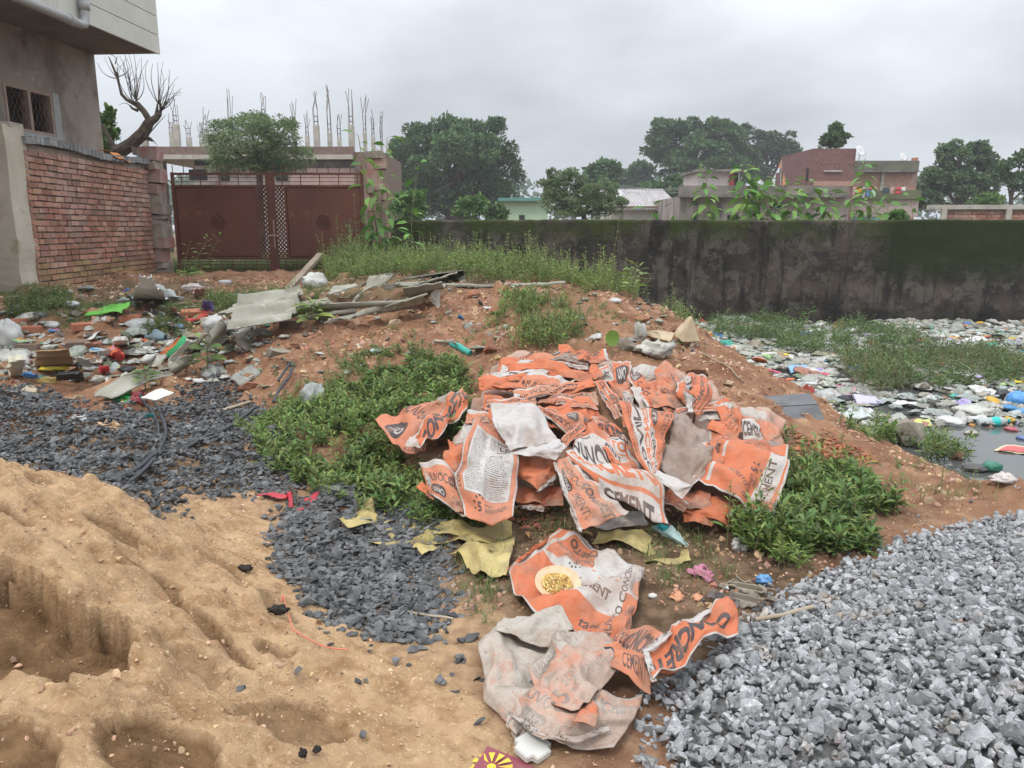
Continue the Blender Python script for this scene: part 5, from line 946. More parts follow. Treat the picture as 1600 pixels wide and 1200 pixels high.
# --- upper left: flat folded stack
S_("crumpled sack with upside down lettering along the pile's top edge", "w", [(902, 553), (793, 556), (795, 571), (920, 575)], .06, uvr=(.0, .2, 1, 1), dirt=.3, seed=1, extra=[("underside", "d", [(860, 566), (919, 575), (905, 557), (892, 557)], .075, None, None, .5)])
S_("long smooth orange sack with a white end strip near the pile's top", "o", [(778, 588), (832, 584), (925, 606), (918, 574), (785, 565)], .08, (0, 2, 3, 4), dirt=.05, seed=2, extra=[("white_hem", "i", [(785, 566), (918, 578), (918, 572), (800, 562)], .095, None, None, .3), ("white_end", "i", [(781, 586), (793, 588), (795, 567), (785, 564)], .10, None, None, .3)])
S_("small orange flap with white corner at the pile's far left top", "o", [(750, 610), (804, 612), (780, 588), (748, 594)], .09, dirt=.1, seed=3, puff=.02, extra=[("white_corner", "i", [(748, 600), (754, 600), (766, 584), (750, 590)], .105, None, None, .3)])
S_("thin folded sack edge with a bright white hem lying across the stack", "o", [(768, 597), (856, 596), (857, 585), (800, 585)], .11, dirt=.15, seed=4, extra=[("white_hem", "i", [(766, 590), (856, 583), (856, 576), (768, 584)], .125, None, None, .15)])
S_("orange sack with a white cross shaped seam in the folded stack", "w", [(795, 612), (868, 614), (902, 598), (832, 584)], .115, uvr=(0, .4, .6, 1), dirt=.3, seed=5, extra=[("white_seam", "i", [(822, 608), (829, 610), (835, 588), (829, 585)], .135, None, None, .2)])
S_("narrow sack folded into a strip with worn print and white end", "w", [(806, 632), (903, 608), (899, 599), (803, 612)], .14, uvr=(0, .3, .7, .95), dirt=.45, seed=6, extra=[("white_end", "i", [(804, 631), (812, 629), (812, 611), (802, 612)], .15, None, None, .3)])
S_("orange sack stub poking out left of the blank white flap", "o", [(757, 668), (770, 668), (798, 628), (785, 618), (755, 617)], .12, (0, 1, 2, 4), dirt=.1, seed=7)
S_("rolled sack strip with ragged grey end just above the white flap", "w", [(838, 632), (935, 632), (930, 613), (845, 624)], .13, uvr=(.3, .1, 1, .8), dirt=.5, seed=8)
S_("orange sack with white and dark green end above the white flap", "o", [(840, 648), (905, 668), (938, 652), (905, 622), (850, 638)], .12, (0, 1, 2, 4), dirt=.12, seed=9, extra=[("printed_end", "f", [(905, 667), (962, 662), (930, 646), (903, 622)], .135, None, (.2, .1, .5, .35), .3)])
S_("orange sack showing large dark letters deep beside the white flap", "s", [(893, 682), (838, 655), (830, 643), (850, 640), (905, 668)], .13, (0, 1, 3, 4), dirt=.1, seed=10, uvr=(.9, .1, .1, 1))
S_("orange sack with upside down lettering reaching right of the white flap", "w", [(912, 655), (842, 636), (850, 652), (903, 690)], .15, dirt=.3, seed=11)
# --- top middle
S_("puffed orange sack with white fold at the highest point of the pile", "f", [(880, 570), (952, 566), (945, 545), (905, 549)], .10, uvr=(0.55, 0.14, 1, 0.34), dirt=.2, seed=12, puff=.05, amp=1.3, extra=[("torn_corner", "o", [(872, 552), (893, 560), (906, 550), (873, 537)], .11, None, None, .2)])
S_("small creased orange sack tip between the stack and upright pouches", "o", [(922, 592), (943, 590), (932, 567), (921, 574)], .10, dirt=.2, seed=13)
S_("standing folded sack with a white stripe, behind the lettered strip", "f", [(975, 628), (958, 612), (936, 576), (950, 568), (969, 602)], .10, (0, 1, 2, 3), uvr=(0.55, 0.28, 1, 0.55), dirt=.2, seed=14)
S_("upright orange sack with round emblem print at the pile's back", "f", [(962, 612), (985, 606), (986, 566), (957, 567)], .11, uvr=(0.05, 0.4, 0.45, 0.54), dirt=.2, seed=15)
S_("orange sack strip lettered downwards in the middle of the pile", "s", [(928, 597), (956, 640), (972, 634), (944, 594)], .14, uvr=(.05, 0, .95, 1), dirt=.1, seed=16)
S_("dull brown creased sack sunk between the upright pouches", "f", [(965, 640), (988, 645), (990, 600), (968, 598)], .09, uvr=(.1, .6, .9, .9), dirt=.6, seed=17)
S_("slanting orange sack with long white edge left of the bright pouch", "f", [(1010, 640), (1056, 640), (997, 584), (982, 592)], .13, uvr=(0.0, 0.08, 0.4, 0.5), dirt=.3, seed=18)
S_("wide dusty sack with faint print below the bright pouch", "f", [(1020, 640), (1082, 645), (1045, 600), (1000, 596)], .15, uvr=(0.1, 0.02, 0.75, 0.26), dirt=.45, seed=19, puff=.03)
S_("dirty orange sack leaning behind the bright pouch", "f", [(1030, 612), (1058, 628), (1064, 596), (1040, 570), (1022, 578)], .14, (0, 1, 2, 4), uvr=(0.5, 0.14, 0.95, 0.4), dirt=.4, seed=20)
S_("grey white crumpled sack piece at the back rim of the pile", "i", [(990, 592), (1040, 588), (1028, 572), (988, 574)], .08, dirt=.6, seed=21)
S_("bright orange pouch with a broad white stripe, puffed and open", "f", [(1090, 650), (1108, 628), (1104, 592), (1080, 585), (1060, 596), (1056, 622)], .20, (0, 2, 3, 5), uvr=(.98, .02, .35, .45), dirt=.05, seed=22, puff=.06, amp=.9, bulge=.06, extra=[("white_stripe", "i", [(1075, 644), (1083, 645), (1079, 588), (1070, 589)], .265, None, None, .2)])
S_("sack with ruled white label behind the open mouthed sack", "b", [(1090, 655), (1140, 660), (1143, 632), (1128, 618)], .17, uvr=(.15, .3, .85, .9), dirt=.3, seed=23)
S_("small orange sack end with white oval mark on the right slope", "f", [(1138, 688), (1150, 680), (1146, 636), (1132, 622), (1125, 660)], .18, (0, 1, 3, 4), uvr=(0.6, 0.2, 0.95, 0.4), dirt=.2, seed=24)
S_("narrow upright orange sack next to the white label sack", "o", [(1144, 684), (1160, 676), (1156, 638), (1142, 642)], .16, dirt=.25, seed=25)
S_("half round white and orange sack end above the big right sack", "f", [(1162, 692), (1192, 692), (1186, 662), (1157, 652)], .15, uvr=(0.42, 0.42, 0.8, 0.53), dirt=.35, seed=26)
S_("brownish rolled sack tail pointing to the black board", "o", [(1186, 690), (1222, 690), (1214, 668), (1184, 654)], .12, dirt=.6, seed=27)
S_("ragged sack rim fold behind the right slope", "i", [(1150, 652), (1200, 664), (1196, 646), (1155, 638)], .10, dirt=.7, seed=28)
# --- right
S_("big orange sack spread on the right with white cement band", "r", [(1092, 752), (1165, 785), (1209, 808), (1222, 760), (1232, 697), (1190, 690), (1141, 685)], .22, (0, 2, 4, 6), dirt=.3, seed=29, bulge=.05)
S_("sack with a white edged side hanging below the open mouthed sack", "f", [(1080, 748), (1118, 757), (1142, 687), (1108, 672)], .20, uvr=(0, 0.05, 0.25, 0.45), dirt=.2, seed=30)
S_("flattened orange sack under the right end with white piping", "o", [(1066, 800), (1140, 822), (1212, 826), (1215, 812), (1150, 783), (1072, 782)], .10, (0, 2, 3, 5), dirt=.35, seed=31, extra=[("white_piping", "i", [(1068, 786), (1110, 800), (1205, 822), (1208, 817), (1115, 792), (1073, 780)], .115, (0, 2, 3, 5), None, .4)])
S_("dark crumpled orange sack pushed into the weeds at the pile's foot", "o", [(1068, 818), (1112, 826), (1120, 808), (1066, 796)], .07, dirt=.3, seed=32)
S_("orange sack strip wedged below the open mouthed sack", "o", [(1030, 790), (1110, 800), (1108, 770), (1045, 765)], .12, dirt=.4, seed=33)
# --- middle front
S_("sack with damp lock print between the lettered sack and the open mouth", "f", [(944, 712), (982, 750), (1006, 742), (966, 678), (918, 652)], .22, (0, 2, 3, 4), uvr=(.5, .2, 1, .9), dirt=.1, seed=34, extra=[("bright_fold", "s", [(925, 660), (985, 708), (966, 668), (920, 650)], .24, None, (.1, .1, .9, 1), .05)])
S_("large sack with bold black lettering on a white band, sliding off the front", "f", [(884, 718), (925, 760), (1000, 800), (1042, 820), (1030, 770), (985, 720), (928, 655), (900, 690)], .26, (0, 3, 6, 7), uvr=(.06, .47, .99, .84), dirt=.15, seed=35, bulge=.04)
S_("faded pale orange sack with vertical lettering hanging down the front", "w", [(907, 829), (982, 800), (930, 757), (887, 717), (866, 722), (882, 772)], .29, (4, 0, 1, 3), uvr=(.0, .0, 1.0, 1), dirt=.45, seed=36, extra=[("white_hem", "i", [(902, 826), (909, 830), (871, 724), (865, 722)], .305, None, None, .3)])
S_("blank white underside of a sack on the ground before the lettered sack", "i", [(930, 826), (1012, 820), (1000, 800), (950, 800)], .10, dirt=.35, seed=37)
S_("open mouthed sack facing the viewer with dark stained lining", "f", [(1012, 747), (992, 705), (965, 634), (1052, 648), (1040, 690), (1029, 735)], .30, (0, 2, 3, 5), uvr=(.1, .9, .9, .25), dirt=.3, seed=38, bulge=.05,
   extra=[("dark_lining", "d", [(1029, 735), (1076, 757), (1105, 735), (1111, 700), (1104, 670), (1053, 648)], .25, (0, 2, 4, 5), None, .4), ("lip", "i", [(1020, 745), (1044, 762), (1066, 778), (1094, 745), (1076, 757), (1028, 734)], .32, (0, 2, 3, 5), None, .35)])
S_("blank white sack lining flap, brightest spot of the pile's left half", "i", [(783, 683), (797, 706), (872, 688), (850, 655), (824, 638), (768, 631), (771, 660)], .30, (1, 2, 5, 0), dirt=.05, seed=39, bulge=.05, amp=.9, extra=[("turned_down_edge", "i", [(797, 706), (868, 719), (884, 697), (872, 688)], .305, None, None, .08)])
S_("orange sack with pointed corner, below the blank white flap", "o", [(840, 764), (868, 745), (876, 718), (806, 710), (808, 742)], .18, (0, 1, 2, 3), dirt=.15, seed=40, extra=[("white_seam", "i", [(838, 766), (844, 766), (870, 746), (866, 742)], .20, None, None, .3)])
S_("shadowed brown orange sack at the pile's lowest left gap", "o", [(806, 780), (880, 786), (878, 762), (806, 757)], .10, dirt=.6, seed=41)
S_("small pinkish sack piece lying under the pile's front edge", "f", [(815, 797), (850, 800), (852, 780), (812, 780)], .06, uvr=(.1, .7, .9, .9), dirt=.3, seed=42)
S_("sack with long ruled text label on its back panel, front left", "b", [(726, 806), (768, 816), (801, 806), (809, 760), (806, 700), (797, 690), (742, 660), (728, 690), (714, 740)], .24, (0, 2, 5, 6), dirt=.12, seed=43, bulge=.06, amp=.8)
S_("left end sack with round emblem and curling white edge", "w", [(672, 775), (700, 790), (738, 812), (745, 770), (700, 735), (655, 728)], .20, (0, 2, 3, 5), dirt=.35, seed=44, extra=[("white_edge", "i", [(665, 748), (679, 778), (684, 776), (664, 735)], .215, None, None, .3), ("lower_fold", "o", [(650, 760), (676, 782), (684, 772), (660, 752)], .19, None, None, .3)])
S_("folded orange sack corner behind the left end sack", "o", [(694, 735), (724, 745), (728, 692), (694, 706)], .15, dirt=.35, seed=45, extra=[("white_rim", "i", [(693, 712), (716, 720), (722, 712), (695, 704)], .165, None, None, .3), ("pinched_tip", "o", [(704, 712), (722, 712), (710, 694), (700, 688)], .17, None, None, .2)])
S_("grey lined sack opening at the pile's left shoulder", "i", [(710, 692), (745, 690), (748, 662), (728, 660)], .13, dirt=.55, seed=46)
S_("brown striped sack bottom with printed batch line, left of the white flap", "w", [(727, 662), (765, 664), (766, 647), (730, 642)], .13, uvr=(0, .4, .5, 1), dirt=.6, seed=47)
S_("orange sack fold arching over the ruled label", "f", [(738, 690), (792, 690), (770, 664), (744, 660)], .20, uvr=(.3, .1, .9, .3), dirt=.4, seed=48, bulge=.05)
# --- lone sacks
GR1 = "single cement sacks lying away from the pile"
S_("lone orange sack in the weeds left of the pile, folded lengthwise", "w", [(587, 657), (626, 697), (656, 700), (716, 630), (704, 620), (674, 628)], .0, (0, 2, 3, 5), uvr=(0, .1, .8, 1), dirt=.2, surf=('p', float(G(665, 655)[2])+.13, .16, float(G(665, 655)[1])), drape=True, seed=50, group=GR1,
   extra=[("side_panel", "s", [(657, 701), (731, 640), (729, 618), (720, 609), (645, 681)], .09, (0, 1, 3, 4), None, .05), ("torn_end", "i", [(634, 700), (657, 702), (650, 683), (640, 682)], .10, None, None, .4)])
S_("flat orange and white sack with the paper plate on it", "1", [(795, 892), (808, 925), (835, 957), (900, 986), (970, 1001), (990, 950), (1002, 892), (950, 862), (884, 832)], .0, (0, 4, 6, 8), dirt=.15, surf=.05, seed=51, bulge=.03, amp=.9, group=GR1, n=56, m=56, drape=True,
   extra=[("folded_corner", "o", [(793, 889), (803, 884), (880, 828), (874, 824)], .012, None, None, .05), ("side_gusset", "w", [(965, 1001), (980, 1000), (1006, 888), (995, 886)], .03, None, (0, .5, 1, 1), .2)])
S_("dust caked grey sack spread under the faded lettered one", "f", [(806, 1162), (760, 1100), (746, 1020), (775, 998), (860, 1010), (905, 1080), (850, 1120)], .0, (0, 2, 4, 5), uvr=(.1, .1, .9, .9), dirt=1.0, surf=.02, seed=52, bulge=.01, group=GR1, n=50, m=50, drape=True,
   extra=[("rolled_top", "i", [(775, 1000), (815, 1010), (862, 1014), (894, 990), (874, 966), (808, 967)], .05, (0, 2, 3, 5), None, 1.0), ("pale_corner", "i", [(790, 1140), (808, 1162), (835, 1150), (800, 1110)], .01, None, None, .8)])
S_("faded apricot sack with slanting lettering, dusted with cement", "f", [(905, 1128), (968, 1042), (955, 1013), (907, 987), (864, 1018), (826, 1048), (848, 1098), (868, 1118)], .06, (0, 1, 3, 5), uvr=(.05, .2, .8, .5), dirt=.75, surf=.05, seed=53, group=GR1, n=50, m=50, drape=True)
S_("curled dusty sack end with white hem, bottommost of the lone sacks", "w", [(789, 1114), (840, 1158), (900, 1167), (958, 1169), (985, 1130), (1002, 1090), (930, 1098), (870, 1112), (820, 1092)], .02, (0, 3, 5, 8), uvr=(0, 0, 1, .9), dirt=.85, surf=.03, seed=54, amp=1.4, bulge=.07, group=GR1, n=50, m=50, drape=True,
   extra=[("raised_lip", "o", [(895, 1130), (930, 1142), (934, 1108), (925, 1098)], .14, None, None, .4), ("white_hem", "i", [(795, 1117), (840, 1150), (900, 1160), (952, 1140), (950, 1134), (898, 1150), (842, 1142), (800, 1112)], .085, (0, 3, 4, 7), None, .6)])
S_("orange sack with white hem standing half buried in the grey stones", "w", [(927, 1034), (1017, 1085), (1012, 1050), (1008, 1020), (1035, 985), (1012, 978), (960, 1003)], .03, (0, 1, 4, 6), uvr=(.1, .1, .9, .8), dirt=.15, surf=.06, seed=55, group=GR1, n=44, m=44, drape=True,
   extra=[("standing_side", "s", [(1130, 942), (1060, 985), (1006, 1018), (1022, 1068), (1100, 1012), (1153, 995), (1150, 960)], .16, (0, 2, 3, 5), (0, 0, 1, 1), .1), ("white_hem", "i", [(1018, 1066), (1026, 1064), (1014, 1020), (1006, 1020)], .185, None, None, .1), ("top_hem", "i", [(1008, 1020), (1062, 988), (1130, 946), (1128, 939), (1058, 980), (1004, 1014)], .19, (0, 2, 3, 5), None, .15)])
# --- plate of leftover food
pc = G(871, 942); pc[2] = .085; T_ = thing("paper_plate", "round pale paper plate with leftover food on the flat orange sack", "plate", pc)
b = B(); R = rotx(.34)@roty(.05); b.lathe([(0, .0), (.064, .0), (.072, .006), (.098, .014), (.1, .016), (.098, .011), (.072, .002), (.06, -.004), (0, -.004)], 40, pc+[0, 0, .006], R); b.build("plate_body", M("plate_card", (.60, .40, .25), (.66, .47, .31), 20, .6, .2, 60, .002, stain=[((.5, .3, .1), 18, .6, .7)]), T_, True)
g = np.random.default_rng(2); b = B(); m_food = M("yellow_rice", (.55, .33, .06), (.72, .55, .24), 40, .5, .3, 90, .003, isl=.35, hue=.02, spec=.5)
nn_ = 700; r_ = .064*np.sqrt(g.uniform(size=nn_)); a_ = g.uniform(0, 6.28, nn_); pts = pc+[0, 0, .006]+np.stack([r_*np.cos(a_)*1.05-.004, r_*np.sin(a_), .004+.022*(1-(r_/.067)**2)*g.uniform(.4, 1, nn_)], 1)@R.T
k_ = g.integers(0, len(STONES), nn_); Rr = rand_rots(nn_, g)
for t_ in range(len(STONES)):
    s_ = k_ == t_
    if s_.any(): b.inst(*STONES[t_], Rr[s_]*(.0042*np.exp(g.normal(0, .4, s_.sum())))[:, None, None], pts[s_])
o = b.build("food", m_food, T_, True); o["kind"] = "stuff"
# --- yellow woven sheet, torn, half buried
m_yel = M("yellow_woven_sheet", (.40, .31, .11), (.47, .39, .17), 5, .6, .35, 60, .004, stain=[((.26, .20, .10), 7, .48, .68), ((.15, .11, .07), 3, .52, .68)])
# thin folded sacks filling the gaps between the big ones
for i, (q, ky, lf, dd, lb) in enumerate([
    ([(868, 632), (935, 640), (925, 628), (872, 622)], "w", .17, .3, "thin folded sack edge in the middle of the pile, under the lettered strip"), ([(975, 668), (1052, 652), (1048, 640), (972, 650)], "s", .17, .35, "thin sack strip just above the open mouthed sack"),
    ([(1050, 652), (1128, 640), (1120, 628), (1056, 640)], "w", .19, .3, "sack strip between the bright pouch and the dark lining"), ([(757, 640), (838, 636), (836, 622), (762, 626)], "w", .15, .3, "flattened sack strip above the blank white flap"),
    ([(1104, 672), (1148, 690), (1156, 676), (1112, 656)], "o", .20, .35, "short orange fold at the dark lining's upper right"), ([(806, 708), (872, 700), (866, 690), (804, 698)], "d", .17, .5, "dull brown sack fold under the white flap's edge"),
    ([(884, 700), (918, 668), (906, 660), (876, 690)], "s", .23, .15, "orange fold with lettering left of the damp lock sack"), ([(752, 604), (830, 616), (838, 606), (762, 594)], "o", .105, .25, "orange fold low in the stack at the pile's top left"),
    ([(935, 612), (962, 655), (972, 648), (946, 606)], "w", .16, .2, "narrow twisted sack beside the downward lettered strip"), ([(1000, 616), (1046, 648), (1054, 640), (1008, 606)], "s", .165, .3, "slim sack fold crossing below the slanting white edged one"),
    ([(1115, 632), (1128, 660), (1142, 655), (1130, 624)], "o", .19, .3, "small orange fold right of the bright pouch"), ([(1160, 700), (1225, 706), (1222, 694), (1162, 688)], "d", .17, .5, "brownish fold along the big right sack's top"),
    ([(880, 620), (932, 604), (924, 594), (880, 606)], "o", .12, .2, "orange fold above the rolled strip in the stack"), ([(700, 756), (712, 800), (724, 800), (716, 750)], "o", .21, .4, "shaded orange edge between the ruled label and the left end sack"),
    ([(1034, 782), (1068, 800), (1076, 788), (1044, 770)], "w", .15, .35, "small printed fold below the open mouthed sack's lip"), ([(984, 606), (1002, 640), (1014, 634), (996, 598)], "i", .14, .5, "dirty white fold among the upright sacks")]):
    S_(lb, ky, q, lf, dirt=dd, seed=300+i, puff=.02, amp=.8, n=30, m=20, uvr=FULL if ky in ("o", "i", "d") else (.1, 0, .9, 1))
def ground_sheet(b, pts, cor, lift, seed, amp=1., n=34, m=20, puff=0):
    q = G(*np.mean([p[:2] for p in pts], 0)); X, nn, S, Tt = sack_sheet(pts, cor, float(q[2]), 0, seed, amp=0, bulge=0, n=n, m=m)
    g = np.random.default_rng(seed); W_ = np.linalg.norm(X[-1, m//2]-X[0, m//2]); H_ = np.linalg.norm(X[n//2, -1]-X[n//2, 0])
    X[..., 2] = TOP(X[..., 0], X[..., 1])+lift+wrinkle(S, Tt, W_, H_, g, amp)+puff*np.sin(math.pi*S)*np.sin(math.pi*Tt); b.slab(X if np.cross(X[1, 0]-X[0, 0], X[0, 1]-X[0, 0])[2] > 0 else X[::-1], .003, True); return b
T_ = thing("yellow_sheet", "torn yellow woven plastic sheet half buried in grass before the sack pile", "sheet", G(700, 860))
for i, (q, c, lf) in enumerate([([(530, 822), (545, 838), (612, 824), (600, 817), (588, 816), (583, 802)], (0, 2, 3, 5), .03), ([(550, 840), (585, 858), (640, 866), (695, 842), (668, 838), (628, 858), (612, 838)], (0, 2, 4, 6), .02), ([(640, 862), (700, 852), (760, 850), (800, 842), (800, 826), (700, 826), (655, 838)], (0, 3, 4, 6), .012),
        ([(740, 905), (790, 912), (800, 880), (805, 845), (740, 850), (705, 870)], (0, 1, 3, 5), .016), ([(600, 828), (700, 836), (780, 826), (780, 820), (700, 822), (610, 818)], (0, 2, 3, 5), .008), ([(645, 870), (660, 877), (690, 868), (655, 862)], (0, 1, 2, 3), .02),
        ([(1008, 880), (1078, 886), (1074, 860), (1015, 856)], (0, 1, 2, 3), .02), ([(925, 852), (1010, 862), (1020, 846), (935, 836)], (0, 1, 2, 3), .015)]):
    b = B(); ground_sheet(b, q, c, lf, 60+i, 1.7); b.build("torn_piece", m_yel, T_, True)
# ================================================================== loose objects: rocks, bricks, sheets, rubbish
from itertools import count
def rock_mesh(b, c, size, seed, sub=3, rough=.18, flat=.7, facets=True):
    g = np.random.default_rng(seed); bm = bmesh.new()
    q = g.normal(size=(11, 3)); q /= np.linalg.norm(q, axis=1)[:, None]
    for p in q*g.uniform(.8, 1.05, (11, 1)): bm.verts.new(p)
    bmesh.ops.convex_hull(bm, input=bm.verts[:]); bmesh.ops.triangulate(bm, faces=bm.faces[:]); 
    for v in [v for v in bm.verts if not v.link_faces]: bm.verts.remove(v)
    bmesh.ops.subdivide_edges(bm, edges=bm.edges[:], cuts=3, use_grid_fill=True); bmesh.ops.triangulate(bm, faces=bm.faces[:]); bm.verts.index_update()
    V = np.array([v.co[:] for v in bm.verts]); F = np.array([[v.index for v in f.verts] for f in bm.faces]); bm.free()
    V = V*(1+(fbm(V[:, 0]*2.5+seed, V[:, 1]*2.5, 3, seed, V[:, 2]*2.5)-.5)[:, None]*rough*2); V = V@rotz(seed*1.3).T*np.asarray(size)*.5; b.add(V+np.asarray(c), F); return b
def rock(name, label, u, v, w_, h_, mat, seed, cat="rock", group=None, sink=.3, yaw=None, depth=None):
    p = G(u, v); k = (p[1])/FPX*1.03; s = np.array([w_*k, (depth or w_*.7)*k, h_*k*1.05]); c = p+[0, s[1]*.3, s[2]*(.5-sink*.35)]
    b = B(); rock_mesh(b, c, s*1.15, seed); return tag(b.build(name, mat), label, cat, group)
m_rockp = M("pale_sandstone", (.42, .33, .21), (.55, .45, .31), 5, .9, .6, 30, .012, stain=[((.20, .17, .10), 6, .6, .75)])
m_rockg = M("grey_brown_rock", (.20, .175, .14), (.32, .28, .23), 6, .92, .7, 30, .012, stain=[((.14, .15, .08), 4, .58, .7)])
m_rockr = M("earthy_brick", (.27, .105, .06), (.36, .17, .10), 6, .95, .7, 35, .01, stain=[((.20, .11, .07), 5, .5, .7)])
m_clod = M("soil_clod", (.20, .10, .06), (.31, .175, .11), 7, .98, .9, 40, .02)
R_ = rock
R_("boulder", "big pale yellow pointed boulder on the mound's right shoulder", 1075, 545, 42, 48, m_rockp, 3)
R_("boulder", "squarish green stained boulder behind the sack pile's top", 985, 550, 44, 32, m_rockg, 5)
R_("rock", "flat pale rock slab between the two boulders and the dirty cloth", 1035, 538, 52, 22, m_rockp, 8)
R_("rock", "wedge shaped grey rock in the weeds at the pond edge", 1425, 700, 74, 48, m_rockg, 9)
R_("rock", "small mossy rock in front of the weed clump by the grey stones", 1238, 878, 34, 26, m_rockg, 12)
R_("rock", "brown rock half hidden beside the right sack's corner", 1250, 760, 30, 36, M("ochre_rock", (.30, .19, .09), (.38, .27, .15), 8), 14)
R_("rock", "large grey concrete lump leaning on timber near the gate", 505, 420, 50, 34, M("lump_concrete", (.36, .31, .25), (.48, .43, .36), 6, .95, .8, 25, .02), 15)
R_("rock", "upright speckled stone standing on the mound's ridge", 685, 480, 25, 30, M("speckled_stone", (.33, .30, .25), (.48, .45, .40), 14, .95, .8, 30, .02), 16)
for i, (u, v, w_, h_, mt, lb) in enumerate([(768, 553, 36, 26, m_rockr, "rust coloured stone just left of the sack pile's top"), (740, 466, 20, 16, m_rockr, "dark red stone near the board on the mound"), (662, 466, 30, 14, m_rockr, "red brick fragment at the tip of a grey sheet"), (530, 510, 32, 18, m_clod, "brown clod below the long grey sheet"),
        (437, 566, 42, 26, m_rockg, "flat angular grey rock on the slope left of the weeds"), (383, 612, 36, 22, m_rockr, "rust red stone at the edge of the dark stone chips"), (655, 632, 28, 26, m_rockr, "dark red brick bit inside the weeds left of the pile"), (615, 508, 26, 10, m_rockp, "small pale stone on the bare slope of the mound"),
        (640, 558, 30, 12, m_rockg, "greenish flat stone above the big weed patch"), (775, 492, 22, 12, m_rockr, "brick crumb on the sandy patch of the mound"), (1003, 505, 26, 12, m_rockr, "brown stone at the mound's upper right"), (1052, 520, 16, 14, m_clod, "small brown clod beside the pale yellow boulder"),
        (1095, 590, 40, 18, m_clod, "dark clod of earth behind the pile's right side"), (1140, 605, 22, 10, m_rockp, "pale stone on the gravelly slope toward the pond"), (1330, 885-60, 30, 14, m_clod, "earth clod beside the weeds near the grey stones"), (1100, 800, 12, 8, m_rockg, "tiny grey stone in front of the right sacks"), (1500, 720, 26, 14, m_clod, "clod at the waterline near the floating print"),
        (700, 492, 12, 8, m_rockg, "small dark stone on the sandy patch"), (845, 745+52, 22, 10, m_rockr, "brownish brick bit under the pile's front edge"), (460, 545, 20, 10, m_clod, "low clod on the soil by the angular grey rock")]):
    R_("stone", lb, u, v, w_, h_, mt, 40+i, "stone")
# bricks scattered in the yard
def brick_at(label, u, v, yaw, mat, tilt=0, size=(.23, .11, .075), name="brick", cat="brick", group="bricks strewn in the yard"):
    p = G(u, v); b = B(); bm = bmesh.new(); bmesh.ops.create_cube(bm, size=1)
    for q in bm.verts: q.co = Vector(q.co[i]*size[i] for i in range(3))
    bmesh.ops.bevel(bm, geom=bm.edges[:], offset=.006, segments=2, affect='EDGES'); bmesh.ops.triangulate(bm, faces=bm.faces[:]); bm.verts.index_update()
    V = np.array([q.co[:] for q in bm.verts]); F = np.array([[q.index for q in f.verts] for f in bm.faces]); bm.free(); V = V+(fbm(V[:, 0]*30+u, V[:, 1]*30, 2, 3, V[:, 2]*30)-.5)[:, None]*.006
    b.add((V@(rotz(yaw)@rotx(tilt)).T)+p+[0, 0, size[2]*.42], F); return tag(b.build(name, mat), label, cat, group)
m_br1 = M("loose_brick", (.34, .12, .07), (.46, .20, .12), 9, .92, .6, 40, .008, stain=[((.40, .33, .27), 10, .58, .7)]); m_br2 = M("dark_brick", (.15, .10, .075), (.22, .16, .12), 9, .95, .6, 40, .008)
for u, v, yw, mt, tl, lb in [(48, 520, .3, m_br1, .1, "red brick beside the white bag at the yard's far left"), (30, 508, 1.2, m_br1, 0, "red brick partly behind the white bag"), (45, 548, .1, m_br2, 0, "dark brown brick below the pair of red bricks"), (122, 543, .5, m_br2, .2, "charcoal brick lying alone left of the shoe"), (148, 545, 1.0, m_br1, .1, "dull red brick right of the charcoal brick"),
        (205, 502, .2, m_br1, .1, "orange brick bit in the grass before the green banner"), (131, 515, .8, m_br1, .1, "orange brick fragment near the pair of red bricks"), (300, 494, .5, m_br1, .3, "brick piece by the purple packet"), (505, 487, .4, m_br1, .1, "broken brick among the grey sheets"), (415, 497, 1.1, m_br1, .2, "brick stub under the grey sheets' left end"), (455, 512, .9, m_br2, 0, "dark brick half sunk in the slope"),
        (330, 505, 1.3, M("pale_block", (.42, .39, .33), (.50, .47, .41), 5), 0, "pale block among rubbish right of the shoe"), (20, 560, .6, m_br2, .1, "broken brick near the yellowish box")]: brick_at(lb, u, v, yw, mt, tl)
# asbestos cement sheets
m_asb = M("asbestos_cement", (.24, .23, .185), (.35, .335, .28), 3, .9, .5, 35, .006, stain=[((.19, .19, .12), 4, .55, .7), ((.52, .50, .44), 12, .6, .7)])
def sheet_px(name, label, quad, D0, D1, mat, waves=0, amp=.022, th=.008, lift=.02, seed=0, cat="roofing sheet", group=None, ragged=.02):
    """quad: four pixels; the near pair stands at distance D0, the far pair at D1 (or None: on the ground)."""
    g = np.random.default_rng(seed); q = [G(*p) if D0 is None else P(*p, d) for p, d in zip(quad, (D0, D0, D1, D1))]; q = np.array(q)
    S, Tt = np.meshgrid(np.linspace(0, 1, 48), np.linspace(0, 1, 16), indexing='ij'); X = ((1-S)*(1-Tt))[..., None]*q[0]+(S*(1-Tt))[..., None]*q[1]+(S*Tt)[..., None]*q[2]+((1-S)*Tt)[..., None]*q[3]
    e = np.minimum(np.minimum(S, 1-S), np.minimum(Tt, 1-Tt)); X += (np.stack([fbm(S*5, Tt*5, 3, seed+i) for i in range(3)], -1)-.5)*ragged*2*np.exp(-e/.08)[..., None]
    nn = np.cross(q[1]-q[0], q[3]-q[0]); nn /= np.linalg.norm(nn); nn = nn if nn[2] > 0 else -nn
    if waves: X += nn*(amp*np.sin(2*math.pi*waves*Tt))[..., None]
    X += nn*lift+nn*((fbm(S*2, Tt*2, 2, seed+5)-.5)*.02)[..., None]; b = B(); b.slab(X if np.cross(X[1, 0]-X[0, 0], X[0, 1]-X[0, 0])@nn > 0 else X[::-1], th); return tag(b.build(name, mat, None, bool(waves)), label, cat, group)
GS_ = "broken roofing sheets on the mound"
SH = sheet_px
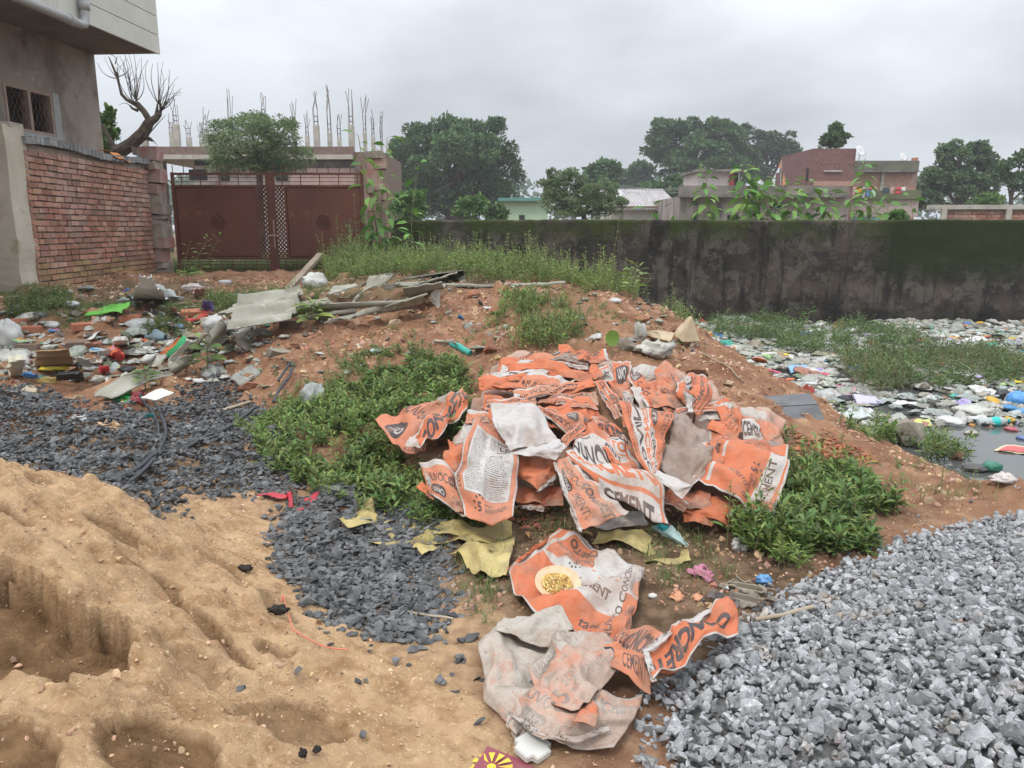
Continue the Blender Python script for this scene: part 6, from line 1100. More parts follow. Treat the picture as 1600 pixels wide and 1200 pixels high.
def onground(pts, lifts):                            # pixel quad resting on the ground at the given heights
    return [G(u, v)+[0, 0, l] for (u, v), l in zip(pts, lifts)]
def sheet3(name, label, pts, lifts, mat, waves=0, amp=.022, th=.008, seed=0, cat="roofing sheet", group=None, ragged=.02, flip=False, stiff=False):
    # the four corners keep their pixel: raise along the line of sight
    q = []
    for (u, v), l in zip(pts, lifts):
        p = G(u, v); r = EYE-p; q.append(p+r*(l/max(.05, EYE[2]-p[2]))*1.0 if l else p)
    q = np.array(q)
    if stiff:
        c_ = q.mean(0); nv = np.linalg.svd(q-c_)[2][2]; q = q-((q-c_)@nv)[:, None]*nv
        if waves > 1.9: q[2] = q[1]+(q[3]-q[0])
    S, Tt = np.meshgrid(np.linspace(0, 1, 56), np.linspace(0, 1, 28), indexing='ij'); X = ((1-S)*(1-Tt))[..., None]*q[0]+(S*(1-Tt))[..., None]*q[1]+(S*Tt)[..., None]*q[2]+((1-S)*Tt)[..., None]*q[3]
    e = np.minimum(np.minimum(S, 1-S), np.minimum(Tt, 1-Tt)); X += (np.stack([fbm(S*5, Tt*5, 3, seed+i) for i in range(3)], -1)-.5)*ragged*2*np.exp(-e/.08)[..., None]
    nn = np.cross(q[1]-q[0], q[3]-q[0]); nn /= np.linalg.norm(nn)+1e-9; nn = nn if nn[2] > 0 else -nn
    if waves: X += nn*(amp*np.sin(2*math.pi*waves*(Tt if not flip else S)))[..., None]
    X += nn*((fbm(S*2, Tt*2, 2, seed+5)-.5)*(.0 if stiff else .015)+.012)[..., None]; b = B(); b.slab(X if np.cross(X[1, 0]-X[0, 0], X[0, 1]-X[0, 0])@nn > 0 else X[::-1], th); return tag(b.build(name, mat, None, bool(waves) and not stiff), label, cat, group)
for i, (pts, lf, wv, am, lb) in enumerate([
    ([(355, 515), (455, 512), (450, 480), (372, 470)], (.10, .05, .1, .16), 2.2, .035, "thick wavy roofing sheet at the left end of the sheet heap"),
    ([(400, 508), (470, 498), (470, 470), (410, 468)], (.05, .05, .1, .1), 2, .03, "second wavy roofing sheet lying under the leftmost one"),
    ([(545, 472), (572, 474), (620, 435), (575, 428)], (.05, .03, .12, .22), 1.2, .02, "upright pale tapering sheet fragment in the middle of the heap"),
    ([(615, 455), (665, 452), (728, 420), (590, 445)], (.05, .03, .08, .18), 1.3, .025, "curved wavy roofing sheet on top of the heap, pointing right"),
    ([(622, 442), (728, 424), (720, 416), (640, 432)], (.12, .08, .10, .14), 0, 0, "long narrow sheet strip reaching farthest right over the heap"),
    ([(455, 496), (640, 478), (655, 468), (470, 478)], (.04, .06, .09, .07), 1, .012, "long straight grey sheet across the heap's front"),
    ([(508, 510), (560, 500), (640, 472), (560, 482)], (.02, .03, .08, .06), 1.2, .02, "pale rough sheet piece below the long straight one"),
    ([(575, 498), (648, 482), (668, 462), (600, 478)], (.02, .04, .12, .07), 1.5, .02, "broken pale sheet corner beside the red stones"),
    ([(512, 462), (560, 452), (555, 440), (520, 450)], (.06, .04, .08, .1), 0, 0, "grey flat sheet chip behind the heap"),
    ([(455, 482), (520, 474), (512, 468), (458, 474)], (.06, .05, .06, .07), 0, 0, "thin slat of sheet lying across at the heap's left"),
    ([(330, 552), (358, 530), (350, 500), (322, 520)], (.05, .02, .12, .14), 1, .03, "bent pale sheet piece hanging at the rubbish heap's right"),
    ([(470, 505), (560, 492), (555, 484), (468, 494)], (.03, .03, .05, .05), 1, .015, "dull slab edge lying under the long straight sheet"), ([(640, 470), (700, 452), (690, 440), (630, 456)], (.03, .05, .10, .08), 1.2, .02, "weathered sheet piece tucked under the curved top sheet"),
    ([(420, 480), (475, 462), (468, 452), (415, 468)], (.04, .05, .09, .08), .8, .02, "greyish slab rising behind the second wavy sheet"), ([(560, 450), (600, 440), (612, 424), (580, 430)], (.04, .04, .16, .18), 0, 0, "steep grey chip standing behind the tapering fragment"),
    ([(345, 500), (380, 488), (372, 476), (342, 486)], (.02, .03, .07, .07), 1, .02, "short wavy offcut behind the rubbish heap's right end"), ([(660, 448), (716, 432), (712, 426), (655, 440)], (.05, .07, .10, .09), 0, 0, "thin dark edged slab beneath the narrow strip"),
    ([(380, 545), (420, 520), (405, 512), (365, 532)], (.0, .0, .03, .04), .5, .02, "half buried sheet edge just below the leftmost wavy sheet")]):
    sheet3("roofing_sheet", lb, pts, lf, m_asb, wv, am, .014, 200+i, group=GS_, stiff=True, ragged=.012)
m_wood = M("weathered_wood", (.20, .16, .115), (.30, .25, .19), 6, .9, .6, 30, .006, stain=[((.16, .12, .08), 5, .55, .7)])
b = B(); a_, c_ = G(640, 466), G(882, 455); a_[2] += .13; c_[2] += .10; n_ = 30; t = np.linspace(0, 1, n_); X = np.stack([a_+(c_-a_)*q+[0, 0, .012*math.sin(q*7)] for q in t]); X = X[:, None]+np.array([[0, -.05, 0], [0, .06, .01]])[None]+(np.stack([fbm(t*9, t*0, 3, i) for i in range(3)], 1)-.5)[:, None]*.03
b.slab(X, .02); tag(b.build("plank", m_asb), "long pale plank lying level across the mound's ridge", "plank")
b = B(); a_, c_ = G(448, 455), P(500, 398, 12.2); b.bar(a_, c_, .09, .05); tag(b.build("timber_post", m_wood), "slanting weathered timber leaning on the concrete lump near the gate", "timber")
def cross_sheet(name, lb, pts, lf, mat, cat, th=.004, seed=0, waves=0, amp=.02, ragged=.01, group=None): return sheet3(name, lb, pts, lf, mat, waves, amp, th, seed, cat, group, ragged)
# --- flat and bent things of the yard
CS = cross_sheet
CS("cement_sheet", "long tapering pale sheet lying over the dark stone chips", [(147, 620), (180, 625), (270, 585), (230, 575)], (.03, .03, .03, .10), m_asb, "sheet", .012, 1, .6, .03, .02)
CS("tile", "white square tile at the tip of the black pipes", [(220, 622), (243, 628), (272, 616), (250, 608)], (.05, .05, .07, .07), M("white_tile", (.55, .54, .48), (.62, .61, .55), 4, .4), "tile", .012, 2, 0, 0, .004)
CS("cardboard", "brown corrugated cardboard sheet bulging over rubble", [(53, 578), (120, 574), (108, 548), (58, 550)], (.0, .0, .16, .14), M("brown_card", (.30, .19, .10), (.37, .25, .14), 4, .9, .4, 12, .01), "cardboard", .006, 3, 2.5, .02, .02)
CS("foam_box", "cream rectangular foam box lid standing in the rubble at far left", [(14, 585), (38, 582), (34, 556), (14, 558)], (.0, .0, .16, .16), paint((.62, .58, .44), .7), "box", .06, 4, 0, 0, .006)
CS("plastic_sheet", "bright green printed plastic banner lying in the grass", [(130, 494), (192, 490), (203, 474), (165, 482)], (.02, .03, .12, .05), paint((.16, .50, .08), .5), "banner", .004, 5, 1, .015, .03)
CS("wood_strip", "reddish wooden strip tucked under the green banner", [(128, 492), (162, 486), (162, 484), (128, 488)], (.01, .03, .03, .02), paint((.38, .18, .10), .8), "strip", .01, 6)
CS("black_sheet", "black plastic trough piece at the edge of the stone chips", [(88, 597), (132, 596), (122, 582), (90, 584)], (.02, .02, .1, .1), paint((.025, .027, .03), .45), "plastic piece", .006, 7, .6, .04)
CS("blue_rag", "crumpled blue plastic scrap left of the black trough piece", [(38, 592), (60, 594), (56, 585), (36, 583)], (.02, .02, .07, .05), paint((.08, .25, .55), .5), "scrap", .004, 8, 2, .012, .03)
CS("yellow_board", "narrow yellowish board beside the black trough piece", [(58, 597), (90, 598), (88, 590), (60, 590)], (.01, .01, .03, .03), paint((.52, .42, .14), .6), "board", .012, 9)
CS("slate_tile", "grey tile lying on rubble right of the cardboard", [(116, 570), (143, 574), (138, 562), (118, 558)], (.02, .02, .06, .06), paint((.42, .42, .40), .6), "tile", .012, 10)
CS("tile", "pale grey tile among rubbish above the red scrap", [(153, 558), (173, 554), (172, 546), (153, 550)], (.02, .02, .05, .05), paint((.44, .45, .44), .5), "tile", .012, 11)
CS("tile", "large cream tile leaning in the middle of the rubbish", [(231, 575), (252, 572), (262, 556), (240, 555)], (.0, .02, .08, .06), paint((.48, .46, .40), .5), "tile", .014, 12)
CS("tile", "pinkish tile on rubble behind the charcoal brick", [(135, 545), (160, 545), (152, 537), (132, 537)], (.02, .02, .04, .04), paint((.40, .24, .19), .7), "tile", .012, 13)
CS("foam_block", "white foam block standing above the shoe", [(178, 540), (202, 538), (198, 528), (178, 528)], (.0, .0, .08, .08), paint((.62, .62, .58), .6), "foam", .04, 14)
CS("red_scrap", "folded red plastic scrap in the rubbish", [(170, 562), (194, 564), (188, 548), (176, 552)], (.0, .01, .06, .05), paint((.50, .03, .04), .5), "scrap", .004, 15, 1, .02, .02)
CS("red_scrap", "crimson crumpled wrapper near the black bag", [(155, 584), (172, 582), (170, 574), (158, 574)], (.0, .0, .05, .05), paint((.55, .02, .03), .4), "wrapper", .004, 16, 2, .02, .03)
CS("banner_strip", "orange and green striped strip leaning on the cream sheet pile", [(248, 557), (258, 560), (292, 530), (280, 528)], (.02, .02, .16, .16), paint((.55, .16, .05), .6), "strip", .005, 17, 1, .01)
CS("banner_strip", "bright green strip leaning beside the orange striped one", [(256, 558), (263, 560), (294, 533), (286, 526)], (.04, .04, .2, .2), paint((.05, .42, .16), .6), "strip", .005, 18, 1, .01)
CS("pale_board", "long narrow pale board leaning right of the green strip", [(262, 564), (270, 566), (300, 535), (292, 531)], (.04, .04, .2, .2), paint((.55, .54, .48), .7), "board", .012, 19)
CS("cement_sheet", "curling grey green sheet at the right end of the rubbish", [(255, 590), (290, 575), (310, 553), (270, 560)], (.0, .02, .10, .05), m_asb, "sheet", .01, 20, .8, .03, .03)
CS("cement_sheet", "thin pale strip dividing the rubbish from the stone chips", [(150, 598), (265, 580), (262, 576), (150, 593)], (.0, .0, .05, .03), m_asb, "sheet", .012, 21, 0, 0, .02)
CS("timber_lath", "thin diagonal lath rising to the leftmost wavy sheet", [(296, 546), (300, 549), (322, 524), (318, 521)], (.02, .02, .2, .2), m_wood, "lath", .012, 22)
CS("green_bag", "shiny bright green bag under the long pale sheet", [(167, 625), (207, 632), (205, 613), (172, 613)], (.0, .0, .06, .06), paint((.03, .42, .08), .25, .5), "bag", .004, 23, 3, .02, .04)
CS("maroon_bag", "maroon crumpled bag beside the bright green one", [(206, 632), (228, 634), (225, 614), (207, 614)], (.0, .0, .06, .06), paint((.28, .05, .06), .35), "bag", .004, 24, 3, .02, .04)
CS("purple_packet", "purple and white printed packet in the grass", [(312, 484), (332, 490), (332, 472), (316, 471)], (.0, .0, .07, .07), paint((.16, .12, .38), .5), "packet", .004, 25, 1, .01)
CS("paper_scrap", "orange paper triangle in the grass near the purple packet", [(266, 484), (277, 494), (274, 482), (268, 480)], (.0, .0, .04, .04), paint((.66, .32, .18), .7), "paper", .003, 26)
CS("cloth", "pink cloth pieces caught in the weeds beside the gate kerb", [(300, 460), (330, 464), (333, 450), (305, 452)], (.0, .0, .05, .05), paint((.55, .34, .28), .8), "cloth", .004, 27, 2, .02, .03)
# big striped plastic sack near the gate
m_strs = M("striped_plastic", (.74, .73, .72), (.64, .64, .65), 3, .5, .3, 20, .01, stain=[((.12, .16, .32), 14, .60, .64, .25), ((.45, .22, .18), 17, .66, .70, .25)])
CS("white_plastic_sack", "large white blue striped plastic sack peaked like a tent", [(205, 472), (268, 474), (236, 440), (219, 436)], (.0, .0, .30, .34), m_strs, "sack", .006, 28, 2.2, .03, .03)
CS("white_plastic_sack", "trailing pale tail of plastic right of the tent like sack", [(240, 472), (290, 470), (255, 450), (235, 442)], (.0, .0, .12, .22), paint((.50, .56, .53), .5), "sack", .006, 29, 2, .02, .03)
CS("blue_sheet", "blue plastic fold at the left foot of the tent like sack", [(204, 470), (228, 472), (224, 464), (206, 463)], (.01, .01, .06, .05), paint((.05, .13, .40), .5), "plastic", .004, 30, 1, .02)
def puffy(name, label, u, v, wpx, hpx, mat, seed, cat="bag", group=None, crumple=.22, z=None, n=26, dpx=None):
    """A crumpled, half filled bag: a lumpy pinched shell."""
    p = G(u, v) if z is None else G(u, v); k = p[1]/FPX*1.03; a = np.linspace(0, 2*math.pi, n, endpoint=False); t = np.linspace(.02, math.pi-.02, n//2); A, T_ = np.meshgrid(a, t, indexing='ij'); g = np.random.default_rng(seed)
    X = np.stack([np.cos(A)*np.sin(T_), np.sin(A)*np.sin(T_), np.cos(T_)], -1); o = g.uniform(0, 50)
    r = 1+crumple*2*(fbm(X[..., 0]*2+o, X[..., 1]*2, 3, seed, X[..., 2]*2)-.5)-crumple*.8*(1-np.abs(2*vn(X[..., 0]*3.5+o, X[..., 1]*3.5, seed, X[..., 2]*3.5)-1))**3
    X = X*r[..., None]; X = X@rotz(g.uniform(0, 3)).T*np.array([wpx*k*.5, (dpx or wpx*.75)*k*.5, hpx*k*.55]); b = B(); i, j = np.meshgrid(np.arange(n), np.arange(n//2-1), indexing='ij'); i = i.ravel(); j = j.ravel(); m = n//2; k2 = (i+1) % n
    b.add((X+p+[0, wpx*k*.2, hpx*k*.38]).reshape(-1, 3), np.stack([i*m+j, i*m+j+1, k2*m+j+1, k2*m+j], 1)); return tag(b.build(name, mat, None, True), label, cat, group)
m_film = M("white_film", (.52, .52, .50), (.62, .62, .60), 5, .35, .5, 18, .012, spec=.5, transl=.15)
puffy("white_bag", "large white plastic bag at the left edge of the yard", 10, 543, 44, 46, m_film, 1)
puffy("white_bundle", "white crinkled bundle beside the slanting timber", 490, 452, 42, 28, M("white_bundle", (.52, .52, .49), (.64, .64, .61), 12, .6, .9, 30, .02), 2, "bundle", crumple=.35)
puffy("plastic_bag", "flat grey plastic bag on the soil above the grass strip", 108, 480, 26, 10, m_film, 3); puffy("plastic_bag", "crumpled clear bag right of the bricks", 80, 514, 24, 12, m_film, 4); puffy("plastic_bag", "pale bag caught among sheets left of the wavy sheet", 335, 520, 36, 30, m_film, 5, crumple=.4)
puffy("plastic_bag", "greyish bag draped under the shoe", 215, 515, 50, 18, paint((.46, .48, .48), .4), 6, crumple=.35); puffy("plastic_bag", "blue white bag between shoe and sheet heap", 275, 515, 24, 10, paint((.25, .40, .52), .4), 7); puffy("plastic_bag", "pinkish white bag by the kerb", 298, 456, 34, 14, paint((.55, .47, .44), .5), 8, crumple=.4)
puffy("plastic_bag", "small white bag near the kerb's middle", 350, 445, 26, 8, m_film, 9); puffy("plastic_bag", "greyish torn film in the weeds by the black pipe loop", 487, 640, 42, 46, M("torn_film", (.36, .38, .36), (.46, .48, .45), 8, .4, .6, 20, .02, transl=.2), 10, crumple=.5, dpx=30)
puffy("plastic_bag", "black bag bump at the rubbish heap's front", 197, 582, 30, 10, paint((.03, .03, .035), .35), 11); puffy("plastic_bag", "white sack bits right of the cardboard", 140, 580, 30, 10, m_film, 12); puffy("plastic_bag", "dirty white cloth bundle between the boulders", 1025, 560, 70, 30, M("dirty_cloth", (.38, .36, .31), (.50, .48, .43), 9, .9, .7, 25, .02), 13, "cloth", crumple=.5)
puffy("plastic_bag", "dirty white cloth trailing beside the green stained boulder", 1000, 535, 22, 34, M("dirty_cloth_b", (.36, .34, .30), (.48, .46, .42), 9, .9, .7, 25, .02), 14, "cloth", crumple=.5); puffy("plastic_bag", "small white bag on the mound's far right shoulder", 962, 474, 20, 9, m_film, 15)
puffy("plastic_bag", "blue crumpled film scrap beside the grey stones", 1196, 915, 30, 18, paint((.10, .27, .52), .3, .5), 16, crumple=.4); puffy("plastic_bag", "clear film scrap in the weeds under the right sacks", 1160, 862, 34, 22, m_film, 17, crumple=.45); puffy("plastic_bag", "green plastic scrap at the water's edge", 1553, 738, 32, 18, paint((.04, .18, .12), .35), 18)
puffy("plastic_bag", "dark scrap beside the green one at the water's edge", 1528, 738, 40, 12, paint((.08, .075, .07), .5), 19); puffy("plastic_bag", "pale scrap at the water's edge above the grey stones", 1572, 758, 44, 16, paint((.50, .45, .42), .5), 20, crumple=.4)
CS("paper_scrap", "teal and white printed carton scrap before the pile", [(1015, 828), (1068, 855), (1075, 852), (1050, 822)], (.0, .0, .04, .05), paint((.40, .55, .52), .5), "carton", .003, 31, 1, .01); CS("carton_print", "turquoise strip on the carton scrap", [(1022, 829), (1040, 832), (1046, 826), (1028, 823)], (.03, .03, .055, .055), paint((.05, .42, .48), .4), "print", .002, 32)
CS("pink_cloth", "faded pink cloth scrap near the blue film scrap", [(1078, 902), (1110, 912), (1112, 896), (1085, 886)], (.0, .0, .02, .02), paint((.50, .20, .28), .9), "cloth", .004, 33, 2, .01, .03)
for i, (q, c, lb) in enumerate([([(1120, 918), (1180, 930), (1210, 920), (1150, 908)], (.30, .26, .20), "broad wrinkled brown grey paper beside the blue scrap"), ([(1125, 938), (1185, 952), (1210, 940), (1160, 925)], (.24, .20, .16), "second brown paper layer nearer the grey stones"), ([(1112, 940), (1150, 950), (1140, 938), (1115, 932)], (.15, .13, .12), "dark crumpled strip left of the brown papers")]):
    CS("wrinkled_paper", lb, q, (.0, .0, .035, .04), paint(c, .9, bump=.6, bscale=20), "paper", .004, 34+i, 2, .012, .03)
for u, v, w_, lb in ((1062, 935, 15, "orange fruit peel scrap on the path beside the pile"), (1092, 935, 10, "small orange chip right of the peel scrap")): CS("peel", lb, [(u-w_, v), (u, v+8), (u+w_*.6, v), (u, v-6)], (.0, .0, .01, .01), paint((.55, .27, .15), .7), "peel", .004, int(u))
puffy("pebble", "white pebble in front of the brown papers", 1020, 936, 16, 8, paint((.55, .54, .50), .8), 31, "pebble", crumple=.1)
for u, v, w_, h_, lb in ((380, 895, 30, 12, "black charred lump high on the sand heap"), (435, 962, 38, 16, "black twisted lump on the sand slope"), (473, 1186, 18, 18, "small round black lump at the sand's front edge"), (20+475, 1178, 16, 12, "tiny black lump beside the round one")):
    puffy("charred_lump", lb, u, v, w_, h_, M("charcoal", (.02, .018, .017), (.05, .045, .04), 20, .9, .8, 60, .01), int(u), "lump", crumple=.5, dpx=14)
def foam_lid():
    p = G(832, 1178); bm = bmesh.new(); bmesh.ops.create_cube(bm, size=1); [setattr(v, "co", Vector((v.co.x*.105, v.co.y*.105, v.co.z*.022))) for v in bm.verts]; bmesh.ops.bevel(bm, geom=[e for e in bm.edges if abs((e.verts[0].co-e.verts[1].co).z) > .01], offset=.022, segments=5, affect="EDGES"); bmesh.ops.bevel(bm, geom=bm.edges[:], offset=.003, segments=2, affect="EDGES"); bmesh.ops.triangulate(bm, faces=bm.faces[:]); bm.verts.index_update(); V = np.array([q.co[:] for q in bm.verts]); F = np.array([[q.index for q in f.verts] for f in bm.faces]); bm.free(); b = B(); b.add(V@(rotz(.75)@rotx(.12)).T+p+[0, 0, .022], F); tag(b.build("foam_tray", M("foam", (.52, .51, .47), (.58, .57, .53), 10, .7, .3, 60, .002, stain=[((.40, .30, .17), 16, .62, .72)])), "white rounded square foam lid on the ground before the sacks", "foam lid")
foam_lid()
0 and CS("foam_tray", "white rounded square foam lid on the ground before the sacks", [(806, 1180), (836, 1200), (860, 1180), (829, 1156)], (.02, .02, .03, .03), M("foam", (.66, .65, .60), (.72, .71, .67), 10, .7, .2, 60, .002, stain=[((.45, .36, .2), 16, .66, .74)]), "foam lid", .02, 40, 0, 0, .004)
# printed yellow packet at the bottom edge
b = B(); q = [G(u, v)+[0, 0, .012] for u, v in ((733, 1215), (850, 1215), (822, 1196), (762, 1172))]; T_ = thing("printed_wrapper", "maroon wrapper printed with a yellow sunburst at the frame's bottom", "wrapper", q[0])
X = np.array([[q[0], q[3]], [q[1], q[2]]]); b.slab(X if np.cross(X[1, 0]-X[0, 0], X[0, 1]-X[0, 0])[2] > 0 else X[::-1], .003); b.build("film", paint((.24, .05, .07), .5), T_)
b = B(); c = G(768, 1206)+[0, 0, .017]; 
for k in range(12):
    a = k*math.pi/6; d = np.array([math.cos(a), math.sin(a), 0]); e = np.array([-math.sin(a), math.cos(a), 0]); b.add([c+d*.018, c+d*.062+e*.010, c+d*.062-e*.010], [[0, 2, 1]])
t = np.linspace(0, 2*math.pi, 13)[:-1]; b.addm([c]+[c+.014*np.array([math.cos(q_), math.sin(q_), 0]) for q_ in t], [[[0, 1+i, 1+(i+1) % 12] for i in range(12)]]); b.build("sunburst", paint((.72, .48, .04), .5), T_)
# --- black pipes on the stone chips
m_hose = M("black_hose", (.028, .030, .034), (.05, .052, .056), 8, .5, .15, 30, .003, spec=.45)
def hose(name, label, px, r, mat=m_hose, lift=0, cat="pipe", group=None, sides=8):
    TP = HG if cat == 'pipe' else TOP; p = np.array([G(u, v, TP) for u, v in px]); t = np.r_[0, np.cumsum(np.linalg.norm(np.diff(p, axis=0), axis=1))]; tt = np.linspace(0, t[-1], 60); q = np.stack([np.interp(tt, t, p[:, i]) for i in range(3)], 1)
    for _ in range(14): q[1:-1] = .25*q[:-2]+.5*q[1:-1]+.25*q[2:]
    z = TP(q[:, 0], q[:, 1]); 
    for _ in range(8): z[1:-1] = .25*z[:-2]+.5*z[1:-1]+.25*z[2:]
    q[:, 2] = np.maximum(q[:, 2], z)+r+lift; b = B(); b.tube(q, r, sides); return tag(b.build(name, mat, None, True), label, cat, group)
hose("plastic_pipe", "thick black pipe running diagonally into the weeds", [(60, 840), (155, 785), (220, 752), (300, 714), (365, 680), (400, 650)], .017, lift=.06)
hose("plastic_pipe", "black pipe curving up to the white tile, nearer one", [(120, 830), (178, 788), (215, 765), (245, 730), (262, 690), (255, 665), (242, 640), (240, 630)], .015, lift=.05)
hose("plastic_pipe", "black pipe curving up to the white tile, farther one", [(150, 820), (196, 780), (225, 745), (245, 710), (250, 680), (240, 655), (224, 640), (220, 628)], .014, lift=.05)
hose("plastic_pipe", "black pipe loop emerging from the weeds by the torn film", [(428, 640), (436, 622), (452, 602), (458, 585)], .013, lift=.05); hose("plastic_pipe", "short black pipe beside the loop in the weeds", [(436, 612), (445, 596), (455, 582)], .012, lift=.08)
m_stick = M("dry_stick", (.30, .24, .17), (.42, .35, .26), 10, .9, .4)
for px, r, lb in [([(308, 662), (350, 645), (392, 632)], .013, "pale bamboo stick lying on the stone chips by the weeds"), ([(200, 680), (220, 668), (238, 662)], .008, "short tan twig on the dark stone chips"), ([(112, 628), (130, 622)], .008, "small twig near the brown paper scrap"), ([(630, 960), (665, 966), (708, 972)], .005, "thin dark twig across the scattered stone chips"), ([(1180, 975), (1225, 968), (1270, 955)], .009, "dry stick poking from the brown papers to the grey stones"), ([(1160, 600), (1130, 572), (1100, 556)], .006, "thin dry stalk on the right slope"), ([(820, 470), (850, 462), (885, 448)], .006, "dry stalk lying before the plank")]:
    hose("stick", lb, px, r, m_stick, .01, "stick")
hose("pink_string", "curled salmon pink string on the sand slope", [(440, 950), (442, 930), (447, 955), (458, 990), (480, 1003), (512, 1018), (545, 1020)], .003, paint((.62, .20, .12), .6), .006, "string"); hose("yellow_string", "thin yellow string on the dark stone chips", [(250, 712), (266, 706), (284, 702)], .003, paint((.6, .45, .08)), .04, "string")
for i, q in enumerate([[(402, 788), (425, 778), (450, 776), (445, 782), (420, 784)], [(448, 772), (456, 772), (458, 792), (452, 794), (450, 784)], [(460, 792), (480, 776), (500, 770), (495, 780), (470, 792)]]):
    b = B(); ground_sheet(b, q, (0, 2, 3, 4), .02, 70+i, .5, 16, 8); 
    if i == 0: T_ = thing("red_ribbon", "shiny red ribbon strips at the sand's edge under the weeds", "ribbon", G(450, 780))
    b.build("strip", paint((.45, .02, .035), .4), T_, True)
hose("dark_twig", "dark twig standing between the red ribbon strips", [(468, 795), (462, 780), (452, 765)], .008, m_bark, .02, "twig")
CS("paper_scrap", "beige torn paper on the dark stone chips, left", [(18, 612), (62, 616), (56, 604), (24, 604)], (.02, .02, .04, .04), paint((.50, .42, .32), .9), "paper", .004, 41, 1, .01, .03); CS("dry_leaves", "tan dry leaf scraps in the middle of the dark stone chips", [(152, 668), (190, 678), (188, 668), (160, 662)], (.05, .05, .07, .07), paint((.55, .38, .22), .9), "leaf", .003, 42, 1, .02, .05)
CS("film_scrap", "small white film scrap on the dark stone chips", [(112, 658), (134, 662), (130, 652), (116, 652)], (.05, .05, .07, .07), m_film, "scrap", .003, 43, 2, .01, .03); CS("teal_scrap", "tiny turquoise scrap next to the curving pipes", [(226, 655), (240, 657), (238, 650), (228, 650)], (.04, .04, .06, .06), paint((.02, .38, .36), .5), "scrap", .003, 44)
hose("teal_cloth", "twisted turquoise cloth on the slope left of the pile", [(706, 540), (715, 545), (728, 552), (735, 556)], .03, paint((.05, .38, .32), .7, bump=.8), -.01, "cloth"); CS("paper_scrap", "whitish paper strip beside the turquoise cloth", [(672, 538), (715, 545), (712, 533), (680, 531)], (.0, .0, .03, .03), paint((.46, .42, .36), .9), "paper", .004, 45, 1, .01, .02)
# --- shoe
T_ = thing("rubber_clog", "worn blue grey rubber shoe lying on its sole in the rubble", "shoe", G(245, 535)); c = G(245, 533); b = B(); n_ = 26; t = np.linspace(0, 1, n_); prof = []
R = rotz(-.5); L_ = .29
for q in t:
    wd = .052*math.sin(math.pi*min(1, .12+q*.86))**.45; hh = .075-.03*q+.035*math.exp(-((q-.45)/.3)**2) if q > .35 else .045+.03*q; prof.append([(-L_/2+L_*q, wd*math.cos(a), max(0, hh*math.sin(a)) if math.sin(a) > 0 else 0) for a in np.linspace(0, math.pi, 12)])
X = np.array(prof); X[:, :, 2] = np.where((t[:, None] < .45) & (np.abs(np.linspace(-1, 1, 12))[None] < .62), .018, X[:, :, 2]); b.slab((X@R.T+c+[0, 0, .03]), .006); b.build("upper", M("blue_grey_rubber", (.13, .19, .23), (.19, .25, .28), 8, .6, .3), T_, True)
b = B(); X = np.stack([np.stack([-L_/2-.004+(L_+.01)*t, s_*.056*np.sin(math.pi*np.minimum(1, .12+t*.86))**.45, 0*t], 1) for s_ in (-1, 1)], 1); b.slab((X@R.T+c+[0, 0, .03]), .022, True); b.build("sole", M("dark_sole", (.09, .12, .14), None), T_)
# --- folded black board by the pond
m_blk = M("black_board", (.055, .055, .058), (.10, .098, .10), 3, .45, .12, 40, .002, spec=.5, stain=[((.16, .15, .14), 6, .6, .75)])
T_ = thing("black_foam_board", "folded black foam board with small white label, behind the pile's right end", "board", G(1240, 660))
def bd(nm, pts, ds, mt=m_blk, th=.012):
    q = np.array([P(u, v, d) for (u, v), d in zip(pts, ds)]); X = np.array([[q[0], q[3]], [q[1], q[2]]]); b = B(); b.slab(X if np.cross(X[1, 0]-X[0, 0], X[0, 1]-X[0, 0])@(EYE-q[0]) > 0 else X[::-1], th); return b.build(nm, mt, T_)
bd("lower_leaf", [(1192, 668), (1298, 678), (1278, 632), (1187, 637)], (5.55, 5.6, 5.95, 5.9)); bd("upper_leaf", [(1187, 636), (1278, 631), (1264, 614), (1180, 620)], (5.9, 5.95, 6.25, 6.2)); bd("side_flap", [(1156, 640), (1184, 646), (1186, 628), (1180, 620)], (5.85, 5.8, 5.95, 6.15))
bd("label", [(1168, 634), (1174, 635), (1175, 631), (1169, 630)], (5.83, 5.82, 5.88, 5.89), paint((.7, .7, .7)), .002)
for k in range(3): bd("printed_line", [(1196+k*2, 629-k*3), (1230+k*2, 628-k*3), (1230+k*2, 627-k*3), (1196+k*2, 628-k*3)], (5.97+k*.04,)*4, paint((.4, .4, .42)), .002)
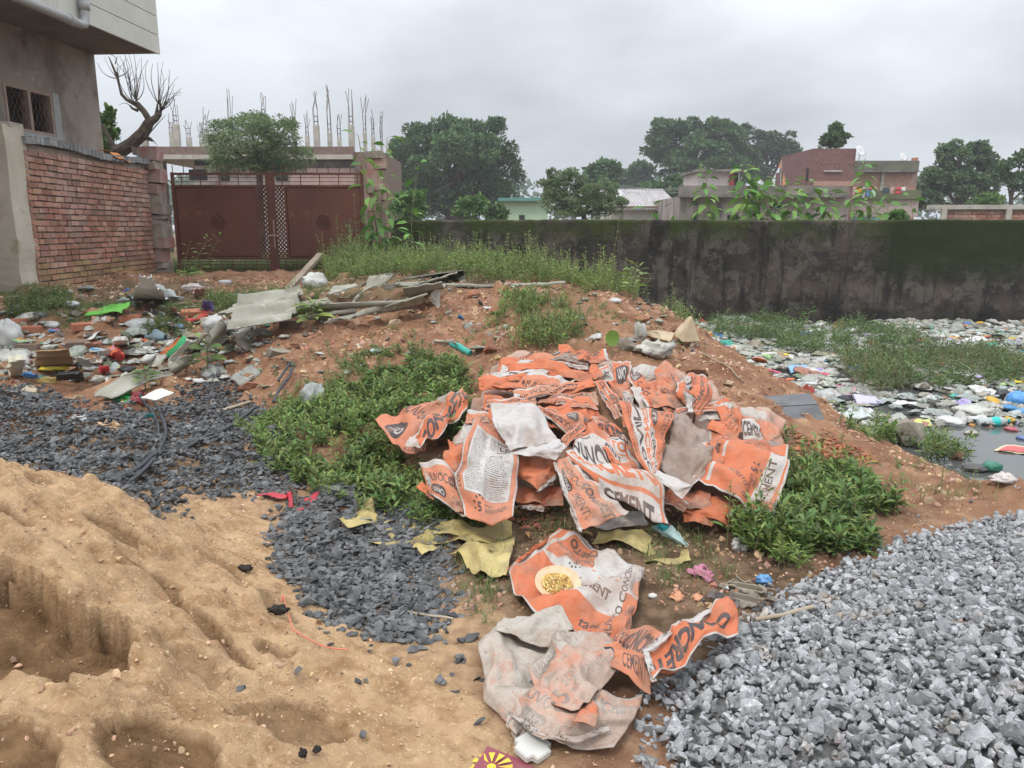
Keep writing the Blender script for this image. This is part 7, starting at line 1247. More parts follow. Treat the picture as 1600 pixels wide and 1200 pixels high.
# ================================================================== rubbish floating on the pond
g = np.random.default_rng(314)
def pw(u, v): r = ray(u, v); t = (POND_Z-EYE[2])/r[2]; return EYE+r*t
LAND = [((1180, 690), (1330, 560))]
PALE = [(.50, .50, .45), (.42, .43, .36), (.55, .54, .50), (.36, .39, .33), (.48, .45, .38), (.40, .44, .42), (.33, .33, .28), (.58, .57, .54)]
BRIGHT = [((.55, .06, .07), "red"), ((.50, .24, .26), "pink"), ((.08, .22, .52), "blue"), ((.06, .38, .30), "teal"), ((.66, .45, .05), "yellow"), ((.60, .22, .07), "orange"), ((.30, .50, .20), "green"), ((.45, .35, .60), "lilac"), ((.04, .04, .045), "black"), ((.62, .62, .60), "white"), ((.35, .20, .12), "brown")]
def crumple_tpl(seed, n=14, kind=0):
    g = np.random.default_rng(seed); a = np.linspace(0, 2*math.pi, n, endpoint=False); t = np.linspace(.05, math.pi-.05, n//2+1); A, T_ = np.meshgrid(a, t, indexing='ij'); X = np.stack([np.cos(A)*np.sin(T_), np.sin(A)*np.sin(T_), np.cos(T_)], -1)
    c = (.35, .5, .2)[kind]; r = 1+c*2.2*(fbm(X[..., 0]*2.2+seed, X[..., 1]*2.2, 3, seed, X[..., 2]*2.2)-.5)-c*(1-np.abs(2*vn(X[..., 0]*4+seed, X[..., 1]*4, seed, X[..., 2]*4)-1))**3; X = X*r[..., None]*np.array([1, g.uniform(.5, .9), (.42, .22, .55)[kind]])
    m = n//2+1; i, j = np.meshgrid(np.arange(n), np.arange(m-1), indexing='ij'); i = i.ravel(); j = j.ravel(); k2 = (i+1) % n; return X.reshape(-1, 3), np.stack([i*m+j, i*m+j+1, k2*m+j+1, k2*m+j], 1)
def flat_tpl(seed):
    g = np.random.default_rng(seed); S, T_ = np.meshgrid(np.linspace(-1, 1, 7), np.linspace(-1, 1, 6), indexing='ij'); z = .25*(vn(S*1.7+seed, T_*1.7, seed)-.3)+.08*np.sin(S*4+seed); X = np.stack([S*(1+.15*(vn(T_*3, S, seed)-.5)), T_*g.uniform(.4, .75), z], -1); b = B(); b.slab(X, .02, True); return np.concatenate(b.V), np.concatenate(b.Q)
def film_tpl(seed, nr=6, na=15):
    """A crumpled piece of film: ragged outline, pinched ridges, closed underneath."""
    g = np.random.default_rng(seed+500); a = np.arange(na)*2*math.pi/na; out = 1+.75*(vn(np.cos(a)*1.6+seed, np.sin(a)*1.6, seed)-.5)+g.uniform(-.16, .16, na); r = np.linspace(0, 1, nr+1)[1:]; x = r[:, None]*np.cos(a)*out; y = r[:, None]*np.sin(a)*out*g.uniform(.45, .9)
    z = .34*(1-np.abs(2*vn(x*2.6+seed, y*3.4, seed)-1))*(1-r[:, None]**3)+.14*(1-np.abs(2*vn(x*6, y*6+seed, seed+1)-1))+g.normal(0, .02, x.shape); V = np.concatenate([[[0, 0, .2]], np.stack([x, y, z], -1).reshape(-1, 3), [[0, 0, -.06]]]); T = [[0, 1+i, 1+(i+1) % na] for i in range(na)]
    for q in range(nr-1):
        for i in range(na): A_, B_, C_, D_ = 1+q*na+i, 1+(q+1)*na+i, 1+(q+1)*na+(i+1) % na, 1+q*na+(i+1) % na; T += [[A_, B_, C_], [A_, C_, D_]]
    e = len(V)-1; T += [[e, 1+(nr-1)*na+(i+1) % na, 1+(nr-1)*na+i] for i in range(na)]; return V, np.array(T)
CT = [film_tpl(i) if i % 2 else tuple([crumple_tpl(i, 14, 0)[0], crumple_tpl(i, 14, 0)[1]]) for i in range(15)]; FT = [flat_tpl(i) for i in range(4)]+[film_tpl(30+i) for i in range(6)]
# density of litter: everywhere except the clear water near the bank
def open_water(x, y):
    u = 800+FPX*0; 
    return 0
CLEAR = np.array([pw(u, v)[:2] for u, v in [(1415, 668), (1500, 664), (1620, 672), (1700, 800), (1560, 790), (1490, 720)]])
DARKW = [np.array([pw(u, v)[:2] for u, v in q]) for q in ([(1365, 625), (1420, 640), (1450, 662), (1400, 664), (1375, 655), (1360, 640)], [(1200, 570), (1248, 590), (1250, 604), (1215, 600)], [(1280, 640), (1305, 645), (1300, 655), (1288, 655)], [(1380, 600), (1470, 612), (1480, 625), (1400, 618)])]
def afloat(x, y): return (~in_poly(x, y, CLEAR)) & (H0(x, y)+.02 < POND_Z)
m_lit = []
for c in PALE+[(.16, .14, .11), (.30, .26, .18), (.22, .25, .16)]: m_lit.append(M("soaked_litter", c, tuple(q*.6 for q in c), 9, .5, .6, 35, .01, isl=.22, hue=.03, stain=[((.10, .10, .065), 8, .5, .68)]))
m_col = [M("coloured_litter", c, tuple(q*.7 for q in c), 9, .5, .4, 30, .008, isl=.2, hue=.03) for c, _ in BRIGHT]
# the uncountable small litter
n = 17000; x = g.uniform(2.6, 13.5, n); y = 4.8+g.uniform(size=n)**.8*11.1; ok = afloat(x, y) & (x/y < .78) & (fbm(x*1.1, y*1.1, 3, 88) > .41); x, y = x[ok], y[ok]
for w_ in DARKW: ok = ~in_poly(x, y, w_); x, y = x[ok], y[ok]
b_all = B(); V_, midx = [], []
mats = m_lit+m_col; wts = np.array([2.2]*8+[2.2, 1.8, 1.8]+[.22, .18, .30, .22, .14, .20, .20, .10, .8, 1.6, .8]); wts /= wts.sum(); R = rand_rots(len(x), g, .22); k = g.choice(len(mats), len(x), p=wts); sc = .050*np.exp(g.normal(0, .5, len(x)))*(.62+y*.045); tp = g.integers(0, 25, len(x)); T3 = np.stack([x, y, POND_Z+g.uniform(-.01, .035, len(x))], 1)
for t_ in range(25):
    Vt, Ft = CT[t_] if t_ < 15 else FT[t_-15]
    for kk in range(len(mats)):
        s_ = (tp == t_) & (k == kk)
        if s_.any(): b_all.inst(Vt, Ft, R[s_]*sc[s_][:, None, None], T3[s_]); midx.append(np.full(s_.sum()*len(Ft), kk))
me = b_all.mesh("floating_litter", True, midx=np.concatenate(midx)); o = link("floating_litter", me, mats); tag(o, "dense mat of small soaked rubbish floating on the pond", "litter", kind="stuff")
# the larger pieces, one by one
def near_label(u, v):
    L_ = [((1560, 625), "the blue ball shaped bag"), ((1430, 662), "the open water patch"), ((1230, 575), "the blue and white board"), ((1355, 620), "the lilac board"), ((1250, 630), "the black foam board"), ((1240, 545), "the orange ball"), ((1550, 510), "the wall's foot"), ((1330, 520), "the tall pond weeds"), ((1440, 560), "the reed tufts"), ((1590, 580), "the picture's right rim"), ((1150, 560), "the mound's flank")]
    return min(L_, key=lambda q: math.hypot((q[0][0]-u), 1.8*(q[0][1]-v)))[1]
kinds = [("plastic_bag", "bag", 0), ("food_wrapper", "wrapper", 1), ("crushed_packet", "packet", 2)]
proto = {}; cnt = 0; tries = 0; placed = []; seen = {}
CN = ["pale grey", "olive grey", "off white", "grey green", "straw coloured", "milky", "dull brown grey", "white"]
while cnt < 210 and tries < 5000:
    tries += 1; u = g.uniform(1120, 1640); v = 506+(g.uniform()**1.1)*165; p = pw(u, v)
    if not afloat(p[0], p[1]) or p[1] > 15.8: continue
    s = g.uniform(.06, .135)*(1.0+p[1]*.03)
    if any(math.hypot(p[0]-q[0], p[1]-q[1]) < (s+q[2])*.8 for q in placed): continue
    placed.append((p[0], p[1], s)); ki = g.choice(3, p=[.55, .25, .2]); nm, ct, ty = kinds[ki]
    if g.uniform() < .24: c_i = int(g.integers(0, len(BRIGHT))); mt = m_col[c_i]; cn = BRIGHT[c_i][1]
    else: c_i = int(g.integers(0, 8)); mt = m_lit[c_i]; cn = CN[c_i]
    key = (ki, mt.name, int(g.integers(0, 4)))
    if key not in proto:
        Vt, Ft = (CT[int(g.integers(0, 15))] if ty == 0 else FT[int(g.integers(0, 10))] if ty == 1 else CT[int(g.integers(0, 15))]); me = np_mesh(nm, Vt, [Ft], bool(key[2] % 2)); me.materials.append(mt); proto[key] = me
    o = bpy.data.objects.new(nm, proto[key]); COL.objects.link(o); o.location = (p[0], p[1], POND_Z+.02+s*.1); o.rotation_euler = (g.normal(0, .12), g.normal(0, .12), g.uniform(0, 6.28)); o.scale = (s, s, s*.9)
    lb = f"{cn} {ct} afloat near {near_label(u, v)}"; seen.setdefault(lb, []).append((u, v, o)); cnt += 1; o["category"] = ct; o["group"] = f"{ct}s floating on the pond"
for lb, os_ in seen.items():
    if len(os_) == 1: os_[0][2]["label"] = lb; continue
    os_.sort(key=lambda q: q[0]); ws = ["leftmost", "middle", "rightmost"] if len(os_) == 3 else ["left of two", "right of two"] if len(os_) == 2 else [["first", "second", "third", "fourth", "fifth", "sixth", "seventh"][min(i, 6)]+" from left" for i in range(len(os_))]
    for w_, (_, _, o) in zip(ws, os_): o["label"] = lb+", "+w_
# special floating things
def bottle(label, u, v, yaw, ln, body, cap, lab=None, tilt=1.45):
    p = pw(u, v); T_ = thing("plastic_bottle", label, "bottle", p, "bottles floating on the pond"); R = rotz(yaw)@rotx(tilt); r = ln*.16
    b = B(); b.lathe([(0, 0), (r*.8, 0), (r, ln*.04), (r*.94, ln*.12), (r, ln*.2), (r*.95, ln*.3), (r, ln*.4), (r, ln*.68), (r*.8, ln*.78), (r*.42, ln*.88), (r*.36, ln*.93), (0, ln*.93)], 14, p+[0, 0, r*.4], R); b.build("bottle_body", body, T_, True)
    b = B(); b.lathe([(0, ln*.92), (r*.45, ln*.92), (r*.45, ln), (0, ln)], 12, p+[0, 0, r*.4], R); b.build("cap", cap, T_, True)
    if lab: b = B(); b.lathe([(r*1.03, ln*.42), (r*1.03, ln*.66)], 14, p+[0, 0, r*.4], R); b.build("paper_label", lab, T_, True)
m_clear = M("clear_plastic", (.42, .47, .46), (.52, .57, .56), 6, .15, .2, 20, .004, spec=.6, transl=.2)
bottle("clear bottle with turquoise label and cap near the bank", 1527, 664, 1.45, .30, m_clear, paint((.02, .35, .34)), paint((.03, .50, .47)))
bottle("clear bottle with blue cap and blue printed label at the right", 1578, 652, 1.9, .27, m_clear, paint((.04, .16, .45)), paint((.10, .28, .58)))
bottle("pale bottle with teal cap pointing down", 1512, 618, -.6, .30, M("frosted", (.48, .52, .46), None, 4, .3, transl=.2), paint((.03, .35, .32)))
bottle("small white bottle with red cap beside the pond weeds", 1190, 557, 1.3, .26, paint((.6, .6, .56), .3), paint((.6, .05, .06))); bottle("greenish bottle among the tall pond weeds", 1332, 568, 2.6, .28, paint((.30, .42, .30), .3), paint((.05, .3, .25)))
def fl(name, label, q, lifts, mat, cat, th=.006, seed=0, waves=0, amp=.01, parts=None):
    pts = []
    for (u, v), l in zip(q, lifts): r = ray(u, v); t = (POND_Z+.03+l-EYE[2])/r[2]; pts.append(EYE+r*t)
    q_ = np.array(pts); S, T2 = np.meshgrid(np.linspace(0, 1, 24), np.linspace(0, 1, 16), indexing='ij'); X = ((1-S)*(1-T2))[..., None]*q_[0]+(S*(1-T2))[..., None]*q_[1]+(S*T2)[..., None]*q_[2]+((1-S)*T2)[..., None]*q_[3]; X[..., 2] += amp*np.sin(S*waves*6.28)+.012*(fbm(S*4, T2*4, 2, seed)-.5); b = B(); b.slab(X if np.cross(X[1, 0]-X[0, 0], X[0, 1]-X[0, 0])[2] > 0 else X[::-1], th); return tag(b.build(name, mat, None, True), label, cat)
fl("foam_board", "lilac rectangular foam board floating at mid pond", [(1340, 631), (1378, 629), (1367, 620), (1333, 615)], (.02, .02, .06, .08), paint((.46, .43, .62), .5), "board", .02)
fl("board", "blue and white board lying at the mound's foot", [(1236, 582), (1276, 580), (1260, 570), (1230, 570)], (.02, .02, .06, .06), paint((.20, .38, .60), .5), "board", .015); fl("board", "white board end beside the blue and white one", [(1250, 583), (1280, 580), (1270, 574), (1262, 571)], (.03, .03, .04, .05), paint((.60, .60, .57), .5), "board", .01)
fl("yellow_packet", "yellow green flat packet on the dark water", [(1424, 662), (1456, 665), (1452, 654), (1430, 656)], (0, 0, .03, .03), paint((.50, .55, .15), .4), "packet", .01, 3, 1)
fl("printed_card", "flat floating square card printed red and cream near the bank", [(1552, 703), (1600, 709), (1630, 700), (1572, 694)], (-.02, -.02, -.02, -.02), paint((.62, .50, .32), .5), "card", .003); fl("card_print", "red printed field on the floating card", [(1560, 703), (1600, 706), (1618, 700), (1574, 696)], (-.012,)*4, paint((.55, .10, .10), .5), "card print", .002)
fl("maroon_cloth", "dark red cloth draped on rubbish by the black board", [(1238, 612), (1274, 612), (1268, 602), (1245, 604)], (.03, .03, .10, .10), paint((.35, .05, .04), .6), "cloth", .01, 5, 2, .02); fl("red_tube", "thin red plastic tube at the mound's foot", [(1196, 577), (1220, 583), (1220, 581), (1198, 575)], (.02,)*4, paint((.50, .06, .10), .4), "tube", .015)
fl("pale_packet", "big pale plastic sheet spread on the dark water", [(1310, 655), (1370, 656), (1358, 640), (1325, 640)], (0, 0, .05, .05), paint((.48, .52, .50), .4), "plastic", .006, 7, 2, .02); fl("pale_packet", "cream sheet in front of the black board's right end", [(1300, 656), (1335, 658), (1330, 650), (1308, 648)], (0, 0, .03, .03), paint((.50, .50, .42), .5), "plastic", .006, 8, 2, .02)
def pond_puff(nm, lb, u, v, w_, h_, c, seed, cat="bag", cr_=.2):
    p = pw(u, v); k = p[1]/FPX*1.03; V, F = crumple_tpl(seed, 26, 2); V = V/np.abs(V).max(0)*np.array([w_*k*.5, w_*k*.42, h_*k*.55]); b = B(); b.add(V@rotz(seed).T+p+[0, 0, h_*k*.3], F); return tag(b.build(nm, paint(c, .35, .5, bump=.6), None, True), lb, cat)
pond_puff("ball_bag", "round bright blue and white bag at the right", 1590, 634, 40, 28, (.08, .28, .62), 4); pond_puff("ball_bag", "white half of the round bag at the right", 1578, 632, 18, 22, (.60, .60, .54), 6); pond_puff("black_bag", "black crumpled bag next to the round blue bag", 1566, 622, 26, 18, (.025, .025, .03), 7)
pond_puff("ball", "small orange ball shaped bag beside the pond weeds", 1233, 545, 12, 11, (.65, .22, .06), 8, "ball"); pond_puff("pink_bag", "magenta and white bag left of the lilac board", 1325, 625, 26, 12, (.55, .25, .38), 9); pond_puff("white_lump", "large whitish sack lump on the dark water", 1520, 648, 66, 20, (.46, .46, .40), 10); pond_puff("white_lump", "crumpled white paper heap in front of the dark water", 1485, 662, 50, 14, (.54, .54, .52), 11)
pond_puff("bag", "grey net like bag heap by the black foam board", 1290, 628, 34, 24, (.42, .42, .40), 12, cr_=.4); pond_puff("leaf_scrap", "yellow leaves caught beside the black board", 1305, 668, 26, 10, (.60, .40, .06), 13, "leaves"); pond_puff("red_bag", "small red scrap in the open water", 1580, 672, 22, 6, (.35, .05, .07), 14); pond_puff("blue_bag", "small blue scrap floating by the right rim in open water", 1597, 686, 18, 6, (.10, .16, .38), 15); pond_puff("brown_lump", "pale brown froth lump in the open water", 1518, 678, 24, 7, (.35, .31, .26), 16, "lump")
# --- small rubbish over the yard (countable pieces are above; this is the crumbs)
n = 2600; u_ = g.uniform(-30, 420, n); v_ = 455+g.uniform(size=n)**.8*150; x, y = [], []
for uu, vv in zip(u_[:1500], v_[:1500]):
    w0_ = math.exp(-((vv-(575-uu*.12))/22)**2)+.22*math.exp(-((vv-500)/30)**2)+.16
    if g.uniform() < w0_: q = P(uu, vv, 10); r = ray(uu, vv); t = np.linspace(6, 15, 60); zz = EYE[2]+r[2]*t/r[1]; xx = r[0]*t/r[1]; hh = HG(xx, t); kk = np.argmax(zz <= hh); x.append(xx[kk]); y.append(t[kk])
x2 = g.uniform(-2.4, 1.8, 260); y2 = g.uniform(6.5, 10.5, 260); x = np.concatenate([x, x2]); y = np.concatenate([y, y2]); n = len(x)
R = rand_rots(n, g, .4); k = g.choice(len(mats), n, p=wts); sc = .05*np.exp(g.normal(0, .5, n)); sc[-260:] *= .55; tp = g.integers(0, 25, n); T3 = np.stack([x, y, HG(x, y)+.012], 1); b_all = B(); midx = []
for t_ in range(25):
    Vt, Ft = CT[t_] if t_ < 15 else FT[t_-15]
    for kk in range(len(mats)):
        s_ = (tp == t_) & (k == kk)
        if s_.any(): b_all.inst(Vt, Ft, R[s_]*sc[s_][:, None, None], T3[s_]); midx.append(np.full(s_.sum()*len(Ft), kk))
me = b_all.mesh("yard_litter", True, midx=np.concatenate(midx)); tag(link("yard_litter", me, mats), "small mixed rubbish strewn between yard, mound and dark stone chips", "litter", kind="stuff")
# ================================================================== weeds, grass, saplings
def tint(name, c, transl=.3, isl=.42, hue=.03): return leaf_mat(name, c, .5, isl, hue, transl)
m_w1 = tint("weed_leaves", (.165, .245, .068), isl=.5, hue=.04); m_w2 = tint("bright_weed_leaves", (.21, .30, .075)); m_w3 = tint("pond_weed", (.165, .235, .09)); m_gr = tint("grass_blades", (.17, .24, .075)); m_dry = M("dry_stalk", (.20, .14, .085), (.30, .22, .14), 5, .9, 0, isl=.3); m_big = tint("broad_leaves", (.15, .30, .060)); m_stem = M("green_stem", (.16, .17, .08), (.24, .22, .12), 6, .8, 0)
PR_V = np.array([[.5, 0, 0], [-.25, .43, 0], [-.25, -.43, 0], [.28, 0, 1], [-.14, .24, 1], [-.14, -.24, 1]]); PR_F = np.array([[0, 1, 4, 3], [1, 2, 5, 4], [2, 0, 3, 5]])
BL_V = np.array([[-.5, 0, 0], [.5, 0, 0], [-.42, .12, .4], [.42, .12, .4], [-.25, .35, .75], [.25, .35, .75], [0, .7, .98]]); BL_F4 = np.array([[0, 1, 3, 2], [2, 3, 5, 4]]); BL_F3 = np.array([[4, 5, 6]])
def spots(polys, n, seed, f=TOP, clump=.45, cs=2.2, water=False):
    g = np.random.default_rng(seed); ar = []; ws = []
    for pl in polys: w_ = np.array([(pw(*p) if water else G(*p))[:2] for p in pl]); ws.append(w_); ar.append(abs(np.sum(w_[:, 0]*np.roll(w_[:, 1], -1)-w_[:, 1]*np.roll(w_[:, 0], -1)))/2)
    xs, ys = [], []
    for w_, a in zip(ws, ar):
        k = int(n*a/sum(ar)*2.6); x = g.uniform(w_[:, 0].min()-.1, w_[:, 0].max()+.1, k); y = g.uniform(w_[:, 1].min()-.1, w_[:, 1].max()+.1, k); d = poly_dist(x, y, np.vstack([w_, w_[:1]])); d = np.where(in_poly(x, y, w_), d, -d)+(fbm(x*3, y*3, 3, seed)-.5)*.5
        ok = (d > 0) & (fbm(x*cs, y*cs, 3, seed+3) > clump-.1*g.uniform(size=k)); xs.append(x[ok]); ys.append(y[ok])
    x = np.concatenate(xs); y = np.concatenate(ys); return x, y, (np.full(len(x), POND_Z+.01) if water else f(x, y)), g
def weed_into(bl, bs, x, y, z, g, h, ll, K, lean=.35, width=.30, per=2, droop=.0, topfrac=.25, stem_r=.0035):
    n = len(x); H_ = h*np.exp(g.normal(0, .30, n))*(.45+1.15*fbm(x*2.4, y*2.4, 2, 17)); az = g.uniform(0, 6.28, n); ln = np.stack([np.cos(az), np.sin(az)], 1)*(H_*g.uniform(0, lean, n))[:, None]; base = np.stack([x, y, z-.01], 1)
    tip = base+np.concatenate([ln, H_[:, None]], 1); d = tip-base; R = np.zeros((n, 3, 3)); R[:, 0, 0] = stem_r*2; R[:, 1, 1] = stem_r*2; R[:, :, 2] = d; bs.inst(PR_V, PR_F, R, base)
    for k in range(K):
        f = topfrac+(1-topfrac)*(k+.5)/K; pos0 = base+d*f
        for q in range(per):
            a = g.uniform(0, 6.28, n) if q == 0 else a+6.28/per; pos = pos0+g.normal(0, .004, (n, 3)); el = .25+.5*f-droop+g.normal(0, .25, n)
            dd = np.stack([np.cos(a)*np.cos(el), np.sin(a)*np.cos(el), np.sin(el)], 1); up = np.array([0, 0, 1.])+g.normal(0, .25, (n, 3)); l = ll*(1.15-.5*f)*np.exp(g.normal(0, .22, n)); pos = pos+dd*(l*.15)[:, None]; leaves(bl, pos, dd, up, l, l*width)
def patch(name, label, polys, n, h, ll, K, mat, seed, clump=.42, cs=2.2, water=False, stems=m_stem, **k):
    x, y, z, g = spots(polys, n, seed, clump=clump, cs=cs, water=water); bl, bs = B(), B(); weed_into(bl, bs, x, y, z, g, h, ll, K, **k); o = bl.build(name, mat, None, True); tag(o, label, "weeds", kind="stuff"); s_ = bs.build("stems", stems, o); return o
W1 = [[(400, 655), (440, 650), (520, 620), (560, 600), (640, 565), (700, 570), (735, 600), (725, 650), (690, 700), (655, 720), (665, 770), (700, 812), (640, 806), (560, 792), (480, 768), (418, 735), (396, 690)]]
W2 = [[(1225, 735), (1290, 755), (1350, 772), (1385, 802), (1365, 838), (1310, 866), (1240, 884), (1160, 862), (1150, 835), (1215, 822)]]
patch("weeds", "dense dark green leafy weeds left of the sack pile", W1, 760, .085, .062, 7, m_w1, 1, clump=.45, cs=3.2, width=.38)
patch("weeds", "paler spindly weeds mixed into the patch left of the sack pile", W1, 380, .115, .045, 8, m_w2, 41, clump=.46, cs=2.0, width=.30, lean=.6)
patch("weeds", "dense leafy weeds at the right foot of the sack pile, above the grey stones", W2, 480, .115, .068, 8, m_w1, 2, clump=.40, width=.36, cs=3)
patch("weeds", "paler spindly weeds mixed into the clump above the grey stones", W2, 220, .14, .05, 8, m_w2, 42, clump=.42, cs=2.4, width=.3, lean=.6)
patch("weeds", "leafy weeds and creepers between the right sacks and the black board", [[(1195, 684), (1240, 690), (1300, 688), (1380, 672), (1400, 690), (1300, 708), (1215, 722)]], 300, .10, .055, 7, m_w1, 3, clump=.38)
patch("weeds", "weeds around the wedge shaped rock at the pond's edge", [[(1350, 676), (1400, 668), (1480, 685), (1510, 715), (1470, 722), (1440, 690)]], 170, .18, .07, 7, m_w1, 4, clump=.35)
patch("weeds", "low weeds creeping up the slope from the big weed patch", [[(520, 600), (560, 560), (680, 545), (760, 560), (740, 600), (640, 560), (540, 610)], [(420, 640), (480, 600), (540, 590), (500, 640)]], 520, .09, .04, 5, m_w1, 5, clump=.46, cs=3)
patch("weeds", "bright yellow green flowering weeds covering the mound's crest", [[(500, 436), (530, 410), (620, 396), (760, 390), (900, 400), (950, 432), (990, 462), (940, 456), (880, 446), (760, 448), (700, 430), (600, 436), (560, 450)]], 3400, .26, .052, 9, m_w2, 6, clump=.34, cs=1.2, lean=.3)
patch("weeds", "taller dark weeds at the mound crest beside the gate pier", [[(500, 420), (560, 405), (600, 400), (600, 412), (540, 428)]], 320, .42, .07, 9, m_w1, 7, clump=.3)
patch("weeds", "scattered green tufts on the mound's front above the pile", [[(790, 460), (880, 470), (910, 500), (880, 540), (800, 545), (770, 500)]], 330, .12, .05, 6, m_w2, 8, clump=.5, cs=2.5)
patch("weeds", "sparse seedlings over the bare soil of the mound", [[(380, 640), (520, 520), (700, 500), (960, 470), (1100, 560), (1120, 600), (1000, 520), (760, 545), (600, 590)], [(1200, 690), (1500, 740), (1480, 790), (1380, 780), (1250, 720)]], 330, .06, .035, 4, m_w1, 9, clump=.5, cs=4)
patch("weeds", "weeds trailing along the foot of the boundary wall at the mound", [[(930, 430), (980, 450), (1060, 500), (1090, 500), (1030, 470)], [(1060, 500), (1110, 495), (1130, 510), (1080, 520)]], 420, .24, .06, 7, m_w1, 10, clump=.34)
patch("weeds", "low green weeds along the yard's left edge and brick wall foot", [[(0, 478), (60, 462), (120, 470), (110, 492), (0, 500)], [(200, 520), (250, 512), (300, 520), (280, 545), (240, 530)], [(330, 470), (420, 462), (470, 470), (440, 486), (340, 492)]], 900, .12, .045, 6, m_w1, 11, clump=.40)
patch("weeds", "small leafy weeds between yellow sheet and weed patch", [[(560, 800), (700, 806), (760, 820), (700, 836), (600, 822)]], 200, .07, .045, 5, m_w1, 12, clump=.42, cs=4)
# reed like weeds on the pond
x, y, z, g = spots([[(1050, 492), (1130, 486), (1300, 508), (1420, 520), (1460, 540), (1340, 560), (1250, 562), (1150, 540)], [(1290, 560), (1430, 545), (1600, 560), (1600, 604), (1470, 612), (1340, 600)]], 1700, 20, clump=.52, cs=1.5, water=True); o_ = y < 15.75; x, y, z = x[o_], y[o_], z[o_]
bl, bs = B(), B(); weed_into(bl, bs, x, y, z, g, .19, .10, 6, width=.17, lean=.6, stem_r=.004); o = bl.build("pond_weeds", m_w3, None, True); tag(o, "green reedy weeds growing through the litter at the pond's far side", "weeds", kind="stuff"); bs.build("stems", m_w3, o)
x, y, z, g = spots([[(1300, 570), (1600, 560), (1600, 625), (1480, 600), (1360, 620)]], 900, 21, clump=.48, cs=1.5, water=True); bl, bs = B(), B(); weed_into(bl, bs, x, y, z, g, .22, .07, 5, width=.12, lean=.6, stem_r=.003); o = bl.build("pond_weeds", m_w3, None, True); tag(o, "thin sparse reeds standing in the nearer pond litter", "weeds", kind="stuff"); bs.build("stems", m_dry, o)
# grass
def grass(name, label, polys, n, h, seed, mat=m_gr, clump=.45, cs=3., per=5, f=TOP, zs=None, wpx=.0028):
    if zs is None: x, y, z, g = spots(polys, n, seed, clump=clump, cs=cs)
    else: x, y, z, g = zs
    N_ = len(x)*per; X = np.repeat(np.stack([x, y, z], 1), per, 0)+np.concatenate([g.normal(0, .018, (N_, 2)), np.zeros((N_, 1))], 1); a = g.uniform(0, 6.28, N_); hh = h*np.exp(g.normal(0, .35, N_)); lean = g.uniform(.5, 2.2, N_); ca, sa = np.cos(a), np.sin(a); w_ = wpx*np.exp(g.normal(0, .2, N_)); R = np.zeros((N_, 3, 3))
    R[:, 0, 0] = ca*w_; R[:, 1, 0] = sa*w_; R[:, 0, 1] = -sa*hh*lean; R[:, 1, 1] = ca*hh*lean; R[:, 2, 2] = hh; b = B(); b.inst(BL_V, BL_F4, R, X); b.inst(BL_V, BL_F3, R, X); return tag(b.build(name, mat, None, True), label, "grass", kind="stuff")
grass("grass", "short grass growing through the yellow sheet and around the flat sacks", [[(660, 830), (760, 800), (900, 790), (1080, 820), (1140, 880), (1090, 930), (1010, 960), (1000, 880), (880, 820), (780, 880), (800, 960), (740, 1060), (700, 1010), (690, 900)]], 900, .038, 30, clump=.46, cs=3.5)
grass("grass", "thick short grass strip across the yard by the green banner", [[(60, 488), (200, 470), (330, 480), (400, 470), (440, 490), (330, 505), (180, 505), (60, 500)], [(0, 455), (100, 452), (120, 470), (0, 480)]], 2600, .05, 31, clump=.36, cs=1.6)
grass("grass", "grass tufts on the mound's front slope and crest", [[(800, 470), (910, 470), (900, 540), (800, 540)], [(560, 440), (900, 415), (960, 450), (720, 440)], [(450, 455), (560, 430), (560, 470), (470, 480)]], 2000, .11, 32, clump=.45, cs=2.5)
grass("grass", "sparse grass tufts on the soil right of the weeds and by the stones", [[(1180, 760), (1340, 800), (1380, 790), (1480, 760), (1440, 740), (1300, 720)], [(230, 772), (262, 772), (262, 780), (230, 780)], [(1480, 745), (1560, 790), (1500, 790)]], 330, .06, 33, clump=.5, cs=3)
g = np.random.default_rng(50); n = 5200; x = g.uniform(-7.2, -2.6, n); y = 15.65+g.uniform(size=n)**1.5*9; grass("grass", "bright green grass seen through the gate's lower bars", None, 0, .26, 34, zs=(x, y, HG(x, y), g), per=6, wpx=.006)
n = 2600; x = g.uniform(-2, 14, n); y = 16.6+g.uniform(size=n)*10; grass("grass", "rough grass behind the boundary wall", None, 0, .3, 35, zs=(x, y, HG(x, y), g), per=5, wpx=.008)
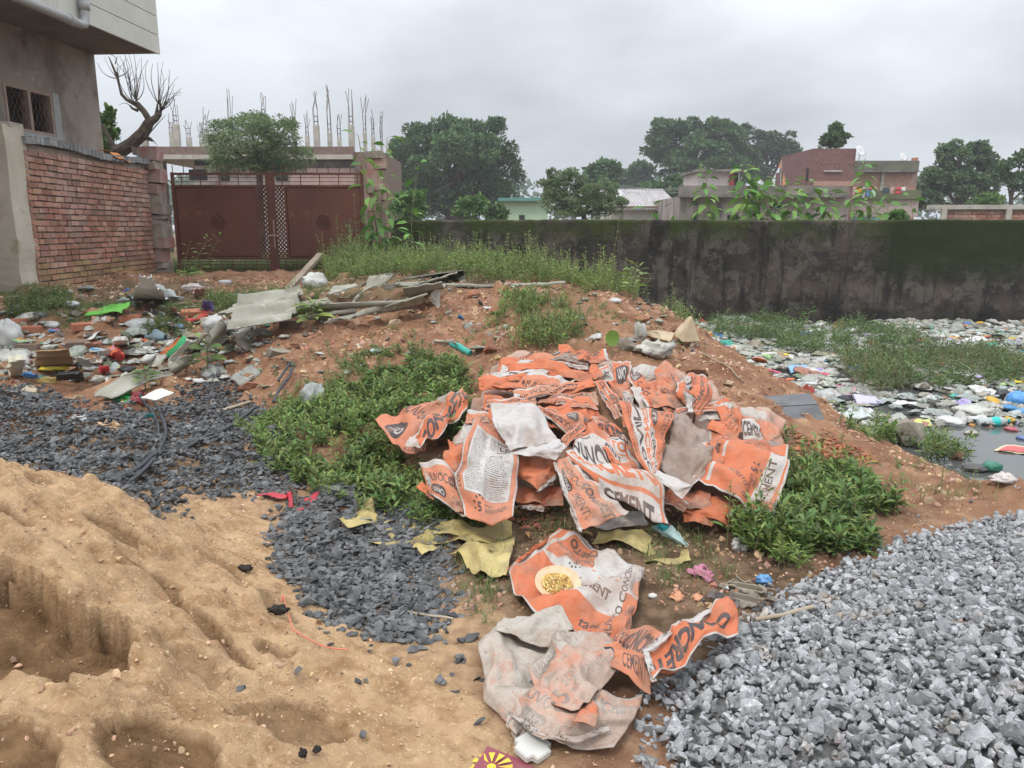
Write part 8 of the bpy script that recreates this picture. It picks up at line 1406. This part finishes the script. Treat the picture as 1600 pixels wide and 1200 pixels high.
# broad leaved saplings, one by one
def sapling(name, label, base, pts, ll, K, mat=m_big, seed=0, width=.42, droop=.5, r=.012, group=None, start=.3, cat="plant", branch=0):
    """pts: the stem's way up; big drooping leaves alternate along it."""
    g = np.random.default_rng(seed); p = np.array([base]+list(pts), float); t = np.r_[0, np.cumsum(np.linalg.norm(np.diff(p, axis=0), axis=1))]; tt = np.linspace(0, t[-1], 24); q = np.stack([np.interp(tt, t, p[:, i]) for i in range(3)], 1)
    for _ in range(4): q[1:-1] = .25*q[:-2]+.5*q[1:-1]+.25*q[2:]
    T_ = thing(name, label, cat, base, group); b = B(); b.tube(q, np.linspace(r, r*.3, 24), 6); f = np.linspace(start, 1, K)+g.uniform(-.01, .01, K); f = np.clip(f, 0, 1); pos = np.stack([np.interp(f*t[-1], tt, q[:, i]) for i in range(3)], 1); a = np.arange(K)*2.4+g.uniform(0, 6); el = .35-droop*g.uniform(.4, 1.3, K)+.5*(f > .93); pl = ll*(.35+.25*g.uniform(size=K)); d1 = np.stack([np.cos(a), np.sin(a), np.full(K, .5)], 1); d1 /= np.linalg.norm(d1, axis=1)[:, None]
    e = pos+d1*pl[:, None]*(1.1-.6*f)[:, None]
    for s_, c_ in zip(pos, e): b.tube([s_, c_], [r*.22, r*.15], 4, False)
    b.build("stem", m_stem, T_); bl = B(); d = np.stack([np.cos(a)*np.cos(el), np.sin(a)*np.cos(el), np.sin(el)], 1); l = ll*(1.15-.45*f)*np.exp(g.normal(0, .18, K)); leaves(bl, e, d, np.array([0, 0, 1.])+g.normal(0, .3, (K, 3)), l*1.25, l*1.25*width); bl.build("foliage", mat, T_, True); return T_
def stempx(D_, pts, dz=0): return [P(u, v, D_+(i*.05)) for i, (u, v) in enumerate(pts)]
sapling("sapling", "tall leafy sapling climbing up the front of the right gate pier", G(582, 412), stempx(14.6, [(590, 350), (572, 300), (566, 250), (560, 212)]), .27, 30, seed=1, start=.22, droop=.9, r=.02)
sapling("sapling", "second tall leafy sapling against the gate pier, farther right", G(620, 405), stempx(14.4, [(612, 370), (604, 310), (603, 260), (605, 216)]), .27, 26, seed=2, start=.25, droop=.9, r=.018)
sapling("sapling", "leafy creeper shoot hugging the gate pier's left edge low down", G(588, 408), stempx(14.5, [(580, 380), (578, 350), (584, 318)]), .22, 18, seed=21, start=.2, droop=.9, r=.012)
sapling("sapling", "leafy shoot over the middle of the right gate pier", G(606, 408), stempx(14.5, [(598, 370), (592, 320), (588, 265), (590, 232)]), .25, 26, seed=22, start=.25, droop=.9, r=.014)
sapling("sapling", "slender bare stemmed sapling with a leafy top right of the gate pier", G(641, 405), stempx(14.2, [(642, 370), (646, 310), (655, 255)]), .25, 13, seed=3, start=.55, droop=.6, r=.013)
sapling("sapling", "thin leaning stem between pier and slender sapling", G(632, 400), stempx(14.5, [(616, 360), (606, 330), (600, 300)]), .2, 8, seed=4, start=.6, r=.012)
GR2 = "tall leafy weeds growing behind the boundary wall"
for i, (u, vt, D_, K, ll, lb, dx) in enumerate([(1016, 322, 17.6, 12, .22, "small leafy weed top over the wall below the shed roof", 4), (1056, 320, 17.8, 9, .22, "small leafy weed top over the wall at the concrete house's left corner", -4), (1103, 268, 18.2, 32, .24, "slim leafy plant before the roof room, tops behind the wall", 4), (1112, 320, 18, 9, .2, "low weed top right of the slim plant before the roof room", 4), (1163, 258, 18.4, 36, .3, "tallest leafy plant behind the wall, left of two close together", -4), (1188, 275, 18.2, 44, .3, "bushy leafy plant beside the tallest one behind the wall", 6), (1200, 300, 18, 26, .28, "leafy plant at the right flank of the bushy one", 5), (1160, 295, 18.1, 24, .26, "lower leafy plant in front of the tallest one behind the wall", -6),
        (1232, 280, 18.5, 26, .26, "leafy plant before the gable trim of the concrete house", 3), (1240, 305, 18.1, 20, .26, "lower leafy plant next to the gable trim", -4), (1262, 282, 18.4, 24, .26, "leafy plant in front of the red brick tower block's left edge", 6), (1290, 298, 18, 30, .27, "round leafy plant under the red brick tower block", -3), (1292, 318, 17.8, 24, .26, "low wide leafy plant under the tower block", 8), (1352, 256, 18.6, 30, .26, "tall thin plant before the orange brick house, left of the washing", -8), (1330, 300, 18.2, 20, .24, "leafy shoot left of the washing line's middle", 4), (1362, 318, 18, 18, .24, "low leafy plant below the washing line's blue shirt", -3), (1388, 294, 18.6, 14, .24, "leafy shoot reaching the washing line's black cloth", 5), (1425, 308, 18.5, 12, .24, "leafy shoot at the orange brick house's right corner", -6)]):
    b0 = P(u-dx, 352, D_); b0[2] = gz(b0[0], b0[1])-.05; sapling("leafy_weed", lb, b0, [P(u-dx*.5, 345, D_), P(u, (345+vt)/2, D_), P(u+dx*.4, vt, D_)], ll*1.25, int(K*1.3), seed=60+i, start=.42, droop=.9, r=.014, group=GR2)
sapling("small_shrub", "feathery yellowish plant before the left gate leaf", G(293, 442), stempx(13.2, [(300, 425), (312, 395), (325, 372)]), .14, 26, m_w2, 5, .35, .3, .010, start=.35); sapling("small_shrub", "second feathery yellowish stem leaning right before the gate", G(296, 446), stempx(13.2, [(306, 428), (330, 398), (342, 368)]), .13, 20, m_w2, 6, .35, .3, .008, start=.4); sapling("small_shrub", "feathery stem leaning left before the gate's left edge", G(290, 444), stempx(13.2, [(288, 420), (292, 395), (296, 380)]), .13, 18, m_w2, 16, .35, .3, .008, start=.3)
sapling("seedling", "broad leaved seedling at the right end of the rubbish heap", G(325, 592), [G(325, 592)+[0, .02, .22], G(325, 592)+[.02, .02, .34]], .13, 20, m_w1, 7, .5, .3, .009, start=.35); sapling("seedling", "small plant sprouting beside the long pale sheet's hole", G(228, 612), [G(228, 612)+[0, 0, .12], G(228, 612)+[.02, .0, .20]], .09, 18, m_w1, 8, .4, .2, .007, start=.3)
sapling("seedling", "bushy seedling in front of the long straight roofing sheet", G(490, 518), [G(490, 518)+[0, 0, .18], G(490, 518)+[.03, 0, .32]], .13, 26, m_w2, 9, .4, .3, .009, start=.3); sapling("seedling", "reddish seedling on the mound's right shoulder", G(988, 470), [G(988, 470)+[0, 0, .2], G(988, 470)+[.05, 0, .38]], .13, 20, m_w2, 10, .4, .2, .01, start=.3)
b0 = pw(1190, 500); sapling("sapling", "tall weed standing at the pond's far left before the wall", b0, [b0+[0, 0, .3], b0+[.05, 0, .62]], .2, 18, m_w1, 11, .4, .4, .012, start=.4); b0 = pw(1165, 498); sapling("sapling", "thinner weed left of the tall one before the wall", b0, [b0+[0, 0, .25], b0+[-.04, 0, .5]], .14, 14, m_w1, 12, .4, .4, .01, start=.4)
b0 = pw(1262, 505); sapling("sapling", "small light green weed top above the pond weeds", b0, [b0+[0, 0, .15], b0+[.02, 0, .30]], .14, 9, m_big, 13, .45, .4, .008, start=.5)
for i, (u, v, h_, lb) in enumerate([(818, 440, .42, "dry brown stalk on the crest, leftmost of the row"), (848, 442, .38, "dry brown stalk on the crest near the plank's end"), (893, 455, .46, "dry brown stalk right of the plank's end"), (930, 440, .44, "dry stalk at the crest's right end before the wall"), (904, 500, .3, "thin dry stalk on the mound's front"), (705, 440, .3, "dry stalk behind the sheet strip's tip")]):
    p = G(u, v); sapling("dry_stalk", lb, p, [p+[.01, 0, h_*.5], p+[.04, 0, h_]], .05, 16, m_dry, 80+i, .3, .2, .007, start=.3, group="dry stalks on the mound")
p = G(956, 560); T_ = thing("round_leaf_plant", "single round green leaf standing behind the pile's top", "plant", p); b = B(); b.tube([p, p+[0, 0, .12]], .004, 5); b.build("stem", m_stem, T_); t = np.linspace(0, 2*math.pi, 15)[:-1]; c = p+[0, 0, .17]; b = B(); b.addm([c+[0, .008, 0]]+[c+np.array([.058*math.cos(a), -.01+.01*math.cos(2*a), .07*math.sin(a)]) for a in t], [[[0, 1+i, 1+(i+1) % 14] for i in range(14)]]); b.build("leaf", m_big, T_, True)
# fallen leaves, red brown, right of the pile; leaf litter before the pile
g = np.random.default_rng(9); m_fall = M("fallen_leaves", (.38, .16, .07), (.24, .12, .06), 3, .85, .2, isl=.45, hue=.04)
x, y, z, g = spots([[(1200, 680), (1300, 690), (1360, 720), (1300, 735), (1210, 725)], [(800, 800), (900, 815), (900, 840), (830, 830)]], 520, 41, clump=.3); n = len(x); a = g.uniform(0, 6.28, n); b = B(); l = .05*np.exp(g.normal(0, .35, n)); leaves(b, np.stack([x, y, z+.012], 1), np.stack([np.cos(a), np.sin(a), g.normal(0, .25, n)], 1), np.array([0, 0, 1.])+g.normal(0, .4, (n, 3)), l, l*.34); tag(b.build("fallen_leaves", m_fall, None, True), "brown and rust fallen leaves beside the sack pile", "leaves", kind="stuff")
# ================================================================== damp air that pales the far trees
mh = bpy.data.materials.new("air"); mh.use_nodes = True; mh.node_tree.nodes.clear(); vo = mh.node_tree.nodes.new("ShaderNodeVolumePrincipled"); om = mh.node_tree.nodes.new("ShaderNodeOutputMaterial"); mh.node_tree.links.new(vo.outputs[0], om.inputs["Volume"])
vo.inputs["Density"].default_value = .0012; vo.inputs["Color"].default_value = (.86, .92, 1.0, 1); vo.inputs["Anisotropy"].default_value = .2
b = B(); b.bb((-430, -45, -1.7), (430, 910, 24)); tag(b.build("haze", mh), kind="stuff"); scene.cycles.volume_bounces = 1
